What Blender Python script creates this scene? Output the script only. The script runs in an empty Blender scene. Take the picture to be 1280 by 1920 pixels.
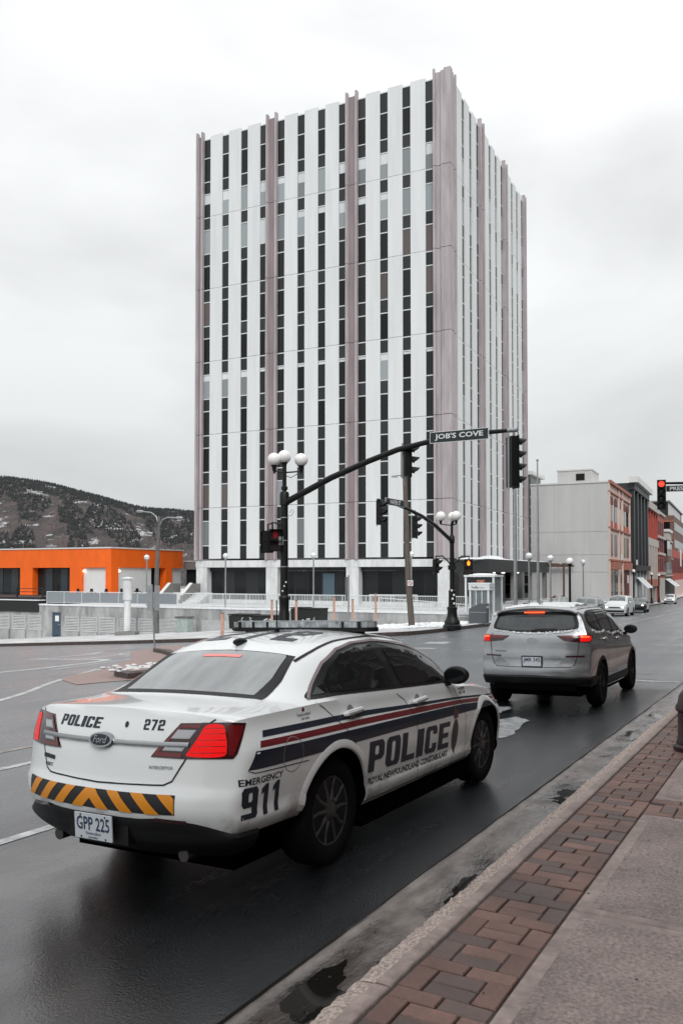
import bpy, bmesh, math, random
import numpy as np
from mathutils import Vector, Matrix
from mathutils.bvhtree import BVHTree
from mathutils.geometry import tessellate_polygon
random.seed(7); np.random.seed(7)
sc = bpy.context.scene
COL = sc.collection
rad = math.radians

# ------------------------------------------------------------------ camera
EYE = 1.86
cam_d = bpy.data.cameras.new('camera'); cam = bpy.data.objects.new('camera', cam_d); COL.objects.link(cam)
cam.location = (0, 0, EYE); cam.rotation_euler = (rad(91.6), 0, 0)
cam_d.sensor_width = 36; cam_d.lens = 1562 / 1920 * 36; cam_d.shift_y = 71.4 / 1920
cam_d.clip_start = .1; cam_d.clip_end = 6000
sc.camera = cam
sc.render.resolution_x = 682; sc.render.resolution_y = 1024

# ------------------------------------------------------------------ sky and sun (bright overcast)
w = bpy.data.worlds.new('World'); sc.world = w; w.use_nodes = True
N = w.node_tree.nodes; L = w.node_tree.links; N.clear()
out = N.new('ShaderNodeOutputWorld'); bg = N.new('ShaderNodeBackground'); bg.inputs[1].default_value = .1
sky = N.new('ShaderNodeTexSky'); sky.sky_type = 'NISHITA'; sky.sun_disc = False
SUN_EL, SUN_ROT = rad(42), rad(172)
sky.sun_elevation = SUN_EL; sky.sun_rotation = SUN_ROT
tc = N.new('ShaderNodeTexCoord'); sx = N.new('ShaderNodeSeparateXYZ'); L.new(tc.outputs['Generated'], sx.inputs[0])
grad = N.new('ShaderNodeValToRGB'); L.new(sx.outputs['Z'], grad.inputs[0])
cr = grad.color_ramp; cr.elements[0].position = 0; cr.elements[0].color = (.60, .63, .64, 1)
cr.elements[1].position = 1; cr.elements[1].color = (1.22, 1.24, 1.25, 1)
for p_, c_ in ((.12, .69), (.28, .84), (.45, .98), (.7, 1.15)):
    e_ = cr.elements.new(p_); e_.color = (c_ * .985, c_, c_ * 1.003, 1)
mp = N.new('ShaderNodeMapping'); mp.inputs['Scale'].default_value = (1.0, 1.0, 2.0); mp.inputs['Location'].default_value = (.35, .2, .1)
L.new(tc.outputs['Generated'], mp.inputs[0])
nz = N.new('ShaderNodeTexNoise'); nz.inputs['Scale'].default_value = 2.9; nz.inputs['Detail'].default_value = 7; nz.inputs['Roughness'].default_value = .48; nz.inputs['Distortion'].default_value = .3
L.new(mp.outputs[0], nz.inputs['Vector'])
mr = N.new('ShaderNodeMapRange'); mr.inputs[1].default_value = .33; mr.inputs[2].default_value = .66; mr.inputs[3].default_value = .84; mr.inputs[4].default_value = 1.10
L.new(nz.outputs[0], mr.inputs[0])
mul = N.new('ShaderNodeVectorMath'); mul.operation = 'SCALE'; L.new(grad.outputs[0], mul.inputs[0]); L.new(mr.outputs[0], mul.inputs['Scale'])
mul2 = N.new('ShaderNodeVectorMath'); mul2.operation = 'SCALE'; mul2.inputs['Scale'].default_value = 9.2; L.new(mul.outputs[0], mul2.inputs[0])
mx = N.new('ShaderNodeMix'); mx.data_type = 'RGBA'; mx.inputs[0].default_value = .95
L.new(sky.outputs[0], mx.inputs[6]); L.new(mul2.outputs[0], mx.inputs[7])
L.new(mx.outputs[2], bg.inputs[0]); L.new(bg.outputs[0], out.inputs[0])

sun_d = bpy.data.lights.new('sun', 'SUN'); sun = bpy.data.objects.new('sun', sun_d); COL.objects.link(sun)
sun_d.energy = 1.5; sun_d.angle = rad(30); sun_d.color = (1, .995, .985)
# light comes from azimuth 172 deg (behind the camera, a little to the right)
_d = Vector((math.sin(SUN_ROT) * math.cos(SUN_EL), math.cos(SUN_ROT) * math.cos(SUN_EL), math.sin(SUN_EL)))
sun.rotation_euler = _d.to_track_quat('Z', 'Y').to_euler()
sun.location = (0, 0, 60)
sc.view_settings.view_transform = 'Standard'; sc.view_settings.look = 'None'
sc.view_settings.exposure = .2; sc.view_settings.gamma = 1
sc.render.engine = 'CYCLES'; sc.cycles.max_bounces = 6; sc.cycles.diffuse_bounces = 3; sc.cycles.glossy_bounces = 3
sc.cycles.transparent_max_bounces = 6; sc.cycles.caustics_reflective = False; sc.cycles.caustics_refractive = False

# ------------------------------------------------------------------ frames: near street (u along, v to its left), far street and tower grid (a, b)
_A = rad(29.0); EU = Vector((math.sin(_A), math.cos(_A), 0)); EV = Vector((-math.cos(_A), math.sin(_A), 0))
_B = rad(25.5); EA = Vector((math.sin(_B), math.cos(_B), 0)); EB = Vector((-math.cos(_B), math.sin(_B), 0))
ROT_U = rad(90 - 29.0); ROT_A = rad(90 - 25.5)
def UV(u, v, z=0): p = EU * u + EV * v; return Vector((p.x, p.y, z))
def AB(a, b, z=0): p = EA * a + EB * b; return Vector((p.x, p.y, z))
def sstep(t): t = min(1, max(0, t)); return t * t * (3 - 2 * t)
def zg_uv(u, v):
    uu = u if u < 150 else 150 + (u - 150) * .3
    z = -.0212 * uu
    if v > 2.18: z -= .16 * (1 - math.exp(-(v - 2.2) * .034 / .16)) - .022
    q = (v - 13.5) / 2
    z -= .125 * (math.log1p(math.exp(q)) if q < 30 else q) * (1 - sstep((u - 62) / 25)) * 1.0
    return z
def zg(x, y):
    p = Vector((x, y, 0)); return zg_uv(p.dot(EU), p.dot(EV))
def onG(p, h=0): return Vector((p.x, p.y, zg(p.x, p.y) + h))

# ------------------------------------------------------------------ materials
MATS = {}
def mat(name, col=(.5, .5, .5), rough=.6, metal=0, spec=.5, vary=0, vscale=4, bump=0, bscale=60, coat=0, emit=None, estr=0, rnd=0, stretch=None, rvar=0, col2=None, dist=.02, alpha=1, detail=6, wv=0, wscale=1.5, wst=None):
    if name in MATS: return MATS[name]
    m = bpy.data.materials.new(name); m.use_nodes = True
    nt = m.node_tree; n = nt.nodes; l = nt.links; b = n['Principled BSDF']
    c = (*col[:3], 1)
    b.inputs['Base Color'].default_value = c; b.inputs['Roughness'].default_value = rough; b.inputs['Metallic'].default_value = metal
    b.inputs['Specular IOR Level'].default_value = spec; b.inputs['Coat Weight'].default_value = coat; b.inputs['Coat Roughness'].default_value = .06
    if alpha < 1: b.inputs['Alpha'].default_value = alpha
    if emit: b.inputs['Emission Color'].default_value = (*emit, 1); b.inputs['Emission Strength'].default_value = estr
    vec = None
    if vary or bump or rvar:
        t = n.new('ShaderNodeTexCoord'); vec = t.outputs['Object']
        if stretch:
            mpn = n.new('ShaderNodeMapping'); mpn.inputs['Scale'].default_value = stretch; l.new(vec, mpn.inputs[0]); vec = mpn.outputs[0]
    src = None
    if vary or rvar:
        nzn = n.new('ShaderNodeTexNoise'); nzn.inputs['Scale'].default_value = vscale; nzn.inputs['Detail'].default_value = detail; nzn.inputs['Roughness'].default_value = .62
        l.new(vec, nzn.inputs['Vector'])
        ramp = n.new('ShaderNodeMapRange'); ramp.inputs[1].default_value = .3; ramp.inputs[2].default_value = .7; l.new(nzn.outputs[0], ramp.inputs[0])
        if vary:
            mxn = n.new('ShaderNodeMix'); mxn.data_type = 'RGBA'; l.new(ramp.outputs[0], mxn.inputs[0])
            c2 = (*(col2 or tuple(x * (1 - vary) for x in col[:3])), 1)
            mxn.inputs[6].default_value = c2
            mxn.inputs[7].default_value = c if col2 else (*[min(1, x * (1 + vary * .5)) for x in col[:3]], 1)
            src = mxn.outputs[2]
        if rvar:
            mrn = n.new('ShaderNodeMapRange'); mrn.inputs[3].default_value = max(.02, rough - rvar); mrn.inputs[4].default_value = min(1, rough + rvar)
            l.new(ramp.outputs[0], mrn.inputs[0]); l.new(mrn.outputs[0], b.inputs['Roughness'])
    if wv:   # staining that runs across neighbouring pieces: noise in world space
        gm = n.new('ShaderNodeNewGeometry'); wm = n.new('ShaderNodeMapping'); wm.inputs['Scale'].default_value = wst or (1, 1, 1); l.new(gm.outputs['Position'], wm.inputs[0])
        wn = n.new('ShaderNodeTexNoise'); wn.inputs['Scale'].default_value = wscale; wn.inputs['Detail'].default_value = 7; wn.inputs['Roughness'].default_value = .65; l.new(wm.outputs[0], wn.inputs['Vector'])
        wr = n.new('ShaderNodeMapRange'); wr.inputs[1].default_value = .32; wr.inputs[2].default_value = .62; wr.inputs[3].default_value = 1 - wv; wr.inputs[4].default_value = 1 + wv * .15; l.new(wn.outputs[0], wr.inputs[0])
        wh = n.new('ShaderNodeHueSaturation'); l.new(wr.outputs[0], wh.inputs['Value'])
        if src: l.new(src, wh.inputs['Color'])
        else: wh.inputs['Color'].default_value = c
        src = wh.outputs[0]
    if rnd:
        oi = n.new('ShaderNodeObjectInfo'); hs = n.new('ShaderNodeHueSaturation')
        mrr = n.new('ShaderNodeMapRange'); mrr.inputs[3].default_value = 1 - rnd; mrr.inputs[4].default_value = 1 + rnd
        l.new(oi.outputs['Random'], mrr.inputs[0]); l.new(mrr.outputs[0], hs.inputs['Value'])
        if src: l.new(src, hs.inputs['Color'])
        else: hs.inputs['Color'].default_value = c
        src = hs.outputs[0]
    if src: l.new(src, b.inputs['Base Color'])
    if bump:
        nb = n.new('ShaderNodeTexNoise'); nb.inputs['Scale'].default_value = bscale; nb.inputs['Detail'].default_value = 4; l.new(vec, nb.inputs['Vector'])
        bp = n.new('ShaderNodeBump'); bp.inputs['Strength'].default_value = bump; bp.inputs['Distance'].default_value = dist
        l.new(nb.outputs[0], bp.inputs['Height']); l.new(bp.outputs[0], b.inputs['Normal'])
    MATS[name] = m
    return m

# ------------------------------------------------------------------ mesh building
class MB:
    def __init__(s): s.v = []; s.f = []; s.m = []
    def add(s, vs, fs, mi=0):
        o = len(s.v); s.v += [tuple(p) for p in vs]; s.f += [tuple(i + o for i in f) for f in fs]; s.m += [mi] * len(fs); return s
    def box(s, x0, x1, y0, y1, z0, z1, mi=0):
        return s.add([(x0, y0, z0), (x1, y0, z0), (x1, y1, z0), (x0, y1, z0), (x0, y0, z1), (x1, y0, z1), (x1, y1, z1), (x0, y1, z1)],
                     [(0, 3, 2, 1), (4, 5, 6, 7), (0, 1, 5, 4), (1, 2, 6, 5), (2, 3, 7, 6), (3, 0, 4, 7)], mi)
    def cbox(s, x0, x1, y0, y1, z0, z1, c, mi=0):
        """box with a chamfer c round its top"""
        v = [(x0, y0, z0), (x1, y0, z0), (x1, y1, z0), (x0, y1, z0), (x0, y0, z1 - c), (x1, y0, z1 - c), (x1, y1, z1 - c), (x0, y1, z1 - c),
             (x0 + c, y0 + c, z1), (x1 - c, y0 + c, z1), (x1 - c, y1 - c, z1), (x0 + c, y1 - c, z1)]
        f = [(0, 3, 2, 1)] + [(i, (i + 1) % 4, 4 + (i + 1) % 4, 4 + i) for i in range(4)] + [(4 + i, 4 + (i + 1) % 4, 8 + (i + 1) % 4, 8 + i) for i in range(4)] + [(8, 9, 10, 11)]
        return s.add(v, f, mi)
    def obox(s, p0, p1, wd, ht, mi=0, z_up=True):
        """bar from p0 to p1, width wd (horizontal) and height ht (vertical)"""
        p0 = Vector(p0); p1 = Vector(p1); d = (p1 - p0).normalized(); ref = Vector((0, 0, 1)) if abs(d.z) < .95 else Vector((1, 0, 0))
        r = d.cross(ref).normalized() * wd / 2; q = r.cross(d).normalized() * ht / 2
        vs = [p + a * r + b * q for p in (p0, p1) for a, b in ((-1, -1), (1, -1), (1, 1), (-1, 1))]
        return s.add(vs, [(0, 3, 2, 1), (4, 5, 6, 7), (0, 1, 5, 4), (1, 2, 6, 5), (2, 3, 7, 6), (3, 0, 4, 7)], mi)
    def tube(s, pts, r, n=10, mi=0, cap=True):
        pts = [Vector(p) for p in pts]; rs = r if isinstance(r, (list, tuple)) else [r] * len(pts)
        o = len(s.v); prev = None
        for i, p in enumerate(pts):
            d = (pts[min(i + 1, len(pts) - 1)] - pts[max(i - 1, 0)]).normalized()
            if prev is None:
                ref = Vector((0, 0, 1)) if abs(d.z) < .9 else Vector((1, 0, 0)); a = d.cross(ref).normalized()
            else: a = (prev - d * prev.dot(d)).normalized()
            prev = a; b = d.cross(a)
            for k in range(n):
                t = 2 * math.pi * k / n; s.v.append(tuple(p + (a * math.cos(t) + b * math.sin(t)) * rs[i]))
        for i in range(len(pts) - 1):
            for k in range(n):
                s.f.append((o + i * n + k, o + i * n + (k + 1) % n, o + (i + 1) * n + (k + 1) % n, o + (i + 1) * n + k)); s.m.append(mi)
        if cap:
            s.f.append(tuple(o + k for k in reversed(range(n)))); s.m.append(mi)
            s.f.append(tuple(o + (len(pts) - 1) * n + k for k in range(n))); s.m.append(mi)
        return s
    def lathe(s, prof, n=24, c=(0, 0, 0), axis='z', mi=0):
        o = len(s.v); c = Vector(c)
        for r, h in prof:
            for k in range(n):
                t = 2 * math.pi * k / n; x, y = r * math.cos(t), r * math.sin(t)
                s.v.append(tuple(c + Vector({'z': (x, y, h), 'y': (x, h, -y), 'x': (h, x, y)}[axis])))
        for i in range(len(prof) - 1):
            for k in range(n):
                s.f.append((o + i * n + k, o + i * n + (k + 1) % n, o + (i + 1) * n + (k + 1) % n, o + (i + 1) * n + k)); s.m.append(mi)
        for i, rev in ((0, True), (len(prof) - 1, False)):
            if prof[i][0] > 1e-4:
                q = [o + i * n + k for k in range(n)]; s.f.append(tuple(reversed(q)) if rev else tuple(q)); s.m.append(mi)
        return s
    def sphere(s, c, r, nu=20, nv=12, mi=0, sq=(1, 1, 1)):
        prof = [(max(1e-5, math.sin(math.pi * i / nv)) * r, -math.cos(math.pi * i / nv) * r) for i in range(nv + 1)]
        k0 = len(s.v); s.lathe(prof, nu, (0, 0, 0), 'z', mi)
        for i in range(k0, len(s.v)): s.v[i] = (s.v[i][0] * sq[0] + c[0], s.v[i][1] * sq[1] + c[1], s.v[i][2] * sq[2] + c[2])
        return s
    def prism(s, poly, z0, z1, mi=0, f=None):
        """poly [(x,y)], extruded z0..z1; f maps (x,y,z)->point"""
        f = f or (lambda x, y, z: (x, y, z)); n = len(poly)
        vs = [f(x, y, z0) for x, y in poly] + [f(x, y, z1) for x, y in poly]
        return s.add(vs, [tuple(reversed(range(n))), tuple(range(n, 2 * n))] + [(i, (i + 1) % n, n + (i + 1) % n, n + i) for i in range(n)], mi)
    def mesh(s, name):
        me = bpy.data.meshes.new(name); me.from_pydata(s.v, [], s.f)
        if any(s.m): me.polygons.foreach_set('material_index', s.m)
        return me
    def build(s, name, m, parent=None, smooth=False, loc=None, rotz=0, angle=40, fix=True):
        me = s.mesh(name)
        if fix:
            bm = bmesh.new(); bm.from_mesh(me); bmesh.ops.recalc_face_normals(bm, faces=bm.faces); bm.to_mesh(me); bm.free()
        return link(name, me, m, parent, smooth, loc, rotz, angle)
def link(name, me, m, parent=None, smooth=False, loc=None, rotz=0, angle=40):
    if isinstance(m, (list, tuple)):
        for x in m: me.materials.append(MATS[x] if isinstance(x, str) else x)
    elif m: me.materials.append(MATS[m] if isinstance(m, str) else m)
    if smooth:
        me.polygons.foreach_set('use_smooth', [True] * len(me.polygons)); me.set_sharp_from_angle(angle=rad(angle))
    o = bpy.data.objects.new(name, me); COL.objects.link(o)
    if parent: o.parent = parent
    if loc is not None: o.location = loc
    if rotz: o.rotation_euler = (0, 0, rotz)
    return o
def inst(o, name=None, parent=None, loc=None, rotz=None, m=None):
    c = o.copy()
    if name: c.name = name
    COL.objects.link(c)
    if parent is not None: c.parent = parent
    if loc is not None: c.location = loc
    if rotz is not None: c.rotation_euler = (0, 0, rotz)
    return c
def empty(name, loc=(0, 0, 0), rotz=0):
    o = bpy.data.objects.new(name, None); o.empty_display_size = .2; COL.objects.link(o); o.location = loc; o.rotation_euler = (0, 0, rotz); return o
def tag(o, label=None, cat=None, group=None, kind=None):
    if label: o['label'] = label
    if cat: o['category'] = cat
    if group: o['group'] = group
    if kind: o['kind'] = kind
    return o
def kids(o): return [c for c in bpy.data.objects if c.parent == o]
def copy_tree(o, loc=None, rotz=None, parent=None):
    c = o.copy(); COL.objects.link(c); c.parent = parent
    if loc is not None: c.location = loc
    if rotz is not None: c.rotation_euler = (0, 0, rotz)
    for k in list(o.children): copy_tree(k, parent=c)
    return c

# ------------------------------------------------------------------ flat lettering and shapes
def mesh_from_curve(cu):
    o = bpy.data.objects.new('tmp', cu); me = o.to_mesh()
    bm = bmesh.new(); bm.from_mesh(me); o.to_mesh_clear(); bpy.data.objects.remove(o); bpy.data.curves.remove(cu)
    bmesh.ops.remove_doubles(bm, verts=bm.verts, dist=1e-5)
    return bm
def fit2d(bm, x0, x1, y0, y1, shear=0):
    xs = [v.co.x for v in bm.verts]; ys = [v.co.y for v in bm.verts]
    ax, bx, ay, by = min(xs), max(xs), min(ys), max(ys)
    for v in bm.verts:
        t = (v.co.y - ay) / max(1e-6, by - ay); v.co.x = x0 + (v.co.x - ax) / max(1e-6, bx - ax) * (x1 - x0) + shear * t * (y1 - y0); v.co.y = y0 + t * (y1 - y0); v.co.z = 0
    return bm
def text2d(s, x0, x1, y0, y1, bold=0, shear=0):
    cu = bpy.data.curves.new('t', 'FONT'); cu.body = s; cu.offset = bold; cu.resolution_u = 2; cu.fill_mode = 'FRONT'
    return fit2d(mesh_from_curve(cu), x0, x1, y0, y1, shear)
def poly2d(loops):
    """filled flat shape; further loops are holes"""
    vs = [Vector((x, y, 0)) for lp in loops for x, y in lp]; bm = bmesh.new(); bv_ = [bm.verts.new(v) for v in vs]
    for t in tessellate_polygon([[Vector((x, y, 0)) for x, y in lp] for lp in loops]):
        try: bm.faces.new([bv_[i] for i in t])
        except ValueError: pass
    bmesh.ops.remove_doubles(bm, verts=bm.verts, dist=1e-6)
    bmesh.ops.recalc_face_normals(bm, faces=bm.faces)
    return bm
def _ch(x0, x1, y0, y1, c): return [(x0 + c, y0), (x1 - c, y0), (x1, y0 + c), (x1, y1 - c), (x1 - c, y1), (x0 + c, y1), (x0, y1 - c), (x0, y0 + c)]
BLOCK = {  # square-shouldered poster lettering, each glyph in a 0..1 by 0..1 cell
    'P': [[(0, 0), (.4, 0), (.4, .36), (.84, .36), (1, .5), (1, .86), (.84, 1), (0, 1)], _ch(.38, .62, .53, .83, .05)],
    'O': [_ch(0, 1, 0, 1, .14), _ch(.38, .62, .16, .84, .06)],
    'L': [[(0, 0), (1, 0), (1, .2), (.4, .2), (.4, 1), (0, 1)]],
    'I': [[(.0, 0), (1, 0), (1, 1), (.0, 1)]],
    'C': [[(.14, 0), (.86, 0), (1, .12), (1, .34), (.62, .34), (.62, .17), (.38, .17), (.38, .83), (.62, .83), (.62, .68), (1, .68), (1, .88), (.86, 1), (.14, 1), (0, .88), (0, .12)]],
    'E': [[(0, 0), (1, 0), (1, .19), (.4, .19), (.4, .41), (.88, .41), (.88, .59), (.4, .59), (.4, .81), (1, .81), (1, 1), (0, 1)]],
    '9': [[(.0, 0), (.86, 0), (1, .12), (1, .88), (.86, 1), (.14, 1), (0, .88), (0, .48), (.14, .36), (.62, .36), (.62, .17), (.0, .17)], _ch(.38, .62, .53, .83, .05)],
    '1': [[(.3, 0), (.8, 0), (.8, 1), (.46, 1), (.0, .86), (.0, .68), (.3, .74)]],
    '2': [[(0, 0), (1, 0), (1, .17), (.38, .17), (.38, .4), (.86, .43), (1, .55), (1, .88), (.86, 1), (.14, 1), (0, .88), (0, .66), (.36, .66), (.36, .83), (.64, .83), (.64, .6), (.14, .57), (0, .44)]],
    '7': [[(.2, 0), (.6, 0), (1, .84), (1, 1), (0, 1), (0, .83), (.6, .83)]],
}
def block2d(s, x0, x1, y0, y1, gap=.12, shear=0):
    wd = [.55 if c == 'I' else .62 if c == '1' else 1 for c in s]; tot = sum(wd) + gap * (len(s) - 1); k = (x1 - x0) / tot
    allb = bmesh.new(); x = x0
    for c, q in zip(s, wd):
        b = poly2d(BLOCK[c])
        for v in b.verts: v.co.x = x + v.co.x * q * k + shear * v.co.y * (y1 - y0); v.co.y = y0 + v.co.y * (y1 - y0)
        me = bpy.data.meshes.new('g'); b.to_mesh(me); b.free(); allb.from_mesh(me); bpy.data.meshes.remove(me); x += (q + gap) * k
    return allb
def slice2d(bm, cell):
    xs = [v.co.x for v in bm.verts]; ys = [v.co.y for v in bm.verts]
    for ax, lo, hi in ((0, min(xs), max(xs)), (1, min(ys), max(ys))):
        n = int((hi - lo) / cell)
        for i in range(1, n + 1):
            p = [0, 0, 0]; p[ax] = lo + (hi - lo) * i / (n + 1); no = [0, 0, 0]; no[ax] = 1
            bmesh.ops.bisect_plane(bm, geom=bm.verts[:] + bm.edges[:] + bm.faces[:], plane_co=p, plane_no=no)
    return bm
def flat_obj(name, bm, fn, m, parent=None):
    """map a flat bmesh through fn(x,y)->point"""
    for v in bm.verts: v.co = Vector(fn(v.co.x, v.co.y))
    me = bpy.data.meshes.new(name); bm.to_mesh(me); bm.free(); return link(name, me, m, parent)
def pchip(xs, ys):
    xs = np.array(xs, float); ys = np.array(ys, float)
    if xs[0] > xs[-1]: xs = xs[::-1]; ys = ys[::-1]
    h = np.diff(xs); d = np.diff(ys) / h; n = len(xs); m = np.zeros(n)
    for i in range(1, n - 1):
        if d[i - 1] * d[i] > 0:
            w1 = 2 * h[i] + h[i - 1]; w2 = h[i] + 2 * h[i - 1]; m[i] = (w1 + w2) / (w1 / d[i - 1] + w2 / d[i])
    m[0] = d[0]; m[-1] = d[-1]
    def f(x):
        x = min(max(x, xs[0]), xs[-1]); i = min(max(int(np.searchsorted(xs, x)) - 1, 0), n - 2); t = (x - xs[i]) / h[i]
        return float((1 + 2 * t) * (1 - t) ** 2 * ys[i] + t * (1 - t) ** 2 * h[i] * m[i] + t * t * (3 - 2 * t) * ys[i + 1] + t * t * (t - 1) * h[i] * m[i + 1])
    return f
# =================================================================== GROUND, ROADS, SIDEWALKS
def asphalt():
    m = bpy.data.materials.new('wet_asphalt'); m.use_nodes = True; nt = m.node_tree; n = nt.nodes; l = nt.links; b = n['Principled BSDF']
    t = n.new('ShaderNodeTexCoord'); mp = n.new('ShaderNodeMapping'); mp.inputs['Rotation'].default_value = (0, 0, -ROT_U); l.new(t.outputs['Object'], mp.inputs[0])
    st = n.new('ShaderNodeMapping'); st.inputs['Scale'].default_value = (.08, 1.1, 1); l.new(mp.outputs[0], st.inputs[0])
    def noise(scale, det, vec, dist=0, rough=.6):
        q = n.new('ShaderNodeTexNoise'); q.inputs['Scale'].default_value = scale; q.inputs['Detail'].default_value = det; q.inputs['Distortion'].default_value = dist; q.inputs['Roughness'].default_value = rough; l.new(vec, q.inputs['Vector']); return q.outputs[0]
    def mr(x, a, b_, c, d):
        q = n.new('ShaderNodeMapRange'); q.inputs[1].default_value = a; q.inputs[2].default_value = b_; q.inputs[3].default_value = c; q.inputs[4].default_value = d; l.new(x, q.inputs[0]); return q.outputs[0]
    streak = noise(1.1, 6, st.outputs[0], .5)
    patch = noise(.35, 5, mp.outputs[0], .4)
    spec = noise(85, 3, mp.outputs[0], 0, .6)
    mid = noise(34, 5, mp.outputs[0], 0, .7)
    add = n.new('ShaderNodeMath'); add.operation = 'ADD'; l.new(streak, add.inputs[0]); l.new(patch, add.inputs[1])
    wet = mr(add.outputs[0], .80, 1.22, 0, 1)
    mx = n.new('ShaderNodeMix'); mx.data_type = 'RGBA'; mx.inputs[6].default_value = (.004, .0048, .0055, 1); mx.inputs[7].default_value = (.011, .0122, .0135, 1); l.new(wet, mx.inputs[0])
    # older, paler surfacing outside the relaid lane, with sky sheen painted into its colour
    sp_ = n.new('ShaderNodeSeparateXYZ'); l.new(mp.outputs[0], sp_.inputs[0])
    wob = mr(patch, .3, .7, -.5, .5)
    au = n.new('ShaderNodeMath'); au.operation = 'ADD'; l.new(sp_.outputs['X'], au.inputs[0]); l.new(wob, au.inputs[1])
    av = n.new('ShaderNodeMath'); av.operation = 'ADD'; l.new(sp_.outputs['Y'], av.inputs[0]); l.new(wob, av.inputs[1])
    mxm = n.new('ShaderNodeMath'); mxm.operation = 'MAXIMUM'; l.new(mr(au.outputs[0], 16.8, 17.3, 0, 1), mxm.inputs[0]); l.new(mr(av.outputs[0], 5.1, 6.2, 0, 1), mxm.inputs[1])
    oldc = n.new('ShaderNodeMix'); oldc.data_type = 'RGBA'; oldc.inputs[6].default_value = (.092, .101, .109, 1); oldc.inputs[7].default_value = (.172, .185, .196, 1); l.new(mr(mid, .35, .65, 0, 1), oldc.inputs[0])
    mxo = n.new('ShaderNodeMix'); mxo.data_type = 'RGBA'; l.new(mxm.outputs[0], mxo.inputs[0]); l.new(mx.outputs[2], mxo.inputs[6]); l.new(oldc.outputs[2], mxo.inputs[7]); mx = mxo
    sp = mr(spec, .62, .72, 0, 1)
    mx2 = n.new('ShaderNodeMix'); mx2.data_type = 'RGBA'; mx2.inputs[7].default_value = (.075, .076, .078, 1); l.new(mx.outputs[2], mx2.inputs[6])
    ml = n.new('ShaderNodeMath'); ml.operation = 'MULTIPLY'; ml.inputs[1].default_value = .42; l.new(sp, ml.inputs[0]); l.new(ml.outputs[0], mx2.inputs[0])
    l.new(mx2.outputs[2], b.inputs['Base Color'])
    r1 = mr(wet, 0, 1, .24, .42); l.new(r1, b.inputs['Roughness'])
    b.inputs['Specular IOR Level'].default_value = .5
    ad = n.new('ShaderNodeMath'); ad.operation = 'ADD'; l.new(spec, ad.inputs[0]); l.new(mid, ad.inputs[1])
    bp = n.new('ShaderNodeBump'); bp.inputs['Strength'].default_value = .8; bp.inputs['Distance'].default_value = .010; l.new(ad.outputs[0], bp.inputs['Height']); l.new(bp.outputs[0], b.inputs['Normal'])
    # water film
    cw0 = mr(wet, 0, 1, 1.0, .25); cwm = n.new('ShaderNodeMath'); cwm.operation = 'MULTIPLY'; l.new(cw0, cwm.inputs[0]); l.new(mr(mxm.outputs[0], 0, 1, 1, .62), cwm.inputs[1]); l.new(cwm.outputs[0], b.inputs['Coat Weight']); cn = n.new('ShaderNodeBump'); cn.inputs['Strength'].default_value = .20; cn.inputs['Distance'].default_value = .006; l.new(ad.outputs[0], cn.inputs['Height']); l.new(cn.outputs[0], b.inputs['Coat Normal']); l.new(mr(mxm.outputs[0], 0, 1, .10, .26), b.inputs['Coat Roughness']); b.inputs['Coat IOR'].default_value = 1.62; b.inputs['Coat Tint'].default_value = (.94, .975, 1, 1)
    MATS['asphalt'] = m
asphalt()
mat('concrete_pink', (.37, .29, .265), .72, vary=.35, vscale=14, bump=.3, bscale=110, dist=.004, rvar=.15, wv=.38, wscale=2.6)
mat('kerb_rough', (.62, .52, .47), .8, vary=1, col2=(.16, .11, .09), vscale=55, bump=.9, bscale=55, dist=.012)
mat('gutter', (.30, .255, .235), .34, vary=1, col2=(.12, .10, .09), vscale=7, bump=.5, bscale=40, dist=.008, rvar=.3, stretch=(.5, 1, 1), wv=.5, wscale=2.2)
mat('slab_field', (.42, .335, .31), .8, vary=1, vscale=46, col2=(.17, .134, .124), detail=9, bump=.8, bscale=90, dist=.006, rnd=.06, wv=.34, wscale=1.9)
mat('brick', (.22, .120, .096), .62, vary=.45, vscale=38, bump=.5, bscale=110, dist=.004, rnd=.22, rvar=.22, wv=.42, wscale=1.6)
mat('brick_dark', (.125, .080, .070), .55, vary=.45, vscale=38, bump=.5, bscale=110, dist=.004, rnd=.15, rvar=.2, wv=.35, wscale=1.6)
mat('sand', (.055, .043, .038), .85, vary=.5, vscale=50, bump=.5, bscale=120)
mat('puddle', (.012, .011, .010), .03, spec=.5, bump=.05, bscale=9, dist=.004)
mat('snow', (.80, .82, .84), .7, vary=.12, vscale=3, bump=.5, bscale=9, dist=.05)
mat('snow_walk', (.70, .71, .72), .65, vary=1, vscale=.55, col2=(.36, .35, .345), bump=.4, bscale=6, dist=.03)
mat('paint_worn', (.66, .67, .67), .5, vary=1, vscale=7, col2=(.26, .265, .27), detail=12, wv=.35, wscale=3)
mat('paint_yellow', (.46, .40, .33), .5, vary=1, vscale=4, col2=(.10, .10, .10), detail=9)
mat('kerb_dark', (.075, .055, .05), .6, vary=.5, vscale=6)
mat('island_brick', (.29, .20, .18), .55, vary=.35, vscale=5, rvar=.2)

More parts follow.
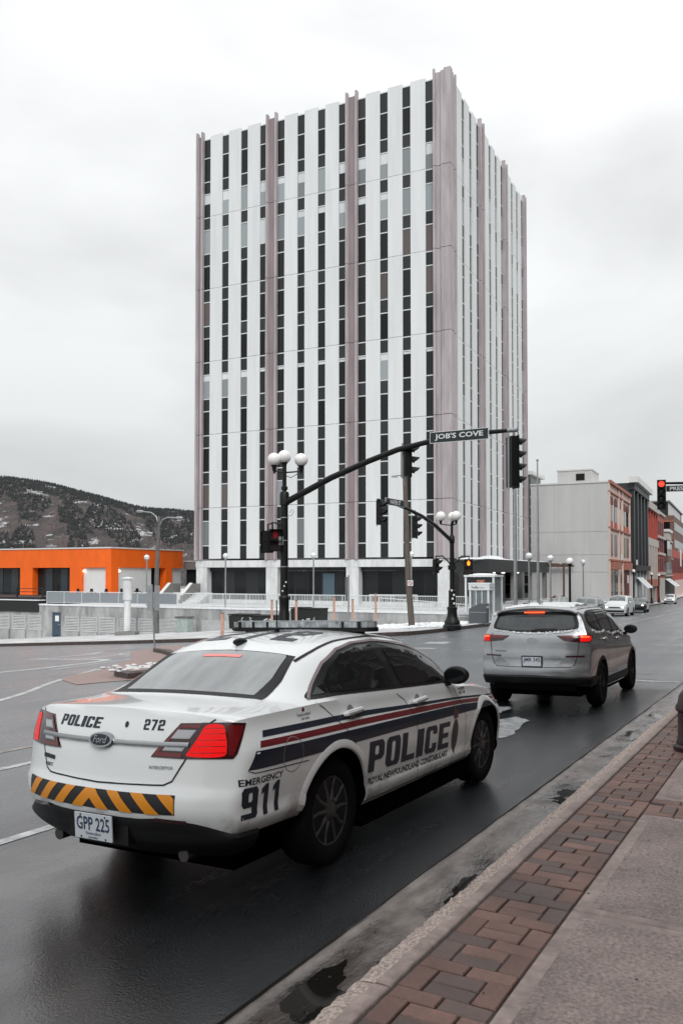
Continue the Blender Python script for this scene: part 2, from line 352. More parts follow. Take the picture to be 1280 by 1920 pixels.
def grid(us, vs, f, name, m, **k):
    b = MB(); nv = len(vs)
    for u in us:
        for v in vs: b.v.append(tuple(f(u, v)))
    for i in range(len(us) - 1):
        for j in range(nv - 1):
            b.f.append((i * nv + j, (i + 1) * nv + j, (i + 1) * nv + j + 1, i * nv + j + 1)); b.m.append(0)
    return b.build(name, m, smooth=True, fix=False, **k)
def frange(a, b, s): return list(np.arange(a, b, s))
us = [-60, -30, -15] + frange(-8, 40, 1.0) + frange(40, 100, 2.5) + [105, 115, 130, 150, 175, 210, 260, 350, 500, 800, 1300, 2200, 3500]
vs = [2.184, 2.19] + frange(2.6, 30, .8) + frange(30, 80, 2.5) + [85, 100, 130, 200, 320, 600, 1200, 2500]
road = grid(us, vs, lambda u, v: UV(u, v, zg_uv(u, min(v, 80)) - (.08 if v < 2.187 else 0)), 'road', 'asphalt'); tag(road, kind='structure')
# the other pavement side and ground to the right of it, out to the horizon
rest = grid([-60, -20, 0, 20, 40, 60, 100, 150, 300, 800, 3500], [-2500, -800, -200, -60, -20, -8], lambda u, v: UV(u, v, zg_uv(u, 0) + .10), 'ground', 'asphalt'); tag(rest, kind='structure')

# ---- near pavement: a sloping frame, local x along the street, y across, z up
SL = math.atan(.0212)
NEAR = Matrix.Translation(UV(0, 0, .13)) @ Matrix.Rotation(ROT_U, 4, 'Z') @ Matrix.Rotation(SL, 4, 'Y')
b = MB().box(-12, 70, -8, 1.598, -.3, -.010)
walk = b.build('sidewalk', 'sand'); walk.matrix_world = NEAR; tag(walk, kind='structure')
def brick_mesh(lx, ly): return MB().cbox(-lx / 2, lx / 2, -ly / 2, ly / 2, -.05, 0, .005).mesh('brick')
BM = {}
for nm in ('brick', 'brick_dark'):
    for k, (lx, ly) in dict(s=(.2165, .1065), t=(.1065, .2165)).items():
        me = brick_mesh(lx, ly); me.materials.append(MATS[nm]); BM[nm, k] = me
def put_brick(k, x, y):
    nm = 'brick_dark' if random.random() < .22 else 'brick'
    o = bpy.data.objects.new('brick', BM[nm, k]); COL.objects.link(o); o.parent = walk
    o.location = (x, y, random.uniform(-.005, .002)); o.rotation_euler = (random.gauss(0, .010), random.gauss(0, .010), random.gauss(0, .014))
Y0, PER = 1.135, .337
nper = 0
for i in range(40):
    x = 2.35 + i * PER
    if x > 13.2: break
    for yy in (Y0 + .0555, Y0 + .3945): put_brick('s', x + .1125, yy)
    for q in (0, 1): put_brick('t', x + .056 + q * .1125, Y0 + .225)
    for yy in (Y0 + .1125, Y0 + .3375): put_brick('t', x + .2815, yy)
# brick courses between the paving slabs
for i in range(5):
    yy = Y0 - .115 - i * .225
    for q in range(2):
        put_brick('t', 6.955 + q * .30, yy - (.11 if q else 0)); 
    put_brick('s', 7.105, yy + .055); put_brick('s', 7.105 + .22 * 0, yy - .0575)
    put_brick('t', 7.367, yy)
# paving slabs
def slab(x0, x1, y0, y1):
    B = .085; m_ = MB()
    m_.cbox(x0 + .006, x1 - .006, y0 + .006, y1 - .006, -.09, 0, .008)
    m_.cbox(x0 + B, x1 - B, y0 + B, y1 - B, -.02, .0035, .003, 1)
    o = m_.build('paving_slab', ['concrete_pink', 'slab_field']); o.parent = walk
    o.location.z = random.uniform(-.003, .003)
for y0, y1 in ((-.60, 1.134), (-2.4, -.61)):
    for x0, x1 in ((-1, 2.30), (2.30, 4.61), (4.61, 6.88), (7.44, 9.72), (9.72, 12.0), (12.0, 14.3), (14.3, 16.6), (16.6, 19)): slab(x0, x1, y0, y1)
# the brick band and paving beyond the frame stay one sheet
b = MB().box(13.3, 70, 1.13, 1.58, -.04, -.002); o = b.build('paving', 'brick', parent=walk)
b = MB().box(19.0, 70, -8, 1.125, -.04, -.002); o = b.build('paving', 'concrete_pink', parent=walk)
# gutter pan with a wavy floor, kerb stones along it, and standing water against the kerb
from mathutils import noise as mno
def hn(x, y, s): return math.sin(x * 3.1 * s + 1.3) * math.sin(x * 7.7 * s + y * 11 + .4) * .5 + math.sin(x * 1.7 * s + 2.1 + y * 5) * .5
b = MB(); xs_ = frange(-6, 20, .03) + frange(20, 70, .5); ys_ = np.linspace(1.78, 2.21, 20)
for x in xs_:
    for j, y in enumerate(ys_):
        e = (.05 * mno.noise(Vector((x * 1.3, 0, 5))) + .02 * mno.noise(Vector((x * 6, 2, 5)))) if j == 19 else 0
        b.v.append((x, y + e, -.13 - .014 * (2.21 - y) / .43 + .011 * mno.noise(Vector((x * .9, y * 2.2, 0))) + .006 * mno.noise(Vector((x * 3.1, y * 5, 3))) + .0025 * mno.noise(Vector((x * 11, y * 14, 7))) + (.008 if j > 16 else 0)))
for i in range(len(xs_) - 1):
    for j in range(19): b.f.append((i * 20 + j, (i + 1) * 20 + j, (i + 1) * 20 + j + 1, i * 20 + j + 1)); b.m.append(0)
# damp darkening close to the water line
_m = MATS['gutter']; _n = _m.node_tree.nodes; _l = _m.node_tree.links; _b = _n['Principled BSDF']; _src = _b.inputs['Base Color'].links[0].from_socket
_t = _n.new('ShaderNodeTexCoord'); _s = _n.new('ShaderNodeSeparateXYZ'); _l.new(_t.outputs['Object'], _s.inputs[0])
_r = _n.new('ShaderNodeMapRange'); _r.inputs[1].default_value = -.1425; _r.inputs[2].default_value = -.131; _r.inputs[3].default_value = .30; _r.inputs[4].default_value = 1.0; _l.new(_s.outputs['Z'], _r.inputs[0])
_h = _n.new('ShaderNodeHueSaturation'); _l.new(_src, _h.inputs['Color']); _l.new(_r.outputs[0], _h.inputs['Value']); _l.new(_h.outputs[0], _b.inputs['Base Color'])
_q = _n.new('ShaderNodeMapRange'); _q.inputs[1].default_value = -.1425; _q.inputs[2].default_value = -.131; _q.inputs[3].default_value = .06; _q.inputs[4].default_value = .42; _l.new(_s.outputs['Z'], _q.inputs[0]); _l.new(_q.outputs[0], _b.inputs['Roughness'])
gut = b.build('gutter', 'gutter', smooth=True, fix=False); gut.matrix_world = NEAR; tag(gut, kind='structure')
ks = [.23, 3.33, 6.43, 9.53, 12.63, 15.73, 18.83, 21.93, 25.03, 28.13]
for x0 in ks:
    b = MB(); n_ = 110; prof = [(1.602, -.1, 0), (1.602, -.008, 0), (1.61, 0, 0), (1.64, .001, 0), (1.675, .001, 0), (1.685, -.002, 1), (1.71, -.004, 1), (1.735, -.007, 1), (1.76, -.014, 1), (1.778, -.03, 1), (1.79, -.06, 1), (1.80, -.10, 1), (1.805, -.17, 1)]
    for i in range(n_ + 1):
        x = x0 + .006 + (3.1 - .012) * i / n_; ed = min(i, n_ - i) < 1
        for (y, z, r) in prof:
            a = .007 if r else .0012
            b.v.append((x, y + random.gauss(0, a * .6) + (.006 * hn(x, 1, 2) if r else 0), z + random.gauss(0, a * .45) - (.004 if ed else 0)))
    k_ = len(prof)
    for i in range(n_):
        for j in range(k_ - 1): b.f.append((i * k_ + j, i * k_ + j + 1, (i + 1) * k_ + j + 1, (i + 1) * k_ + j)); b.m.append(1 if j >= 4 else 0)
    b.f.append(tuple(range(k_))); b.m.append(0); b.f.append(tuple(reversed(range(n_ * k_, n_ * k_ + k_)))); b.m.append(0)
    o = b.build('kerb_stone', ['concrete_pink', 'kerb_rough'], parent=gut, smooth=True, fix=True, angle=50)
b = MB().box(31.3, 70, 1.587, 1.80, -.17, 0); b.build('kerb_stone', 'concrete_pink', parent=gut)
b = MB(); xs2 = frange(-2, 27, .25)
for x in xs2: b.v += [(x, 1.782, -.1418), (x, 2.10, -.1418)]
for i in range(len(xs2) - 1): b.f.append((2 * i, 2 * i + 2, 2 * i + 3, 2 * i + 1)); b.m.append(0)
pud = b.build('puddle', 'puddle', fix=False); pud.matrix_world = NEAR; tag(pud, kind='structure')
# leaves, grit and slush crumbs on the near pavement, gutter and road edge
mat('litter', (.03, .024, .02), .7); mat('slush', (.72, .74, .76), .5)
b = MB()
def crumb(b, p, s, mi):
    a = [random.gauss(0, 1) for _ in range(12)]
    vs_ = [Vector((math.cos(t) * s * random.uniform(.6, 1.3), math.sin(t) * s * random.uniform(.5, 1.1), 0)) for t in (0, 1.3, 2.5, 3.8, 5.1)]
    b.add([tuple(p + q) for q in vs_] + [tuple(p + Vector((0, 0, s * .5)))], [(i, (i + 1) % 5, 5) for i in range(5)], mi)
for _ in range(260):
    x = random.uniform(2.4, 17); y = random.choice([random.uniform(-.4, 1.5), random.uniform(1.83, 2.15), random.uniform(1.85, 2.2)])
    z = .004 if y < 1.58 else -.132; crumb(b, Vector((x, y, z)), random.uniform(.004, .011), 0 if y > 1.6 or random.random() < .8 else 1)
o = b.build('litter', ['litter', 'slush'], fix=False); o.matrix_world = NEAR; tag(o, 'dark leaf crumbs and grit scattered over pavement and gutter', 'litter', kind='stuff')

# ---- painted markings
def ribbon(pts, wd, name, m, h=.004, steps=.5, parent=None, taper=None):
    P = [Vector((*p, 0)) for p in pts]; b = MB(); Q = []
    for i in range(len(P) - 1):
        d = (P[i + 1] - P[i]).length; n_ = max(1, int(d / steps))
        for k in range(n_): Q.append(P[i].lerp(P[i + 1], k / n_))
    Q.append(P[-1])
    for i, q in enumerate(Q):
        t = (Q[min(i + 1, len(Q) - 1)] - Q[max(i - 1, 0)]).normalized(); s = Vector((-t.y, t.x, 0)); ww = wd * (taper(i / (len(Q) - 1)) if taper else 1)
        for e in (-.5, .5):
            p = q + s * ww * e; w_ = UV(p.x, p.y); b.v.append((w_.x, w_.y, zg_uv(p.x, p.y) + h))
    for i in range(len(Q) - 1): b.f.append((2 * i, 2 * i + 2, 2 * i + 3, 2 * i + 1)); b.m.append(0)
    o = b.build(name, m, parent=parent, fix=False)
    # faces must look up
    me = o.data
    if me.polygons[0].normal.z < 0: me.flip_normals()
    return o
def curve(pts, n=8):
    P = [Vector((*p, 0)) for p in pts]; P = [P[0] * 2 - P[1]] + P + [P[-1] * 2 - P[-2]]; o = []
    for i in range(1, len(P) - 2):
        for k in range(n):
            t = k / n; a, b_, c, d = P[i - 1:i + 3]
            o.append(.5 * ((2 * b_) + (c - a) * t + (2 * a - 5 * b_ + 4 * c - d) * t * t + (3 * b_ - a - 3 * c + d) * t ** 3))
    o.append(P[-2]); return [(p.x, p.y) for p in o]
mk = [ribbon([(-10, 5.26), (11.2, 5.26)], .11, 'lane_line', 'paint_worn', parent=road),
      ribbon([(-10, 7.48), (12, 7.48)], .11, 'centre_line', 'paint_worn', parent=road),
      ribbon([(-10, 8.28), (12.5, 8.28)], .10, 'centre_line', 'paint_yellow', parent=road),
      ribbon(curve([(4, 9.6), (10.1, 12.5), (13, 14.4), (16.4, 16.5)]), .15, 'edge_line', 'paint_worn', parent=road),
      ribbon(curve([(16.0, 17.9), (18.6, 18.6), (21.2, 19.4)]), .16, 'crossing_line', 'paint_worn', parent=road),
      ribbon(curve([(13.2, 19.2), (16.5, 18.9), (19.6, 19.6), (20.5, 20.6), (20.9, 22.4), (21.5, 25)]), .35, 'edge_line', 'paint_worn', parent=road),
      ribbon(curve([(21.0, 24.6), (24.0, 24.9), (26, 26)]), .3, 'crossing_line', 'paint_worn', parent=road),
      ribbon(curve([(20.5, 21.6), (23.3, 22.4), (24.4, 23.4)]), .22, 'crossing_line', 'paint_worn', parent=road),
      ribbon([(36, 9.2), (60, 10.0), (90, 11)], .12, 'centre_line', 'paint_worn', parent=road)]
mat('crack', (.004, .004, .004), .6)
rc = random.Random(21)
for i in range(9):
    u0, v0 = [(7, 10), (12, 9.5), (18.5, 2.6), (20, 3.0), (23, 5), (27, 8), (31, 3.5), (36, 6), (24, 12)][i]; p_ = [(u0, v0)]
    for k in range(9): p_.append((p_[-1][0] + rc.uniform(-.12, .18), p_[-1][1] + rc.uniform(.12, .4)))
    ribbon(p_, rc.uniform(.015, .035), 'road_crack', 'crack', h=.003, steps=.3, parent=road)
# worn turn arrow ahead of the police car, and crossing bars by the far corner
def flatpoly(pts, name, m, h=.0045):
    b = MB(); b.add([(*UV(*p).xy, zg_uv(*p) + h) for p in pts], [tuple(range(len(pts)))]); o = b.build(name, m, parent=road, fix=False)
    if o.data.polygons[0].normal.z < 0: o.data.flip_normals()
    return o
mat('slush_road', (.52, .54, .55), .4, vary=1, vscale=9, col2=(.12, .125, .13), detail=12)
for (u0, v0, ru, rv) in ((11.25, 3.72, .85, .30), (12.75, 4.28, .55, .15), (10.6, 3.45, .35, .10)):
    flatpoly([(u0 + ru * math.cos(t) * (1 + .38 * mno.noise(Vector((math.cos(t) * 2, math.sin(t) * 2, u0)))), v0 + rv * math.sin(t) * (1 + .55 * mno.noise(Vector((math.cos(t) * 3, math.sin(t) * 3, u0 + 9))))) for t in np.linspace(0, 6.283, 34)[:-1]], 'slush_patch', 'slush_road')
for q in range(1): flatpoly([(18.2, 2.25), (18.45, 2.25), (18.5, 3.4), (18.25, 3.4)], 'crossing_bar', 'paint_worn')
flatpoly([(29.2, 11.8), (30.6, 12.0), (30.4, 12.9), (29.2, 12.7)], 'turn_arrow', 'paint_worn')
flatpoly([(26.2, 11.0), (26.8, 11.0), (26.6, 12.2), (26.1, 12.1)], 'turn_arrow', 'paint_worn')
for a_, b_ in ((64, 7.2), (66.5, 7.0), (92, 6.6), (95, 6.6)):
    p = AB(a_, b_); u_, v_ = p.dot(EU), p.dot(EV)
    flatpoly([(u_, v_), (u_ + 1.6, v_ + .1), (u_ + 1.6, v_ + .5), (u_, v_ + .4)], 'road_marking', 'paint_worn')

# ---- far pavement: from the side street round the corner and down the far street; kerb path in (a, b)
HK = .17
kp = [(48, 95), (42.5, 52), (40.6, 44.6), (39, 37), (37.75, 31.5), (37.4, 27.5), (36.9, 22), (36.6, 17.5), (37.3, 14.9), (39.5, 14.2), (44, 14.1), (54.3, 14.3), (62, 13.4), (72, 11.9), (90, 11.6), (120, 11.5), (170, 11.7), (230, 12), (300, 12)]
bp_ = [(57.5, 95), (57.5, 56), (57.5, 48), (57.5, 42), (57.5, 37), (57.5, 33), (57.5, 29), (57.5, 26), (57.5, 23), (57.5, 20.5), (58, 18.5), (62, 18.5), (66, 18), (74, 17.5), (92, 17), (121, 17), (170, 17), (230, 18), (300, 18)]
KP = curve(kp, 6); BP = curve(bp_, 6); NL = 14
b = MB()
for i in range(len(KP)):
    for k in range(NL + 1):
        t = k / NL; a_ = KP[i][0] * (1 - t) + BP[i][0] * t; b_ = KP[i][1] * (1 - t) + BP[i][1] * t
        p = AB(a_, b_); z = zg(p.x, p.y) + HK + (.05 * hn(a_ * .4, b_ * .13, 1) * (1 if 0 < k < NL else 0))
        b.v.append((p.x, p.y, z + .006 * k))
for i in range(len(KP) - 1):
    for k in range(NL): b.f.append((i * (NL + 1) + k, (i + 1) * (NL + 1) + k, (i + 1) * (NL + 1) + k + 1, i * (NL + 1) + k + 1)); b.m.append(0)
o = b.build('pavement', 'snow_walk', smooth=True, fix=True); tag(o, kind='structure')
if sum(p.normal.z for p in o.data.polygons) < 0: o.data.flip_normals()
far_walk = o
b = MB()
for i, q in enumerate(KP):
    p = AB(*q); nx_ = Vector(BP[i]) - Vector(q); nx_.normalize(); p2 = AB(q[0] + nx_.x * .16, q[1] + nx_.y * .16); z = zg(p.x, p.y)
    b.v += [(p.x, p.y, z - .05), (p.x, p.y, z + HK + .012), (p2.x, p2.y, z + HK + .02)]
for i in range(len(KP) - 1):
    for j in range(2): b.f.append((3 * i + j, 3 * i + 3 + j, 3 * i + 4 + j, 3 * i + 1 + j)); b.m.append(0)
o = b.build('kerb', 'kerb_dark', fix=True); tag(o, kind='structure')
# ---- traffic island in the mouth of the side street: two raised ends with a level walkway between
def island(pts, name, h, m, side=None, ti=.12):
    P = curve(pts + [pts[0]], 6)[:-1]; n_ = len(P); b = MB(); c = Vector((sum(p[0] for p in P) / n_, sum(p[1] for p in P) / n_))
    for (u_, v_) in P:
        q = UV(u_, v_); d = (c - Vector((u_, v_))).normalized() * ti; q2 = UV(u_ + d.x, v_ + d.y); z = zg_uv(u_, v_)
        b.v += [(q.x, q.y, z - .05), (q.x, q.y, z + h * .8), (q2.x, q2.y, z + h)]
    z = zg_uv(*c); q = UV(*c); b.v.append((q.x, q.y, z + h))
    for i in range(n_):
        j = (i + 1) % n_
        b.f += [(3 * i, 3 * j, 3 * j + 1, 3 * i + 1), (3 * i + 1, 3 * j + 1, 3 * j + 2, 3 * i + 2), (3 * i + 2, 3 * j + 2, 3 * n_)]; b.m += [1, 1 if side == 'dark' else 0, 0]
    o = b.build(name, [m, 'kerb_dark']); tag(o, kind='structure'); return o
island([(12.6, 13.3), (13.8, 15.0), (16.2, 16.2), (20.5, 19.2), (25.5, 23.8), (29, 25.2), (30.5, 21), (28, 16), (23, 13.2), (17, 12.2)], 'traffic_island', .012, 'island_brick')
island([(13.9, 13.1), (14.6, 14.2), (15.8, 14.9), (17.6, 15.4), (19.2, 15.2), (18.8, 13.4), (16.2, 12.6)], 'traffic_island', .17, 'island_brick', 'dark', .2)
island([(20.3, 17.4), (21.6, 18.5), (23.6, 20.6), (25.6, 22.8), (27.4, 23.6), (28.6, 20.5), (26.6, 17), (23.5, 14.5), (21.3, 14.9)], 'traffic_island', .17, 'island_brick', 'dark', .2)
b = MB()
for _ in range(60):
    u_, v_ = random.choice([(random.uniform(14.6, 17), random.uniform(13.5, 14.8)), (random.uniform(14, 15.4), random.uniform(13.4, 14.2))]); p = UV(u_, v_); b.sphere((p.x, p.y, zg_uv(u_, v_) + .17), random.uniform(.03, .08), 7, 5, 0, (1.3, 1, .5))
o = b.build('snow_heap', 'snow_walk', smooth=True); tag(o, 'dirty snow heaped on the near end of the traffic island', 'snow', kind='stuff')
# snow banked up between the corner lamp post and the ramp wall
b = MB()
for _ in range(520):
    a_, b_ = random.uniform(44, 55), 0; b_ = random.uniform(15.5, 27) if a_ > 50 else random.uniform(15, 22)
    p = AB(a_, b_); b.sphere((p.x, p.y, zg(p.x, p.y) + HK + .05), random.uniform(.06, .22) * (1 if a_ > 50 else .7), 7, 5, 0, (1.3, 1.2, .6))
o = b.build('snow_bank', 'snow', smooth=True); tag(o, 'lumpy ploughed snow bank below the ramp wall at the corner', 'snow', kind='stuff')
# =================================================================== THE OFFICE TOWER
PLZ = -1.05
mat('panel_white', (.73, .745, .745), .55, bump=.08, bscale=30, rnd=.02, wv=.085, wscale=1.4, wst=(1, 1, .10))
mat('podium_white', (.72, .73, .73), .6, wv=.25, wscale=1.6, wst=(1, 1, .3))
mat('column_mauve', (.45, .40, .41), .55, rnd=.04, wv=.3, wscale=2.2, wst=(1, 1, .10))
mat('column_dark', (.28, .225, .235), .6, vary=.22, vscale=1.5, stretch=(1, 1, .15))
mat('spandrel', (.022, .024, .026), .35, spec=.4, rnd=.35)
mat('win_dark', (.016, .018, .019), .06, spec=.25, rnd=.5)
mat('win_mid', (.25, .275, .285), .12, spec=.5, rnd=.35)
mat('win_brown', (.10, .083, .078), .3, spec=.4, rnd=.3)
mat('win_light', (.55, .58, .59), .3, rnd=.12)
mat('blind', (.66, .69, .70), .6, rnd=.1)
mat('mullion', (.62, .64, .64), .4)
mat('roof_grey', (.30, .30, .30), .8)
C0 = AB(69.02, 22.54, PLZ)
tower = empty('office_tower', C0, ROT_A)
tag(tower, 'tall white office tower with mauve columns and dark window strips', 'office tower')
ZB, ZT, ST = 3.29 - PLZ, 45.9 - PLZ, 3.667
W0, WH = 4.6 - PLZ, 2.43
JZ = [ZB] + [8.36 - PLZ + 2 * ST * i for i in range(6)][:5] + [ZT]
# which windows are pale (k counts floors from the bottom)
def wtype(face, s, k, rs):
    r = rs.random()
    if face == 0:
        if k == 9: return 'half' if r < .55 else 'mid'
        if k == 8: return ('half' if r < .45 else 'mid' if r < .85 else 'light')
        if k == 4 and s < 3: return 'half'
        if k == 4 and s == 9: return 'half'
        if k in (6, 7) and r < .13: return 'brown'
        if k == 1 and s < 2: return 'brown'
        if k == 4: return 'head'
        return 'brown' if r < .035 else 'mid' if r < .06 and k < 7 else 'dark'
    return 'mid' if (k in (8, 9) or r < .1) else 'dark'
rs = random.Random(11)
def fpt(face, along, outw, z):
    """point on a facade: along from the near corner, outw metres out of the wall plane"""
    return (-outw, along, z) if face == 0 else (along, -outw, z)
def fbox(b, face, a0, a1, o0, o1, z0, z1, mi=0):
    if face == 0: b.box(-o1, -o0, a0, a1, z0, z1, mi)
    else: b.box(a0, a1, -o1, -o0, z0, z1, mi)
SHARE = {}
def shared(key, make):
    if key not in SHARE: SHARE[key] = make()
    return SHARE[key]
def put(name, me, parent, loc):
    o = bpy.data.objects.new(name, me); COL.objects.link(o); o.parent = parent; o.location = loc; return o
def meshbox(face, wd, o0, o1, h, m):
    b = MB(); fbox(b, face, 0, wd, o0, o1, 0, h); me = b.mesh('m'); me.materials.append(MATS[m]); return me
FACES = {0: dict(strip=.77, panel=1.415, col=1.18, n=3, start=1.36), 1: dict(strip=.85, panel=1.50, col=1.25, n=3, start=1.36)}
ends = {}
for face, F_ in FACES.items():
    x = F_['start']; sidx = 0
    for bay in range(F_['n']):
        for q in range(4):
            wd = F_['strip']
            # windows and spandrels of this strip
            for k in range(11):
                z0 = W0 + ST * k; t = wtype(face, 11 - sidx, k, rs)
                m_ = {'half': 'win_mid' if rs.random() < .8 else 'win_dark', 'mid': 'win_mid', 'light': 'win_light', 'brown': 'win_brown', 'dark': 'win_dark', 'head': 'win_dark'}[t]
                o = put('window', shared(('w', face, m_), lambda: meshbox(face, wd, -.10, -.06, WH - .10, m_)), tower, fpt(face, x, 0, z0 + .05))
                if t in ('half', 'head'):
                    h_ = rs.choice((.55, .9, .95)) if t == 'half' else .22
                    put('blind', shared(('b', face, h_), lambda: meshbox(face, wd - .06, -.058, -.05, h_, 'blind')), o, fpt(face, .03, 0, WH - .12 - h_))
                if t == 'brown' and rs.random() < .4:
                    put('blind', shared(('b2', face), lambda: meshbox(face, wd - .06, -.058, -.05, 1.2, 'win_brown')), o, fpt(face, .03, 0, .05))
            for k in range(12):
                z0 = W0 - (ST - WH) + ST * k if k else ZB; z1 = W0 + ST * k if k < 11 else 45.55 - PLZ
                if k == 11: z0 = W0 + ST * 10 + WH
                hh = z1 - z0
                put('spandrel', shared(('s', face, round(hh, 2)), lambda: meshbox(face, wd, -.10, -.045, hh, 'spandrel')), tower, fpt(face, x, 0, z0))
            b = MB()
            for k in range(11):
                for zz in (W0 + ST * k, W0 + ST * k + WH): fbox(b, face, x, x + wd, -.08, -.012, zz - .05, zz + .05)
            fbox(b, face, x, x + wd, -.2, .0, 45.552 - PLZ, 45.66 - PLZ)
            b.build('window_frames', 'mullion', tower)['kind'] = 'stuff'
            x += wd; sidx += 1
            if q < 3:
                for k in range(len(JZ) - 1):
                    h_ = JZ[k + 1] - JZ[k] - .035
                    put('cladding_panel', shared(('p', face, round(h_, 2)), lambda: meshbox(face, F_['panel'], -.12, .05, h_, 'panel_white')), tower, fpt(face, x, 0, JZ[k] + .0175))
                x += F_['panel']
        # column after the bay: two flanges and a web
        last = bay == F_['n'] - 1; c = F_['col'] * (.70 if last else 1)
        z_ = [ZB - .15] + JZ[1:-1] + [46.38 - PLZ]
        for k in range(len(z_) - 1):
            z0, z1 = z_[k] + .02, z_[k + 1] - .02
            def mk_(c=c, z0=z0, z1=z1):
                b = MB(); top = 0
                fbox(b, face, 0, .20, -.1, .30, 0, z1 - z0 - top); fbox(b, face, c - .20, c, -.1, .30, 0, z1 - z0)
                fbox(b, face, .20, c - .20, -.1, .10, 0, z1 - z0 - (.40 if z1 > 46 - PLZ else 0), 1)
                fbox(b, face, .20, .29, .10, .18, 0, z1 - z0 - (.36 if z1 > 46 - PLZ else 0)); fbox(b, face, c - .29, c - .20, .10, .18, 0, z1 - z0 - (.36 if z1 > 46 - PLZ else 0))
                me = b.mesh('c'); me.materials.append(MATS['column_mauve']); me.materials.append(MATS['column_dark']); return me
            put('column_segment', shared(('c', face, round(c, 2), round(z1 - z0, 2), z1 > 46 - PLZ), mk_), tower, fpt(face, x + (.0 if not last else 0), 0, z0))
        x += c
    ends[face] = x
LB, LA = ends[0], ends[1]
# corner column: stepped mauve pier
z_ = [ZB - .15] + JZ[1:-1] + [46.38 - PLZ]
for k in range(len(z_) - 1):
    z0, z1 = z_[k] + .025, z_[k + 1] - .025; cut = .30 if k == len(z_) - 2 else 0
    b = MB()
    poly = [(0.2, 1.36), (-.30, 1.36), (-.30, 1.16), (-.12, 1.12), (-.10, .72), (-.28, .62), (-.28, -.28), (.62, -.28), (.72, -.10), (1.12, -.12), (1.16, -.30), (1.36, -.30), (1.36, .2)]
    b.prism(poly, z0, z1 - cut)
    if cut: b.box(-.30, -.14, 1.16, 1.36, z1 - cut, z1); b.box(1.16, 1.36, -.30, -.14, z1 - cut, z1 - .1); b.box(-.28, .3, -.28, .35, z1 - cut, z1 - .12)
    b.build('column_segment', 'column_mauve', tower)
# core behind the cladding, roof
b = MB().box(.12, LA - .1, .12, LB - .1, ZB, 45.5 - PLZ); b.build('core_wall', 'spandrel', tower)
b = MB().box(.3, LA - .3, .3, LB - .3, 45.5 - PLZ, 45.62 - PLZ); b.build('roof', 'roof_grey', tower)
# podium: white beam, piers, dark recessed shopfront
GZ = 0; LZ = 2.45 - PLZ
b = MB(); b.box(-.06, .5, -.06, LB - .04, LZ, ZB - .17); b.build('podium_beam', 'podium_white', tower)
b = MB(); b.box(.5, LA - .1, -.06, .5, LZ + .3, ZB - .17); b.build('podium_beam', 'podium_white', tower)
cols_y = [.45, 9.27, 17.75, LB - .72]
for i, cy in enumerate(cols_y):
    b = MB(); wv = 1.25 if i else 1.35; b.box(-.03, .95, cy - wv / 2 if i else -.03, cy + wv / 2, GZ, LZ); b.build('podium_pier', 'podium_white', tower)
b = MB(); b.box(.55, .95, .9, LB - 1.35, LZ - .34, LZ - .01); b.build('shopfront_header', 'win_dark', tower)
for i in range(3):
    y0, y1 = cols_y[i] + .66, cols_y[i + 1] - .63; n_ = 5
    for k in range(n_):
        q0 = y0 + (y1 - y0) * k / n_; q1 = y0 + (y1 - y0) * (k + 1) / n_
        b = MB(); b.box(.82, .86, q0 + .05, q1 - .05, .35, LZ - .36); b.build('shopfront_pane', 'win_dark' if rs.random() < .75 else 'spandrel', tower)
    b = MB()
    for k in range(n_ + 1): q0 = y0 + (y1 - y0) * k / n_; b.box(.80, .90, q0 - .045, q0 + .045, .35, LZ - .35)
    b.build('shopfront_frame', 'spandrel', tower)
    b = MB(); b.box(.72, .95, y0, y1, 0, .34); b.build('shopfront_sill', 'podium_white', tower)
# pale blue panel inside the middle shopfront
mat('pane_blue', (.07, .11, .14), .3)
b = MB(); b.box(.77, .80, cols_y[1] + 2.2, cols_y[1] + 3.4, .5, LZ - .6); b.build('shopfront_poster', 'pane_blue', tower)
# right hand ground floor: recessed dark entrance with grey piers, long dark canopy in front
mat('canopy_black', (.020, .021, .022), .5); mat('pier_grey', (.22, .215, .21), .6, vary=.15, vscale=2); mat('down_light', (1, .95, .85), .4, emit=(1, .93, .8), estr=6)
b = MB(); b.box(1.2, LA - .5, 3.2, 3.6, 0, LZ + .3); b.build('entrance_wall', 'win_dark', tower)
for xx in (3.2, 9.2, 18.4, 27.3):
    b = MB(); b.box(xx, xx + 1.1, .2, 1.3, 0, LZ + .3); b.build('entrance_pier', 'pier_grey', tower)
b = MB()
for xx in np.linspace(4.6, 26, 16): b.box(xx, xx + .09, 3.12, 3.2, 0, LZ)
b.build('entrance_frame', 'mullion', tower)
b = MB(); b.box(-.5, 24, -3.55, -.36, 1.95 - PLZ, 3.08 - PLZ); can = b.build('canopy', 'canopy_black', tower)
b = MB()
for i in range(46):
    x = -.2 + 24 * i / 46; b.sphere((x, -2.0, 3.08 - PLZ), .8, 10, 6, 0, (1.1, 1.7, .10 + (.42 if 8 < i < 15 else .08) * (.6 + .4 * math.sin(i * 1.3))))
b.build('canopy_snow', 'snow', tower, smooth=True)
for xx in (1.5, 9, 16.5, 23):
    b = MB(); b.box(xx, xx + .3, -3.3, -3.0, 0, 1.95 - PLZ - .003); b.build('canopy_post', 'pier_grey', tower)
for xx, yy in ((6, -2.2), (10.2, -2.0), (15, -2.2)):
    b = MB().lathe([(.16, 0), (.16, -.05)], 12, (xx, yy, 1.945 - PLZ)); b.build('down_light', 'down_light', tower)

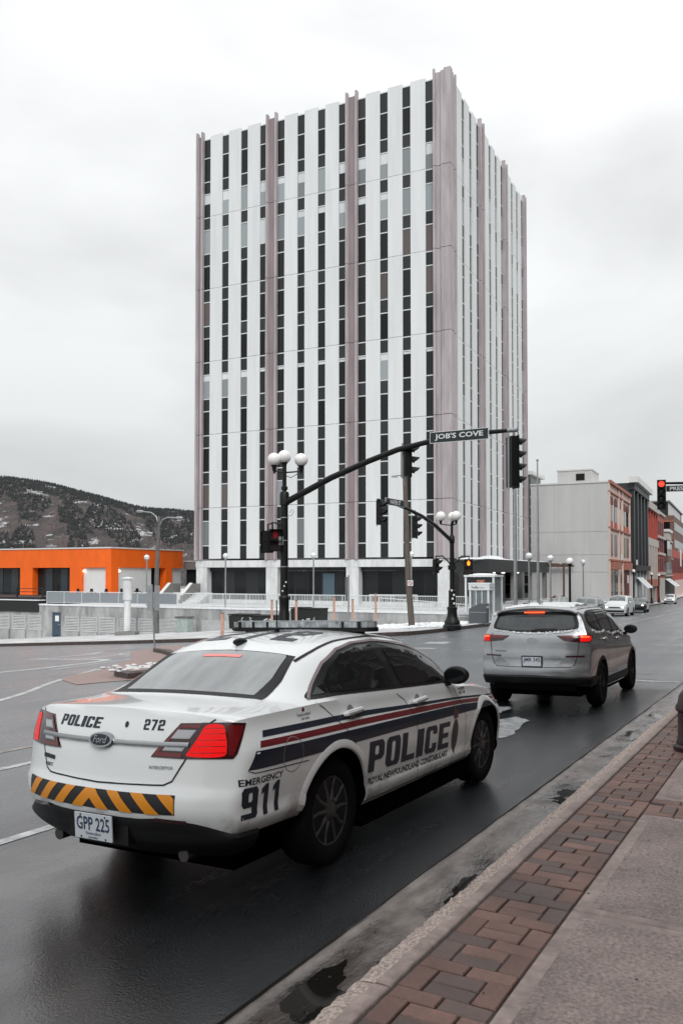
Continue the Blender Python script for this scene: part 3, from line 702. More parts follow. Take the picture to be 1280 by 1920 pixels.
# ---- plaza deck and its retaining wall on the side street
mat('wall_concrete', (.42, .425, .425), .8, wv=.5, wscale=1.1, wst=(1, 1, .35), bump=.2, bscale=20)
mat('plaza', (.62, .63, .63), .7, vary=.3, vscale=.5)
b = MB(); poly = [(57.05, 15.2), (57.05, 96), (140, 96), (140, 22), (72, 15.5)]
b.prism(poly, -.25, 0, f=lambda a, b_, z: AB(a, b_, PLZ + z)); o = b.build('plaza', 'plaza'); tag(o, kind='structure')
wl = empty('retaining_wall', AB(57, 15, PLZ), ROT_A); tag(wl, 'stained concrete retaining wall with white louvres along the side street', 'wall')
for y0, y1 in ((0, 8.5), (8.5, 17), (17, 25.5), (25.5, 34), (34, 39.98), (41.02, 47), (47, 56), (56, 80)):
    b = MB(); b.box(-.18, .02, y0 + .006, y1 - .006, -4.4, .0); b.build('wall_section', 'wall_concrete', wl)
b = MB(); b.box(-.18, .02, 39.98, 41.02, -.60, .0); b.build('wall_section', 'wall_concrete', wl)
b = MB(); b.box(-.24, .2, 0, 80, 0, .14); b.build('coping', 'snow', wl)
mat('louvre', (.52, .53, .53), .5, vary=.15, vscale=2)
lv = [(61.23, 62.7), (59.21, 60.89), (57.24, 58.82), (52.81, 54.43), (50.74, 52.57), (48.78, 50.44), (46.51, 48.19), (44.37, 46.23), (42.27, 44.09), (40.34, 41.68), (36.46, 39.71), (32.9, 36.0), (64, 66), (67, 69)]
for l0, l1 in lv:
    f_ = .03 if l0 > 46 else -.0; zt = -1.98 - PLZ; zb = -3.3 - PLZ + max(0, (46 - l0)) * .045; y0, y1 = l0 - 15, l1 - 15
    b = MB(); b.box(-.25, -.182, y0, y0 + .07, zb, zt); b.box(-.25, -.182, y1 - .07, y1, zb, zt); b.box(-.25, -.182, y0 + .07, y1 - .07, zt - .07, zt); b.box(-.25, -.182, y0 + .07, y1 - .07, zb, zb + .07); b.box(-.19, -.181, y0 + .07, y1 - .07, zb + .07, zt - .07, 1)
    fr = b.build('louvre', ['louvre', 'kerb_dark'], wl)
    me = None; n_ = 9
    for k in range(n_):
        zz = zb + .1 + (zt - zb - .2) * k / (n_ - 1)
        b = MB(); b.add([(-.245, y0 + .07, zz - .045), (-.245, y1 - .07, zz - .045), (-.20, y1 - .07, zz + .05), (-.20, y0 + .07, zz + .05), (-.235, y0 + .07, zz - .05), (-.235, y1 - .07, zz - .05), (-.193, y1 - .07, zz + .045), (-.193, y0 + .07, zz + .045)], [(0, 1, 2, 3), (7, 6, 5, 4), (0, 4, 5, 1), (1, 5, 6, 2), (2, 6, 7, 3), (3, 7, 4, 0)])
        b.build('slat', 'louvre', fr)
    # apron box below
    b = MB(); b.box(-.34, -.182, y0 - .02, y1 + .02, zb - 1.2, zb - .02); b.build('apron', 'wall_concrete', wl)
# blue steel door with a pale notice
mat('door_blue', (.045, .075, .11), .4, vary=.2, vscale=3); mat('paper', (.75, .77, .78), .6)
b = MB(); b.box(-.13, -.08, 40.0, 41.0, -3.75 - PLZ, -1.66 - PLZ); dr = b.build('door', 'door_blue', wl)
b = MB(); b.box(-.145, -.131, 40.25, 40.7, -2.45 - PLZ, -1.95 - PLZ); b.build('notice', 'paper', dr)
b = MB(); b.tube([(-.18, 40.1, -2.75 - PLZ), (-.2, 40.1, -2.75 - PLZ), (-.2, 40.22, -2.75 - PLZ)], .02, 6); b.build('handle', 'mullion', dr)

# ---- white railings on the deck and down the ramp
mat('rail_white', (.68, .70, .70), .4); mat('rail_grey', (.42, .44, .45), .4)
def railing(p0, p1, label, h=1.1, post=2.0, m='rail_white', gap=.14, cat='railing', solid=None, group=None, bal=.012):
    p0 = Vector(p0); p1 = Vector(p1); r = empty('railing', p0); q = p1 - p0; L_ = q.length; d = q / L_
    tag(r, label, cat, group)
    U = Vector((0, 0, 1)); b = MB(); b.tube([U * h, q + U * h], .032, 8); b.build('top_rail', m, r, smooth=True)
    b = MB(); b.tube([U * .13, q + U * .13], .022, 6); b.build('bottom_rail', m, r, smooth=True)
    n_ = max(1, round(L_ / post))
    for i in range(n_ + 1):
        b = MB(); b.tube([q * (i / n_), q * (i / n_) + U * h], .028, 6); b.build('post', m, r, smooth=True)
    b = MB(); k = int(L_ / gap)
    for i in range(k): s_ = q * ((i + .5) / k); b.tube([s_ + U * .13, s_ + U * h], bal, 4, cap=False)
    o = b.build('baluster_rods', m, r, fix=False); o['kind'] = 'stuff'
    if solid:
        b = MB(); b.obox(U * (h / 2 + .05) + d * .0, q + U * (h / 2 + .05), .02, h - .25); b.build('infill_panel', solid, r)
    return r
mat('infill_grey', (.23, .255, .275), .5)
railing(AB(57.15, 57.0, PLZ + .14), AB(57.15, 42.5, PLZ + .14), 'white railing with grey infill along the wall above the louvres', solid='infill_grey')
railing(AB(57.15, 42.4, PLZ + .14), AB(57.15, 33.5, PLZ + .14), 'white railing above the wall right of the leaning light pole')
railing(AB(57.15, 33.4, PLZ + .14), AB(57.15, 24.8, PLZ + .14), 'white railing above the wall behind the black signal pole')
railing(AB(60.5, 41.5, PLZ), AB(61.5, 30.0, PLZ), 'white railing closer to the tower, left of the signal pole')
railing(AB(62.0, 29.5, PLZ), AB(62.5, 19.0, PLZ), 'white railing in front of the dark shopfront, right of the signal pole')
railing(AB(57.15, 24.2, PLZ + .1), AB(56.6, 15.8, -1.42), 'white ramp railing sloping down to the corner lamp post', h=1.0)
railing(AB(63, 27.5, PLZ), AB(63.5, 23.5, PLZ), 'short double white railing by the shopfront under the wooden pole', h=1.15, gap=.11)
railing(AB(60.2, 15.4, -1.2), AB(66, 14.9, -1.3), 'short white railing beside the phone booth', h=1.0)
railing(AB(64.6, 13.9, -1.2), AB(70.0, 13.3, -1.25), 'white step railing near the flagpole in front of the blank wall', h=1.05)
railing(AB(71.2, 13.8, -1.2), AB(75.0, 13.5, -1.3), 'white railing behind the black globe lamp post', h=1.05)

# ---- narrow dark stair tower behind, steel mast and flag pole
mat('annex_dark', (.12, .13, .135), .3, vary=.3, vscale=.8, stretch=(1, 1, .1)); mat('galv', (.36, .38, .39), .35, metal=.5, vary=.2, vscale=3)
r = empty('stair_tower', AB(98.5, 22.3, PLZ), ROT_A); tag(r, 'narrow dark glazed stair tower against the right side of the tower', 'building')
b = MB(); b.box(0, 6, 0, 6, 0, 14.6); b.build('wall', 'annex_dark', r)
b = MB(); b.box(-.3, 6.3, -.5, 6.2, 14.6, 15.0); b.build('roof', 'panel_white', r)
for k in range(12):
    b = MB(); b.box(-.05, -.004, .2, 5.8, .6 + k * 1.15, 1.5 + k * 1.15); b.build('pane', 'win_dark', r)
    b = MB(); b.box(.2, 5.8, -.05, -.004, .6 + k * 1.15, 1.5 + k * 1.15); b.build('pane', 'win_dark', r)
# =================================================================== CARS: one body builder for all of them
# local frame: x forward, y left, z up, origin on the ground midway between the axles
mat('tyre', (.006, .006, .007), .8, spec=.12, bump=.3, bscale=60, dist=.004); mat('rim_black', (.008, .008, .009), .5, spec=.2); mat('rim_spoke', (.045, .044, .043), .35, spec=.5); mat('rim_alloy', (.32, .33, .34), .35, metal=.8)
mat('hub_metal', (.10, .09, .085), .4, metal=.7); mat('chrome', (.36, .37, .38), .12, metal=1); mat('black_plastic', (.007, .007, .008), .5, spec=.3, bump=.1, bscale=200, dist=.001); mat('seam', (.008, .008, .008), .7)
mat('car_glass', (.008, .009, .010), .05, spec=.38); mat('well', (.003, .003, .003), 1, spec=0)
mat('plate_white', (.62, .66, .70), .45); mat('navy', (.008, .013, .027), .4, coat=.15); mat('navy_text', (.010, .016, .030), .4); mat('stripe_red', (.15, .008, .013), .4, coat=.15)
mat('amber', (.72, .26, .012), .4); mat('ink', (.010, .010, .012), .5); mat('plate_ink', (.02, .04, .09), .5)
mat('lens_red', (.15, .003, .005), .15, coat=.5); mat('lens_dark', (.035, .003, .005), .15, coat=.5); mat('lens_clear', (.42, .43, .44), .15, coat=1)
mat('lamp_on', (.30, .004, .004), .3, spec=.2, emit=(1, .008, .008), estr=.55, vary=.5, vscale=14); mat('lamp_hot', (.5, .01, .008), .3, spec=.2, emit=(1, .02, .012), estr=.8); mat('lamp_orange', (.8, .08, .02), .2, emit=(1, .10, .025), estr=1.5)
mat('lamp_head', (1, .97, .9), .2, emit=(1, .93, .82), estr=3.0)
def car_body(T, nx=72, K=20, J=16):
    tb = {k: pchip([p[0] for p in T[k]], [p[1] for p in T[k]]) for k in ('W', 'zbot', 'zsh', 'wsh', 'P1w', 'P1z', 'P2w', 'P2z', 'zc')}
    pf = pchip(*zip(*T['side'])); xr = pchip(*zip(*T['rear'])); xf = pchip(*zip(*T['front']))
    xF, xR = T['xF'], T['xR']; wcR = tb['wsh'](xR); wcF = tb['wsh'](xF)
    def xadj(x, s, y, z):
        if s > .86:
            k = sstep((s - .86) / .14); X = xr(z) + T['bowR'] * min(1.3, abs(y) / T['wR']) ** T.get('powR', 2.6); return x * (1 - k) + X * k
        if s < .12:
            k = sstep((.12 - s) / .12); X = xf(z) - T['bowF'] * min(1.3, abs(y) / T['wF']) ** 2.6; return x * (1 - k) + X * k
        return x
    S = [0.5 - .5 * math.cos(math.pi * (.12 + .76 * i / nx)) for i in range(nx + 1)]; S = [(q - S[0]) / (S[-1] - S[0]) for q in S]
    V = []; idx = {}
    def vert(key, p): idx[key] = len(V); V.append(p)
    def sidep(i, k):
        s = S[i]; x = xF + (xR - xF) * s; t = k / K; zb, zs = tb['zbot'](x), tb['zsh'](x); z = zb + (zs - zb) * t
        wd = tb['W'](x) * pf(t); q = sstep((t - .70) / .30); wd = wd * (1 - q) + tb['wsh'](x) * q * (1) if t > .7 else wd
        return x, s, wd, z
    lidk = [0, .45, .62, 1]
    def lidp(i, j):
        s = S[i]; x = xF + (xR - xF) * s; f = j / J; sg = -1; ff = f * 2
        if ff > 1: ff = 2 - ff; sg = 1
        ys = [tb['wsh'](x), tb['P1w'](x), tb['P2w'](x), 0]; zs = [tb['zsh'](x), tb['P1z'](x), tb['P2z'](x), tb['zc'](x)]
        # smooth section through the four control points, mirrored beyond the centre line
        tk = lidk + [1 + .38]; fy = pchip(tk, ys + [-ys[2]]); fz = pchip(tk, zs + [zs[2]])
        return x, s, sg * fy(ff), fz(ff)
    for i in range(nx + 1):
        for k in range(K + 1):
            x, s, wd, z = sidep(i, k)
            for sg in (-1, 1): vert(('s', sg, i, k), (xadj(x, s, wd, z), sg * wd, z))
        for j in range(J + 1):
            x, s, y, z = lidp(i, j); vert(('l', i, j), (xadj(x, s, y, z), y, z))
    for end, i in (('r', nx), ('f', 0)):
        y0 = abs(lidp(i, 0)[2])
        for j in range(J + 1):
            x, s, yt, zt = lidp(i, j); fr = yt / y0
            for k in range(K + 1):
                _, _, wd, _ = sidep(i, k); zb = tb['zbot'](x); z = zb + (zt - zb) * k / K; y = fr * wd; vert((end, j, k), (xadj(x, S[i], y, z), y, z))
    Fc = []
    for i in range(nx):
        for k in range(K):
            a, b, c, d = [idx['s', -1, *q] for q in ((i, k), (i + 1, k), (i + 1, k + 1), (i, k + 1))]; Fc.append((a, d, c, b))
            a, b, c, d = [idx['s', 1, *q] for q in ((i, k), (i + 1, k), (i + 1, k + 1), (i, k + 1))]; Fc.append((a, b, c, d))
        for j in range(J): Fc.append((idx['l', i, j], idx['l', i, j + 1], idx['l', i + 1, j + 1], idx['l', i + 1, j]))
        Fc.append((idx['s', -1, i, 0], idx['s', -1, i + 1, 0], idx['s', 1, i + 1, 0], idx['s', 1, i, 0]))
    for end in 'rf':
        for j in range(J):
            for k in range(K): Fc.append((idx[end, j, k], idx[end, j + 1, k], idx[end, j + 1, k + 1], idx[end, j, k + 1]))
        Fc.append(tuple(idx[end, j, 0] for j in range(J + 1)))
    me = bpy.data.meshes.new('body'); me.from_pydata(V, [], Fc)
    bm = bmesh.new(); bm.from_mesh(me); bmesh.ops.remove_doubles(bm, verts=bm.verts, dist=2e-4); bmesh.ops.recalc_face_normals(bm, faces=bm.faces); bm.to_mesh(me)
    bvh = BVHTree.FromBMesh(bm); bm.free()
    return me, bvh
def cut_wheels(me, mats, axles, rc, zc, yin, smooth_angle=32):
    """wheel openings cut out of the body mesh"""
    o = bpy.data.objects.new('body', me); COL.objects.link(o)
    for m_ in mats: me.materials.append(MATS[m_])
    b = MB()
    for x in axles:
        for sg in (-1, 1):
            lo, hi = (yin, 2) if sg > 0 else (-2, -yin)
            b.lathe([(rc, lo), (rc, hi)], 48, (x, 0, zc), 'y')
    cm = b.mesh('cut'); cm.materials.append(MATS[mats[0]]); cm.materials.append(MATS['well'])
    bm = bmesh.new(); bm.from_mesh(cm); bmesh.ops.recalc_face_normals(bm, faces=bm.faces); bm.to_mesh(cm); bm.free()
    cm.polygons.foreach_set('material_index', [1] * len(cm.polygons))
    c = bpy.data.objects.new('cut', cm); COL.objects.link(c)
    md = o.modifiers.new('b', 'BOOLEAN'); md.operation = 'DIFFERENCE'; md.solver = 'EXACT'; md.object = c
    try: md.material_mode = 'TRANSFER'
    except Exception: pass
    bpy.context.view_layer.update(); dg = bpy.context.evaluated_depsgraph_get(); nm = bpy.data.meshes.new_from_object(o.evaluated_get(dg))
    nm.name = 'body'
    nm.polygons.foreach_set('use_smooth', [True] * len(nm.polygons)); nm.set_sharp_from_angle(angle=rad(smooth_angle))
    bpy.data.objects.remove(o); bpy.data.objects.remove(c)
    o = bpy.data.objects.new('body', nm); COL.objects.link(o)
    return o
# projectors: 2D shape -> body surface
def pr_side(bvh, sg=-1):
    def f(x, z, off):
        h, n, *_ = bvh.ray_cast(Vector((x, sg * 3, z)), Vector((0, -sg, 0)))
        return None if h is None else h + n * off
    return f
def pr_rear(bvh, X=-6):
    def f(a, z, off):
        h, n, *_ = bvh.ray_cast(Vector((X, -a, z)), Vector((1 if X < 0 else -1, 0, 0)))
        return None if h is None else h + n * off
    return f
def pr_top(bvh):
    def f(x, y, off):
        h, n, *_ = bvh.ray_cast(Vector((x, y, 5)), Vector((0, 0, -1)))
        return None if h is None else h + n * off
    return f
def pr_corner(bvh, cx, cy, sg=-1, rear=True):
    """a = angle in degrees from straight back (or ahead) round to the side"""
    def f(a, z, off):
        t = rad(a); d = Vector(((-1 if rear else 1) * math.cos(t), sg * math.sin(t), 0)); c = Vector((cx, sg * cy, z))
        h, n, *_ = bvh.ray_cast(c + d * 3, -d)
        return None if h is None else h + n * off
    return f
def decal(name, bm, pr, m, parent, off=.003, cell=.06, sc2=(1, 1), skirt=0, smooth=True):
    if cell:
        if sc2 != (1, 1):
            for v in bm.verts: v.co.x *= sc2[0]; v.co.y *= sc2[1]
        slice2d(bm, cell)
        if sc2 != (1, 1):
            for v in bm.verts: v.co.x /= sc2[0]; v.co.y /= sc2[1]
    bad = []
    for v in bm.verts:
        p = pr(v.co.x, v.co.y, off)
        if p is None: bad.append(v)
        else: v.co = p
    if bad: bmesh.ops.delete(bm, geom=bad, context='VERTS')
    bm.normal_update()
    if skirt:
        bmesh.ops.recalc_face_normals(bm, faces=bm.faces); bm.normal_update()
        ed = [e for e in bm.edges if e.is_boundary]
        r = bmesh.ops.extrude_edge_only(bm, edges=ed)
        for v in [g for g in r['geom'] if isinstance(g, bmesh.types.BMVert)]:
            # push the skirt back into the body
            c = Vector((0, v.co.y * .3, .7)) if abs(v.co.x) < 1.6 else Vector((v.co.x * .55, 0, v.co.z))
            v.co += (c - v.co).normalized() * skirt
    me = bpy.data.meshes.new(name); bm.to_mesh(me); bm.free()
    return link(name, me, m, parent, smooth=smooth, angle=35)
def P2(*pts): return poly2d([list(pts)])
def smooth_loop(pts, n=5):
    """rounded closed outline through the points"""
    P = [Vector(p) for p in pts]; m_ = len(P); o = []
    for i in range(m_):
        a, b, c, d = P[i - 1], P[i], P[(i + 1) % m_], P[(i + 2) % m_]
        for k in range(n):
            t = k / n; o.append(.5 * ((2 * b) + (c - a) * t + (2 * a - 5 * b + 4 * c - d) * t * t + (3 * b - a - 3 * c + d) * t ** 3))
    return [(p.x, p.y) for p in o]
def seam(name, pts, pr, parent, wd=.006, m='seam', off=.0025, n=26):
    """thin dark joint line drawn along a 2D path on the body"""
    P = [Vector(p) for p in pts]; Q = []
    L_ = sum((P[i + 1] - P[i]).length for i in range(len(P) - 1))
    for i in range(len(P) - 1):
        k = max(2, int(n * (P[i + 1] - P[i]).length / L_))
        for j in range(k): Q.append(P[i].lerp(P[i + 1], j / k))
    Q.append(P[-1]); b = MB(); ok = []
    for i, q in enumerate(Q):
        t = (Q[min(i + 1, len(Q) - 1)] - Q[max(i - 1, 0)]).normalized(); s = Vector((-t.y, t.x)) * wd / 2
        a, c = pr(q.x + s.x, q.y + s.y, off), pr(q.x - s.x, q.y - s.y, off)
        if a is None or c is None: continue
        ok.append((a, c))
    for a, c in ok: b.v += [tuple(a), tuple(c)]
    for i in range(len(ok) - 1): b.f.append((2 * i, 2 * i + 2, 2 * i + 3, 2 * i + 1)); b.m.append(0)
    return b.build(name, m, parent)
def wheel(parent, x, y, r, wd, rim, sg, style='steel'):
    w_ = bpy.data.objects.new('wheel', None); COL.objects.link(w_); w_.parent = parent; w_.location = (x, y, r); w_.empty_display_size = .1
    o_ = wd / 2; rr = r * .64; s = sg
    prof = [(rr * .98, -o_ * .8), (rr * 1.06, -o_ * .95), (r * .90, -o_), (r * .97, -o_ * .86), (r, -o_ * .6), (r, o_ * .6), (r * .97, o_ * .86), (r * .90, o_), (rr * 1.06, o_ * .95), (rr * .98, o_ * .8)]
    b = MB(); b.lathe(prof, 40, (0, 0, 0), 'y'); b.build('tyre', 'tyre', w_, smooth=True)
    b = MB(); f = o_ * .82 * s
    b.lathe([(rr * .99, f), (rr * .93, f + .004 * s), (rr * .90, f - .03 * s), (rr * .82, f - .075 * s), (rr * .5, f - .06 * s), (rr * .3, f - .025 * s), (.001, f - .025 * s)], 40, (0, 0, 0), 'y')
    if style == 'steel':
        for k in range(5):
            t = k * 2 * math.pi / 5 + .3; d = Vector((math.cos(t), 0, math.sin(t))); q = Vector((-math.sin(t), 0, math.cos(t)))
            for sd in (-1, 1):
                sb = MB(); sb.tube([d * rr * .28 + q * .022 * sd + Vector((0, f - .004 * s, 0)), d * rr * .62 + q * .040 * sd + Vector((0, f - .012 * s, 0)), d * rr * .93 + q * .075 * sd + Vector((0, f - .006 * s, 0))], [.020, .017, .015], 8); sb.build('spoke', 'rim_spoke', w_, smooth=True)
        sb = MB(); sb.lathe([(rr * .99, f - .01 * s), (rr * .97, f + .006 * s), (rr * .92, f + .002 * s), (rr * .90, f - .03 * s)], 40, (0, 0, 0), 'y'); sb.build('rim_lip', 'rim_spoke', w_, smooth=True)
    else:
        for k in range(10):
            t = k * 2 * math.pi / 10; d = Vector((math.cos(t), 0, math.sin(t))); p0 = d * rr * .2 + Vector((0, f - .008 * s, 0)); p1 = d * rr * .92 + Vector((0, f - .006 * s, 0)); b.tube([p0, p1], [.024, .018], 6)
    b.build('rim', rim, w_, smooth=True)
    b = MB(); b.lathe([(.072, f - .025 * s), (.072, f + .002 * s), (.05, f + .016 * s), (.001, f + .018 * s)], 20, (0, 0, 0), 'y'); b.build('hub_cap', 'hub_metal' if style == 'steel' else rim, w_, smooth=True)
    return w_
def arch_lip(parent, xc, zc, r, m, bvh, sg, a0=-18, a1=198, wd=.05, off=.012, clip=None):
    """raised lip round a wheel opening"""
    b = MB(); n_ = 40; rows = []
    for i in range(n_ + 1):
        t = rad(a0 + (a1 - a0) * i / n_); row = []
        for q, o_ in ((.004, -.05), (.004, off), (.02, off + .004), (wd, .001)):
            x, z = xc + math.cos(t) * (r + q), zc + math.sin(t) * (r + q); h, n, *_ = bvh.ray_cast(Vector((x, sg * 3, z)), Vector((0, -sg, 0)))
            if h is None or (clip and z < clip): row = None; break
            row.append(h + Vector((0, sg * o_, 0)))
        rows.append(row)
    for i in range(n_):
        if rows[i] and rows[i + 1]:
            o_ = len(b.v); b.v += [tuple(p) for p in rows[i] + rows[i + 1]]
            for j in range(3): b.f.append((o_ + j, o_ + 4 + j, o_ + 5 + j, o_ + 1 + j)); b.m.append(0)
    return b.build('wheel_arch', m, parent, smooth=True)
def place_car(root, t, yaw, pitch, roll):
    f = Vector((math.sin(yaw) * math.cos(pitch), math.cos(yaw) * math.cos(pitch), math.sin(pitch))); l0 = Vector((-math.cos(yaw), math.sin(yaw), 0)); u0 = f.cross(l0)
    l = l0 * math.cos(roll) + u0 * math.sin(roll); u = -l0 * math.sin(roll) + u0 * math.cos(roll)
    root.matrix_world = Matrix(((f.x, l.x, u.x, t[0]), (f.y, l.y, u.y, t[1]), (f.z, l.z, u.z, t[2]), (0, 0, 0, 1)))
def plate(parent, x, z, txt, sub, tilt=0, frame=False):
    p = empty('licence_plate'); p.parent = parent; p.location = (x, 0, z); p.rotation_euler = (0, tilt, 0)
    b = MB(); b.box(-.004, .004, -.1525, .1525, -.076, .076); b.build('plate', 'plate_white', p)
    flat_obj('lettering', text2d(txt, -.135, .135, -.022, .058, .012), lambda a, c: (-.0065, -a, c), 'plate_ink', p)
    if sub:
        flat_obj('lettering', text2d(sub[0], -.06, .06, -.048, -.030), lambda a, c: (-.0065, -a, c), 'plate_ink', p)
        flat_obj('lettering', text2d(sub[1], -.04, .04, -.070, -.054), lambda a, c: (-.0065, -a, c), 'plate_ink', p)
        for a in (-.1, .1):
            for c in (-.065, .065): b = MB().lathe([(.0055, -.007), (.0055, -.003)], 8, (0, a, c), 'x'); b.build('bolt', 'ink', p)
    if frame:
        b = MB(); b.box(-.008, 0, -.165, -.15, -.09, .09); b.box(-.008, 0, .15, .165, -.09, .09); b.box(-.0085, .001, -.165, .165, .074, .09); b.box(-.0085, .001, -.165, .165, -.09, -.074); b.build('plate_frame', 'ink', p)
    return p
def mirror(parent, x, y, z, m, sg, s=1.0):
    b = MB(); b.sphere((x, y, z), .12 * s, 16, 12, 0, (.75, 1.15, .78))
    k = len(b.v)
    for i in range(k):   # flatten the glass side
        if b.v[i][0] < x - .045 * s: b.v[i] = (x - .045 * s, b.v[i][1], b.v[i][2])
    o = b.build('door_mirror', m, parent, smooth=True, angle=50)
    b = MB(); b.obox((x + .02, y - sg * .08, z - .07), (x + .04, y - sg * .20, z - .10), .07, .05); b.build('mirror_arm', 'black_plastic', o)
    b = MB(); b.sphere((x - .047 * s, y, z), .1 * s, 14, 8, 0, (.03, 1.1, .72)); b.build('mirror_glass', 'car_glass', o, smooth=True)
    return o
def handle(parent, x, pr, z, m):
    p = pr(x, z, 0); sg = -1 if p.y < 0 else 1
    b = MB(); q0 = pr(x - .11, z - .003, .028); q1 = pr(x + .10, z + .003, .028); b.tube([pr(x - .125, z - .003, .004), q0, pr(x, z, .036), q1, pr(x + .115, z + .003, .004)], [.012, .02, .021, .02, .012], 8); o = b.build('door_handle', m, parent, smooth=True)
    b = MB(); n_ = 14; c = [pr(x + .05 * math.cos(2 * math.pi * k / n_) - .01, z + .005 + .05 * math.sin(2 * math.pi * k / n_), .003) for k in range(n_)]; b.add([tuple(q) for q in c], [tuple(range(n_))]); b.build('handle_cup', 'pier_grey', o)
    return o
# =================================================================== POLICE CAR
def police_paint():
    m = bpy.data.materials.new('police_white'); m.use_nodes = True; nt = m.node_tree; n = nt.nodes; l = nt.links; b = n['Principled BSDF']
    t = n.new('ShaderNodeTexCoord'); nz = n.new('ShaderNodeTexNoise'); nz.inputs['Scale'].default_value = 3.2; nz.inputs['Detail'].default_value = 9; nz.inputs['Roughness'].default_value = .68; l.new(t.outputs['Object'], nz.inputs['Vector'])
    # road spray: splashes round the wheels and along the sills
    sp = n.new('ShaderNodeSeparateXYZ'); l.new(t.outputs['Object'], sp.inputs[0])
    mr = n.new('ShaderNodeMapRange'); mr.inputs[1].default_value = .75; mr.inputs[2].default_value = .30; mr.inputs[3].default_value = -.16; mr.inputs[4].default_value = .16; l.new(sp.outputs['Z'], mr.inputs[0])
    ad0 = n.new('ShaderNodeMath'); ad0.operation = 'ADD'; l.new(nz.outputs[0], ad0.inputs[0]); l.new(mr.outputs[0], ad0.inputs[1])
    ad = ad0
    for cx in (-1.434, 1.434):   # mud thrown up round each wheel
        cb_ = n.new('ShaderNodeCombineXYZ'); l.new(sp.outputs['X'], cb_.inputs['X']); l.new(sp.outputs['Z'], cb_.inputs['Z'])
        ds = n.new('ShaderNodeVectorMath'); ds.operation = 'DISTANCE'; l.new(cb_.outputs[0], ds.inputs[0]); ds.inputs[1].default_value = (cx - .06, 0, .36)
        md_ = n.new('ShaderNodeMapRange'); md_.inputs[1].default_value = .40; md_.inputs[2].default_value = .66; md_.inputs[3].default_value = .15; md_.inputs[4].default_value = 0; l.new(ds.outputs['Value'], md_.inputs[0])
        a2 = n.new('ShaderNodeMath'); a2.operation = 'ADD'; l.new(ad.outputs[0], a2.inputs[0]); l.new(md_.outputs[0], a2.inputs[1]); ad = a2
    m2 = n.new('ShaderNodeMapRange'); m2.inputs[1].default_value = .55; m2.inputs[2].default_value = .74; m2.inputs[3].default_value = 0; m2.inputs[4].default_value = .75; l.new(ad.outputs[0], m2.inputs[0])
    mx = n.new('ShaderNodeMix'); mx.data_type = 'RGBA'; mx.inputs[6].default_value = (.83, .85, .85, 1); mx.inputs[7].default_value = (.27, .245, .23, 1); l.new(m2.outputs[0], mx.inputs[0]); l.new(mx.outputs[2], b.inputs['Base Color'])
    m3 = n.new('ShaderNodeMapRange'); m3.inputs[3].default_value = .22; m3.inputs[4].default_value = .75; l.new(m2.outputs[0], m3.inputs[0]); l.new(m3.outputs[0], b.inputs['Roughness'])
    b.inputs['Coat Weight'].default_value = .9; b.inputs['Coat Roughness'].default_value = .05
    MATS['police_white'] = m
police_paint()
mat('rear_glass', (.30, .315, .32), .25, spec=.6, vary=1, col2=(.15, .16, .165), vscale=2.6, coat=1, bump=.05, bscale=260, dist=.002, stretch=(.6, 2.2, 1))  # sky reflection painted into the glass colour: pale base with light and dark streaks
mat('white_plain', (.72, .74, .74), .4, coat=.2)
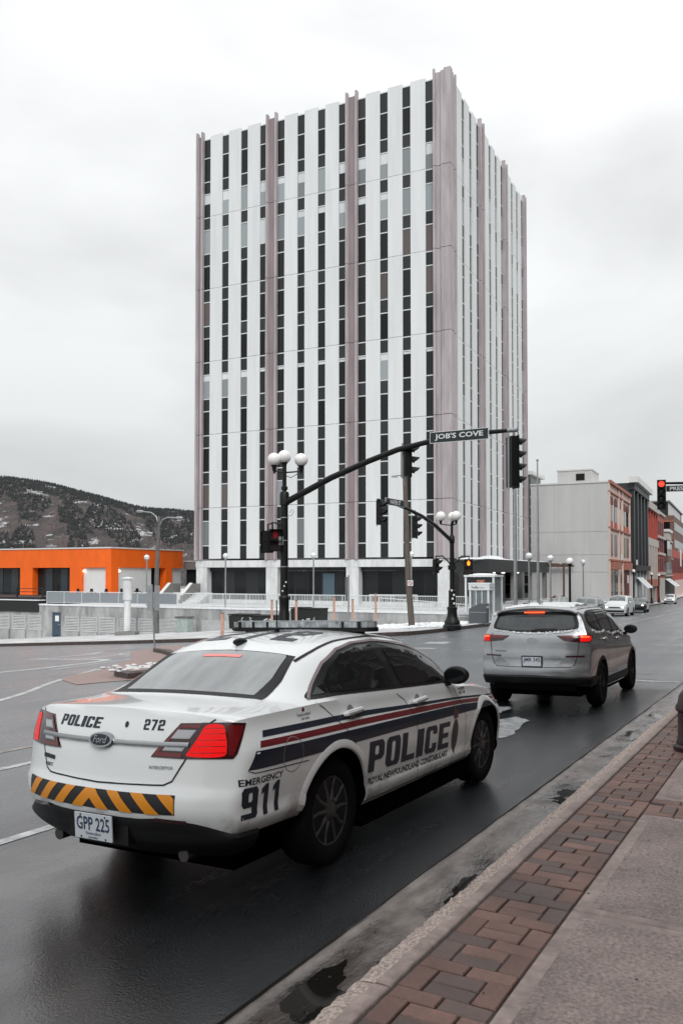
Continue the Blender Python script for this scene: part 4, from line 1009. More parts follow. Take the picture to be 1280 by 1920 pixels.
T = dict(xF=2.33, xR=-2.46, wR=.83, wF=.74, bowR=.20, bowF=.40,
    W=[(2.33, .72), (2.1, .85), (1.8, .935), (1.6, .948), (1.2, .955), (0, .962), (-1.0, .966), (-1.7, .960), (-2.05, .942), (-2.3, .905), (-2.46, .845)],
    zbot=[(2.33, .22), (1.9, .22), (1.0, .30), (-1.0, .31), (-1.5, .36), (-1.9, .425), (-2.46, .43)],
    zsh=[(2.33, .78), (2.0, .84), (1.5, .90), (1.0, .965), (.67, .985), (-.2, 1.035), (-1.0, 1.075), (-1.6, 1.095), (-2.1, 1.09), (-2.46, 1.075)],
    wsh=[(2.33, .66), (2.0, .80), (1.5, .89), (.7, .892), (-.2, .895), (-1.2, .892), (-1.7, .882), (-2.1, .86), (-2.46, .80)],
    P1w=[(2.33, .55), (1.6, .76), (1.15, .78), (.95, .765), (.6, .735), (.1, .705), (-.4, .69), (-.85, .69), (-1.1, .695), (-1.4, .71), (-1.7, .735), (-1.95, .735), (-2.2, .73), (-2.46, .66)],
    P1z=[(2.33, .815), (1.6, .925), (1.15, .99), (.95, 1.055), (.6, 1.225), (.1, 1.385), (-.4, 1.44), (-.85, 1.43), (-1.1, 1.39), (-1.4, 1.285), (-1.7, 1.17), (-1.95, 1.12), (-2.2, 1.115), (-2.46, 1.105)],
    P2w=[(2.33, .42), (1.6, .60), (1.1, .64), (.6, .62), (.1, .58), (-.85, .57), (-1.3, .585), (-1.7, .62), (-2.0, .62), (-2.46, .54)],
    P2z=[(2.33, .83), (1.6, .95), (1.15, 1.015), (.95, 1.10), (.6, 1.29), (.1, 1.455), (-.4, 1.50), (-.85, 1.49), (-1.1, 1.455), (-1.4, 1.365), (-1.7, 1.215), (-1.92, 1.135), (-2.2, 1.13), (-2.46, 1.125)],
    zc=[(2.33, .845), (1.6, .975), (1.2, 1.03), (1.0, 1.10), (.6, 1.335), (.25, 1.475), (-.3, 1.54), (-.8, 1.53), (-1.1, 1.495), (-1.4, 1.405), (-1.66, 1.285), (-1.92, 1.15), (-2.2, 1.15), (-2.46, 1.147)],
    side=[(0, .925), (.06, .955), (.13, .972), (.18, .962), (.30, .972), (.5, .992), (.66, 1.0), (.8, .985), (1, .96)],
    rear=[(.2, -2.40), (.36, -2.56), (.42, -2.62), (.50, -2.665), (.58, -2.69), (.66, -2.685), (.70, -2.665), (.76, -2.655), (.9, -2.635), (1.03, -2.60), (1.10, -2.575), (1.14, -2.565), (1.2, -2.55)],
    front=[(.1, 2.30), (.22, 2.40), (.35, 2.46), (.6, 2.48), (.75, 2.43), (.85, 2.34), (.95, 2.26)])
pol = empty('police_car'); tag(pol, 'white police sedan with navy and red stripes and roof light bar, nearest the camera', 'police car')
me, bv = car_body(T)
body = cut_wheels(me, ['police_white'], (-1.434, 1.434), .41, .37, .58); body.parent = pol
sR, sL, rr_, tp_ = pr_side(bv, -1), pr_side(bv, 1), pr_rear(bv), pr_top(bv)
cR, cL = pr_corner(bv, -1.9, .40, -1), pr_corner(bv, -1.9, .40, 1)
def both(fn):
    for sg, pr in ((-1, sR), (1, sL)): fn(sg, pr)
# side windows
rear_q = [(-1.60, 1.132), (-1.36, 1.128), (-1.30, 1.19), (-1.38, 1.235), (-1.5, 1.175)]
def glass(sg, pr):
    # dark surround, then panes
    decal('window_surround', poly2d([smooth_loop([(-1.63, 1.125), (-1.2, 1.112), (-.2, 1.065), (.6, 1.03), (1.0, 1.012), (.95, 1.055), (.62, 1.235), (.3, 1.345), (0, 1.405), (-.4, 1.445), (-.75, 1.44), (-1.0, 1.405), (-1.25, 1.32), (-1.48, 1.20)], 6)]), pr, 'chrome' if False else 'black_plastic', pol, .003, .07)
    decal('side_window', P2((-1.36, 1.14), (-.42, 1.10), (-.50, 1.428), (-.72, 1.424), (-.98, 1.388), (-1.22, 1.292), (-1.34, 1.215)), pr, 'car_glass', pol, .0065, .07)
    decal('side_window', P2((-.27, 1.092), (.62, 1.052), (.90, 1.045), (.88, 1.07), (.60, 1.222), (.3, 1.325), (0, 1.385), (-.37, 1.425)), pr, 'car_glass', pol, .0065, .07)
    decal('quarter_window', P2((-1.56, 1.14), (-1.385, 1.142), (-1.365, 1.20), (-1.46, 1.185)), pr, 'car_glass', pol, .0065, .07)
    for pts in ([(-1.63, 1.122), (-1.48, 1.205), (-1.25, 1.328), (-1.0, 1.412), (-.75, 1.447), (-.4, 1.452), (0, 1.413), (.3, 1.353), (.62, 1.243), (.95, 1.062)],):
        seam('window_trim', pts, pr, pol, .016, 'column_dark', .008, 60)
both(glass)
decal('rear_window', P2((-1.895, -.66), (-1.91, -.4), (-1.915, 0), (-1.91, .4), (-1.895, .66), (-1.64, .64), (-1.36, .575), (-1.355, 0), (-1.36, -.575), (-1.64, -.64)), tp_, 'black_plastic', pol, .003, .07)
decal('rear_window', P2((-1.845, -.56), (-1.86, 0), (-1.845, .56), (-1.64, .565), (-1.40, .52), (-1.37, .50), (-1.37, -.50), (-1.40, -.52), (-1.64, -.565)), tp_, 'rear_glass', pol, .005, .07)
decal('windscreen', P2((1.06, -.70), (1.10, 0), (1.06, .70), (.35, .60), (.31, 0), (.35, -.60)), tp_, 'car_glass', pol, .004, .08)
decal('brake_light', P2((-1.47, -.17), (-1.47, .17), (-1.435, .17), (-1.435, -.17)), tp_, 'brake_dim' if 'brake_dim' in MATS else mat('brake_dim', (.62, .20, .20), .4, emit=(1, .25, .22), estr=.25), pol, .008, .05)
# stripes down both sides
def zline(p): f = pchip(*zip(*p)); return f
n1t = zline([(-2.6, 1.008), (-1.3, .985), (-.25, .935), (.8, .885), (1.6, .830), (2.2, .80)]); n1b = zline([(-2.6, .972), (-1.3, .950), (-.25, .910), (.8, .868), (1.6, .815), (2.2, .785)])
rt_ = zline([(-2.6, .955), (-1.3, .932), (-.25, .900), (.8, .858), (1.6, .806), (2.2, .775)]); rb_ = zline([(-2.6, .920), (-1.3, .895), (-.25, .861), (.8, .825), (1.6, .775), (2.2, .75)])
n2t = zline([(-2.6, .905), (-1.3, .878), (-.25, .852), (.8, .818), (1.6, .768), (2.2, .742)]); n2b = zline([(-2.6, .800), (-1.3, .788), (-.25, .770), (.8, .745), (1.6, .722), (2.2, .70)])
def band(name, ft, fb, x0, x1, pr, m, off, slant=0):
    b = MB(); n_ = 90; ok = []
    for i in range(n_ + 1):
        x = x0 + (x1 - x0) * i / n_; r_ = []
        for k in range(4):
            zt, zb = ft(x), fb(x); z = zb + (zt - zb) * k / 3; xx = x + slant * (z - .8) * (1 - i / n_); p = pr(xx, z, off); r_.append(p)
        ok.append(r_)
    for r_ in ok: b.v += [tuple(p) if p is not None else (0, 0, 0) for p in r_]
    for i in range(n_):
        for k in range(3):
            if all(q is not None for q in (ok[i][k], ok[i + 1][k], ok[i + 1][k + 1], ok[i][k + 1])): b.f.append((4 * i + k, 4 * i + 4 + k, 4 * i + 5 + k, 4 * i + 1 + k)); b.m.append(0)
    return b.build(name, m, pol, smooth=True)
def stripes(sg, pr):
    band('stripe', n1t, n1b, -2.33, 2.1, pr, 'navy', .0022, .6); band('stripe', rt_, rb_, -2.35, 2.1, pr, 'stripe_red', .0022, .6); band('stripe', n2t, n2b, -2.38, 2.1, pr, 'navy', .0022, .6)
both(stripes)
# lettering on the right hand doors and quarter (and mirrored in place on the other side)
def letters(sg, pr):
    f = pr if sg < 0 else (lambda x, z, o: pr(-.5 - x, z, o))   # reads from rear to front on the right, front to rear on the left
    decal('lettering', block2d('POLICE', -1.0, .50, 0, 1, .14), lambda x, z, o: f(x, .535 + (x + 1) * -.033 + z * .222, o), 'navy_text', pol, .0025, .09)
    decal('lettering', text2d('ROYAL NEWFOUNDLAND CONSTABULARY', -.99, .49, 0, 1, .03, .0), lambda x, z, o: f(x + z * .012, .446 + (x + 1) * -.022 + z * .05, o), 'navy_text', pol, .0025, .12)
    decal('lettering', text2d('272', .85, 1.0, 0, 1, .02), lambda x, z, o: f(x, .905 + z * .055, o), 'navy_text', pol, .0025, .06)
    if sg < 0:
        decal('lettering', block2d('911', -2.42, -2.08, .520, .700, .22), pr, 'navy_text', pol, .0025, .06)
        decal('lettering', text2d('EMERGENCY', -2.43, -2.07, .712, .752, .018), pr, 'navy_text', pol, .0025, .06)
both(letters)
# crest on the front door: crown over an oval with a ring and a pendant
mat('crest_brown', (.10, .055, .045), .4, vary=.5, vscale=60); mat('crest_blue', (.02, .04, .075), .4)
def crest(sg, pr):
    X = .63
    decal('crest', poly2d([[(X + .072 * math.cos(t), .575 + .135 * math.sin(t)) for t in np.linspace(0, 2 * math.pi, 28)[:-1]]]), pr, 'crest_brown', pol, .0032, .05)
    decal('crest', poly2d([[(X + .045 * math.cos(t), .59 + .085 * math.sin(t)) for t in np.linspace(0, 2 * math.pi, 22)[:-1]]]), pr, 'crest_blue', pol, .0042, .05)
    decal('crest', poly2d([[(X + .026 * math.cos(t), .59 + .05 * math.sin(t)) for t in np.linspace(0, 2 * math.pi, 18)[:-1]]]), pr, 'crest_brown', pol, .0052, .05)
    decal('crest', P2((X - .03, .455), (X, .40), (X + .03, .455)), pr, 'crest_brown', pol, .0032, .05)
    decal('crest', P2((X - .045, .72), (X + .045, .72), (X + .065, .80), (X + .03, .785), (X, .84), (X - .03, .785), (X - .065, .80)), pr, 'crest_brown', pol, .0046, .05)
both(crest)
# provincial mark on the rear pillar
decal('lettering', text2d('Newfoundland', -1.83, -1.68, 1.035, 1.055), sR, 'navy_text', pol, .0025, .05)
decal('lettering', text2d('Labrador', -1.80, -1.70, 1.012, 1.030), sR, 'navy_text', pol, .0025, .05)
decal('emblem', P2((-1.765, 1.062), (-1.745, 1.062), (-1.74, 1.078), (-1.755, 1.09), (-1.77, 1.078)), sR, 'stripe_red', pol, .0025, .05)
# panel joints
def joints(sg, pr):
    seam('door_seam', [(-1.585, 1.10), (-1.50, 1.05), (-1.40, .97), (-1.29, .87), (-1.14, .71), (-1.06, .58), (-1.02, .45), (-1.02, .36)], pr, pol)
    seam('door_seam', [(-.42, 1.04), (-.30, .98), (-.22, .86), (-.17, .7), (-.14, .5), (-.13, .335)], pr, pol)
    seam('door_seam', [(.74, .985), (.80, .9), (.86, .75), (.90, .5), (.90, .33)], pr, pol)
    seam('bumper_seam', [(-2.36, .83), (-2.38, .795), (-2.33, .778), (-1.80, .765)], pr, pol, .005)
    seam('fuel_door', [(-1.97 + .105 * math.cos(t), .83 + .105 * math.sin(t)) for t in np.linspace(0, 6.28, 22)], pr, pol, .0045, 'column_dark')
    seam('sill_seam', [(-1.0, .335), (.95, .325)], pr, pol, .01, 'pier_grey')
both(joints)
# wheel arch lips, wheels, sills
for x in (-1.434, 1.434):
    for sg in (-1, 1): arch_lip(pol, x, .37, .41, 'police_white', bv, sg, -8, 188, .06, .012, .34)
for x in (-1.434, 1.434):
    for sg in (-1, 1): wheel(pol, x, sg * .785, .363, .235, 'rim_black', sg, 'steel')
b = MB(); b.box(-2.2, 2.2, -.66, .66, .15, .32); b.box(-1.0, 1.0, -.88, .88, .15, .306); b.build('underbody', 'well', pol)  # underbody widened and lowered to block light and darken the road beneath
# handles, mirrors
for sg, pr in ((-1, sR), (1, sL)):
    handle(pol, -1.165, pr, .985, 'white_plain'); handle(pol, -.045, pr, .945, 'white_plain'); mirror(pol, .60, sg * .985, 1.10, 'black_plastic', sg, .86)
# boot lid joint, bright bar, badge
bl = [(-.72, 1.09), (-.68, 1.06), (-.585, .86), (-.52, .745), (-.47, .722), (0, .708), (.47, .722), (.52, .745), (.585, .86), (.68, 1.06), (.72, 1.09)]
seam('boot_seam', bl, rr_, pol, .009, 'seam', .003, 70)
b = MB(); rows = []
for i in range(61):
    a = -.60 + 1.2 * i / 60; rows.append([rr_(a, .938, -.002), rr_(a, .936, .016), rr_(a, .948, .020), rr_(a, .962, .016), rr_(a, .960, -.002)])
for r_ in rows: b.v += [tuple(p) for p in r_]
for i in range(60):
    for k in range(4): b.f.append((5 * i + k, 5 * i + 5 + k, 5 * i + 6 + k, 5 * i + 1 + k)); b.m.append(0)
b.build('chrome_bar', 'chrome', pol, smooth=True)
bd = decal('badge', poly2d([[(.095 * math.cos(t), .95 + .042 * math.sin(t)) for t in np.linspace(0, 2 * math.pi, 30)[:-1]]]), rr_, 'chrome', pol, .028, .05, skirt=.03)
decal('badge', poly2d([[(.078 * math.cos(t), .95 + .032 * math.sin(t)) for t in np.linspace(0, 2 * math.pi, 30)[:-1]]]), rr_, 'navy_text', pol, .031, .05)
decal('lettering', text2d('Ford', -.05, .05, .932, .972, .0, .2), rr_, 'chrome', pol, .034, .05)
# rear lettering
decal('lettering', block2d('POLICE', -.43, -.05, 1.015, 1.08, .16, .22), rr_, 'navy_text', pol, .0025, .05)
decal('lettering', block2d('272', .29, .43, 1.025, 1.085, .25), rr_, 'navy_text', pol, .0025, .05)
decal('lettering', text2d('CABOT', -.545, -.45, .755, .778, .02), rr_, 'ink', pol, .0025, .05)
decal('emblem', P2((-.57, .805), (-.43, .80), (-.43, .825), (-.57, .83)), rr_, 'ink', pol, .0045, .05)
decal('emblem', text2d('INTERCEPTOR', .37, .52, .81, .828, .03), rr_, 'chrome', pol, .0045, .05)
decal('boot_lock', poly2d([[(.165 + .014 * math.cos(t), 1.05 + .018 * math.sin(t)) for t in np.linspace(0, 2 * math.pi, 14)[:-1]]]), rr_, 'ink', pol, .004, .05)
# amber and black chevrons across the bumper
def chev():
    z0, z1 = .560, .672; A0, A1 = -.73, .555
    f = lambda a, c, o: rr_(a, c + .012 * (a > 9), o)
    decal('bumper_band', P2((A0, z0), (A1, z0), (A1, z1), (A0, z1)), f, 'ink', pol, .003, .03)
    ctr = -.045; sl = .115; pit = .178; wq = .088
    def clip(P, lim, keep):
        o = []
        for i in range(len(P)):
            p, q = P[i - 1], P[i]; ip, iq = keep(p[0]), keep(q[0])
            if ip != iq: t = (lim - p[0]) / (q[0] - p[0]); o.append((lim, p[1] + t * (q[1] - p[1])))
            if iq: o.append(q)
        return o
    for sd in (1, -1):
        for k in range(6):
            t0 = .04 + .088 + (k - 1) * pit
            pts = [(.012, z1), (.04, z1), (.04 + sl, z0), (.06, z0), (.012, z0 + .052)] if k == 0 else [(t0, z1), (t0 + wq, z1), (t0 + wq + sl, z0), (t0 + sl, z0)]
            if k == 0: pts = [(.0, z1)] + pts[1:4] + [(.0, z0 + .056)]
            pts = [(ctr + sd * x, zz) for x, zz in pts]; pts = clip(pts, A1 - .004, lambda x: x <= A1 - .004); pts = clip(pts, A0 + .004, lambda x: x >= A0 + .004) if pts else pts
            if len(pts) >= 3: decal('bumper_chevron', P2(*pts), f, 'amber', pol, .006, .03)
chev()
# black lower bumper, reflectors, plate, exhaust
b = MB(); rows = []; n_ = 60
zl = pchip([-.86, -.62, -.42, -.30, 0, .30, .42, .62, .86], [.44, .515, .535, .525, .525, .525, .535, .515, .44])
for i in range(n_ + 1):
    t = rad(-60 + 120 * i / n_); d = Vector((-math.cos(t), -math.sin(t), 0)); c = Vector((-1.75, 0, 0)); r_ = []
    h0, nn, *_ = bv.ray_cast(Vector((c.x, c.y, .47)) + d * 3, -d); zt = max(.445, zl(-h0.y))
    for k in range(9):
        z = .285 + (zt - .285) * k / 8; h, nn, *_ = bv.ray_cast(Vector((c.x, c.y, max(z, .45))) + d * 3, -d)
        r_.append(Vector((h.x, h.y, z)) + d * ((.016 if k < 8 else .002) - max(0, .42 - z) ** 1.5 * 3.2))
    rows.append(r_)
for r_ in rows: b.v += [tuple(p) for p in r_]
for i in range(n_):
    for k in range(8): b.f.append((9 * i + k, 9 * i + 9 + k, 9 * i + 10 + k, 9 * i + 1 + k)); b.m.append(0)
bmp = b.build('lower_bumper', 'black_plastic', pol, smooth=True)
b = MB(); b.box(-2.66, -2.60, -.24, .24, .36, .555); b.build('plate_recess', 'black_plastic', pol)
plate(pol, -2.70, .452, 'GPP 225', ('Newfoundland', 'Labrador'), -.06)
for s in (1, -1): decal('reflector', P2((s * .42, .527), (s * .62, .512), (s * .62, .536), (s * .44, .548)), rr_, 'lens_dark', pol, .018, .06)
for s in (-1, 1):
    b = MB(); b.lathe([(.030, -2.50), (.038, -2.50), (.036, -2.2)], 20, (0, s * .52, .30), 'x'); b.build('exhaust_tip', 'hub_metal', pol, smooth=True)
# tail lamps: body part wraps the corner, inner part sits in the boot lid
for sg, pr, s in ((-1, cR, 1), (1, cL, -1)):
    lamp = decal('tail_light', P2((14.6, .872), (23.6, 1.072), (40, 1.072), (46.5, 1.062), (45.5, 1.03), (41.5, .90), (39.5, .872)), pr, 'lens_dark', pol, .006, .8, sc2=(1, 10), skirt=.03)
    inner = decal('tail_light', P2((s * .375, .878), (s * .570, .872), (s * .672, 1.070), (s * .53, 1.068)), rr_, 'lens_dark', pol, .006, .04, skirt=.02)
    for pts in ([(.395, .885), (.562, .880), (.572, .902), (.402, .905)], [(.525, 1.042), (.545, 1.058), (.655, 1.060), (.646, 1.042)], [(.405, .905), (.428, .905), (.545, 1.045), (.527, 1.045)]): decal('lens', P2(*[(s * x, z) for x, z in pts]), rr_, 'lens_red', inner, .010, .05)
    for pts in ([(.445, .916), (.568, .914), (.590, .950), (.472, .952)], [(.488, .982), (.600, .982), (.630, 1.030), (.522, 1.032)]):
        decal('lens', P2(*[(s * x, z) for x, z in pts]), rr_, 'chrome', inner, .011, .05)
        cx_ = sum(p[0] for p in pts) / 4; cz_ = sum(p[1] for p in pts) / 4
        decal('lens', P2(*[(s * (cx_ + (x - cx_) * .86), cz_ + (z - cz_) * .72) for x, z in pts]), rr_, 'lens_clear', inner, .0125, .05)
    # lit segment, with a hotter core
    if sg > 0: lit_ = [(27, .886), (35, .884), (37.5, .93), (38, 1.0), (37, 1.05), (31, 1.05), (29, .98), (27, .92)]
    else: lit_ = None
    decal('lens', poly2d([smooth_loop(lit_ or [(17.5, .886), (34, .884), (36.5, .93), (36, 1.0), (34.5, 1.056), (26, 1.056), (21.5, .98), (18, .92)], 4)]), pr, 'lamp_on', lamp, .0085, .8, sc2=(1, 10))
    for q_ in (.905, .94, .975, 1.01, 1.04): seam('lens_rib', [(17.5 + (q_ - .88) * 48 if sg < 0 else 29, q_), (36, q_)], pr, lamp, .0035, 'lens_red', .0095, 14)
    decal('lens', P2((37.4, .888), (39.6, .89), (43.5, 1.0), (45, 1.05), (37, 1.058)), pr, 'lens_red', lamp, .0085, .8, sc2=(1, 10))
# light bar across the roof, feet and straps
lb = empty('light_bar'); lb.parent = pol; lb.location = (-.28, .05, 1.528)
mat('bar_clear', (.36, .385, .40), .18, vary=.8, vscale=26, stretch=(.5, 1, .4), coat=1); mat('bar_top', (.34, .355, .36), .3, coat=.5)
def bar_outline(w_, d_): return smooth_loop([(-d_, -w_ * .7), (-d_ * .95, w_ * .7), (-d_ * .55, w_), (d_ * .35, w_), (d_ * .8, w_ * .72), (d_, 0), (d_ * .8, -w_ * .72), (d_ * .35, -w_), (-d_ * .55, -w_)], 5)
for nm, z0, z1, m_, sc_ in (('bar_base', -.010, .024, 'black_plastic', 1), ('bar_lens', .025, .072, 'bar_clear', .985), ('bar_cover', .073, .080, 'bar_top', .93)):
    b = MB(); b.prism(bar_outline(.70 * sc_, .105 * sc_), z0, z1); b.build(nm, m_, lb)
for k in range(9):
    y = -.60 + 1.2 * k / 8; b = MB(); b.box(-.1045, -.07, y - .012, y + .012, .0245, .0725); b.build('bar_divider', 'black_plastic', lb)
for s in (-1, 1):
    b = MB(); b.obox((-.10, s * .50, -.045), (.10, s * .50, -.045), .10, .04); b.obox((0, s * .50, -.05), (0, s * .50, .005), .16, .08); b.obox((-.08, s * .49, -.015), (-.08, s * .30, -.005), .06, .03); b.build('bar_foot', 'black_plastic', lb)
    b = MB(); b.tube([(0, s * .53, -.05), (0, s * .62, -.095), (0, s * .685, -.16)], .018, 6); b.build('bar_strap', 'pier_grey', lb)
b = MB(); b.box(-.08, .06, -.48, -.02, -.03, -.001); b.build('bar_tray', 'snow', lb)
# roof: aerials, fin, big numerals
b = MB(); b.tube([(0, 0, 0), (0, 0, .035)], .022, 8); b.tube([(0, 0, .03), (0, 0, .26)], .005, 6); an = b.build('aerial', 'black_plastic', pol); an.location = (-.75, .0, 1.525)
b = MB(); b.sphere((0, 0, 0), .085, 14, 8, 0, (1.0, .36, .34)); fn = b.build('aerial_fin', 'black_plastic', pol, smooth=True); fn.location = (-1.24, 0, 1.475)
for i, (ch, y0) in enumerate((('2', -.44), ('7', -.14), ('2', .16))):
    g = poly2d(BLOCK[ch])
    for v in g.verts: v.co = Vector((-1.12 + v.co.y * .50, .44 - (i * .31) - v.co.x * .21, 0))
    decal('roof_number', g, tp_, 'navy', pol, .003, .06)
seam('roof_seam', [(-1.42, -.60), (-1.2, -.615), (-.6, -.61), (0, -.615), (.3, -.63)], tp_, pol, .02, 'black_plastic', .004, 50); seam('roof_seam', [(-1.42, .60), (-1.2, .615), (-.6, .61), (0, .615), (.3, .63)], tp_, pol, .02, 'black_plastic', .004, 50)
# front end, only glimpsed from the side: lamps and grille
pf_ = pr_rear(bv, 6)
for s in (-1, 1): decal('headlight', P2((s * .48, .62), (s * .80, .66), (s * .82, .76), (s * .5, .70)), pf_, 'lens_clear', pol, .006, .06)
decal('grille', P2((-.45, .5), (.45, .5), (.48, .72), (-.48, .72)), pf_, 'black_plastic', pol, .006, .06)
place_car(pol, (-.1196, 7.3316, -.157), rad(29.966), rad(-1.2), rad(-1.8))
# =================================================================== SILVER SUV AHEAD
mat('silver', (.36, .37, .38), .24, metal=.75, vary=.18, vscale=2.5, coat=.9)
mat('suv_glass', (.008, .009, .010), .06, spec=.35); mat('hatch_glass', (.055, .062, .066), .12, spec=.5, vary=.5, vscale=2.5)
T2 = dict(xF=2.08, xR=-2.02, wR=.86, wF=.82, bowR=.15, bowF=.16, powR=2.8,
    W=[(2.08, .84), (1.7, .905), (1.2, .92), (0, .925), (-1.0, .925), (-1.6, .92), (-2.02, .885)],
    zbot=[(2.08, .26), (1.0, .27), (-1.0, .28), (-1.7, .36), (-2.02, .37)],
    zsh=[(2.08, .86), (1.6, .98), (1.0, 1.06), (.2, 1.10), (-.8, 1.15), (-1.5, 1.19), (-2.02, 1.20)],
    wsh=[(2.08, .80), (1.4, .86), (.8, .862), (-.8, .868), (-1.6, .862), (-2.02, .822)],
    P1w=[(2.08, .72), (1.35, .76), (1.1, .75), (.8, .73), (.3, .695), (-.4, .68), (-1.2, .68), (-1.7, .685), (-2.02, .69)],
    P1z=[(2.08, .90), (1.35, 1.05), (1.1, 1.12), (.8, 1.28), (.3, 1.48), (-.4, 1.565), (-1.2, 1.56), (-1.7, 1.53), (-2.02, 1.49)],
    P2w=[(2.08, .55), (1.3, .60), (.8, .61), (.2, .57), (-1.2, .57), (-2.02, .60)],
    P2z=[(2.08, .92), (1.35, 1.08), (1.1, 1.16), (.8, 1.33), (.3, 1.545), (-.4, 1.62), (-1.2, 1.615), (-1.7, 1.59), (-2.02, 1.555)],
    zc=[(2.08, .94), (1.4, 1.09), (1.15, 1.16), (.8, 1.36), (.4, 1.55), (-.2, 1.655), (-1.0, 1.665), (-1.7, 1.635), (-2.02, 1.60)],
    side=[(0, .94), (.1, .965), (.2, .975), (.35, .985), (.55, .995), (.7, 1.0), (.85, .985), (1, .96)],
    rear=[(.2, -2.0), (.37, -2.15), (.45, -2.22), (.55, -2.255), (.66, -2.25), (.72, -2.225), (.85, -2.225), (.95, -2.205), (1.06, -2.20), (1.16, -2.18), (1.25, -2.12), (1.40, -2.03), (1.52, -1.955), (1.56, -1.975), (1.7, -1.99)],
    front=[(.1, 2.1), (.3, 2.2), (.6, 2.225), (.8, 2.2), (.95, 2.1), (1.1, 2.0)])
suv = empty('suv'); tag(suv, 'silver sport utility vehicle with snowy roof and lit brake lights ahead of police car', 'suv')
me, bv2 = car_body(T2)
bd2 = cut_wheels(me, ['silver'], (-1.335, 1.335), .395, .36, .56); bd2.parent = suv
qR, qL, qr, qt = pr_side(bv2, -1), pr_side(bv2, 1), pr_rear(bv2), pr_top(bv2)
kR, kL = pr_corner(bv2, -1.5, .35, -1), pr_corner(bv2, -1.5, .35, 1)
for pr in (qR, qL):
    decal('window_surround', poly2d([smooth_loop([(-1.78, 1.34), (-1.5, 1.245), (-.8, 1.195), (.3, 1.15), (.95, 1.125), (1.05, 1.14), (.8, 1.275), (.3, 1.475), (-.2, 1.548), (-.9, 1.562), (-1.45, 1.545), (-1.72, 1.47)], 6)]), pr, 'black_plastic', suv, .003, .08)
    decal('side_window', P2((-.98, 1.225), (-.18, 1.185), (-.22, 1.532), (-.6, 1.54), (-1.02, 1.535)), pr, 'suv_glass', suv, .006, .08)
    decal('side_window', P2((-.08, 1.18), (.72, 1.148), (.9, 1.15), (.76, 1.27), (.28, 1.455), (-.12, 1.525)), pr, 'suv_glass', suv, .006, .08)
    decal('quarter_window', P2((-1.08, 1.232), (-1.12, 1.532), (-1.42, 1.52), (-1.66, 1.45), (-1.70, 1.36), (-1.5, 1.265)), pr, 'suv_glass', suv, .006, .08)
    seam('door_seam', [(-1.04, 1.2), (-1.0, 1.0), (-.98, .86), (-.85, .65), (-.72, .45), (-.70, .36)], pr, suv); seam('door_seam', [(-.13, 1.16), (-.10, .9), (-.08, .34)], pr, suv); seam('door_seam', [(.78, 1.10), (.84, .9), (.86, .34)], pr, suv)
    for x, z in ((-.98, 1.075), (.10, 1.04)): handle(suv, x, pr, z, 'silver')
    b = MB(); rows = []
    for i in range(31):
        x = -.90 + 1.8 * i / 30; rows.append([pr(x, .30, .006), pr(x, .34, .014), pr(x, .42, .012), pr(x, .44, .002)])
    for r_ in rows: b.v += [tuple(p) for p in r_]
    for i in range(30):
        for k in range(3): b.f.append((4 * i + k, 4 * i + 4 + k, 4 * i + 5 + k, 4 * i + 1 + k)); b.m.append(0)
    b.build('sill_cladding', 'black_plastic', suv, smooth=True)
for x in (-1.335, 1.335):
    for sg in (-1, 1):
        arch_lip(suv, x, .36, .395, 'black_plastic', bv2, sg, -5, 185, .06, .012, .30); wheel(suv, x, sg * .80, .36, .23, 'rim_black', sg, 'alloy')
b = MB(); b.box(-2.0, 2.0, -.70, .70, .20, .36); b.box(-.95, .95, -.84, .84, .22, .30); b.build('underbody', 'well', suv)
b = MB(); b.lathe([(.16, 0), (.16, .5)], 14, (-1.75, -.25, .33), 'y'); b.build('silencer', 'well', suv)
# hatch: glass, spoiler, joints
decal('hatch_window', poly2d([smooth_loop([(-.70, 1.30), (-.62, 1.26), (-.3, 1.225), (0, 1.218), (.3, 1.225), (.62, 1.26), (.70, 1.30), (.665, 1.44), (.60, 1.525), (0, 1.545), (-.60, 1.525), (-.665, 1.44)], 5)]), qr, 'black_plastic', suv, .004, .06)
decal('hatch_window', poly2d([smooth_loop([(-.64, 1.31), (-.56, 1.272), (-.3, 1.25), (0, 1.243), (.3, 1.25), (.56, 1.272), (.64, 1.31), (.61, 1.42), (.55, 1.475), (0, 1.49), (-.55, 1.475), (-.61, 1.42)], 5)]), qr, 'hatch_glass', suv, .0065, .06)
b = MB(); rows = []
for i in range(41):
    a = -.66 + 1.32 * i / 40; p = qr(a, 1.545, 0) ; t_ = qt(-1.80, -a, 0); z1 = t_.z
    x0 = -2.03 + .16 * (abs(a) / .86) ** 2.8; rows.append([Vector((-1.78, -a, z1 + .004)), Vector((x0 + .03, -a, z1 - .012)), Vector((x0, -a, z1 - .03)), Vector((x0 + .01, -a, z1 - .055)), Vector((x0 + .10, -a, z1 - .075))])
for r_ in rows: b.v += [tuple(p) for p in r_]
for i in range(40):
    for k in range(4): b.f.append((5 * i + k, 5 * i + 5 + k, 5 * i + 6 + k, 5 * i + 1 + k)); b.m.append(0)
b.build('roof_spoiler', 'silver', suv, smooth=True)
decal('brake_light', P2((-.17, 1.522), (.17, 1.522), (.17, 1.548), (-.17, 1.548)), lambda a, z, o: (lambda p: Vector((p.x - .05, p.y, p.z)) if p else None)(qr(a, z, o)), 'lamp_orange', suv, .012, .05)
decal('brake_light', P2((-.13, 1.492), (.15, 1.49), (.15, 1.512), (-.13, 1.514)), qr, 'lens_red', suv, .010, .05)
seam('hatch_seam', [(-.70, 1.2), (-.72, 1.05), (-.70, .86), (-.66, .72), (-.60, .672), (0, .662), (.60, .672), (.66, .72), (.70, .86), (.72, 1.05), (.70, 1.2)], qr, suv, .010, 'seam', .003, 70)
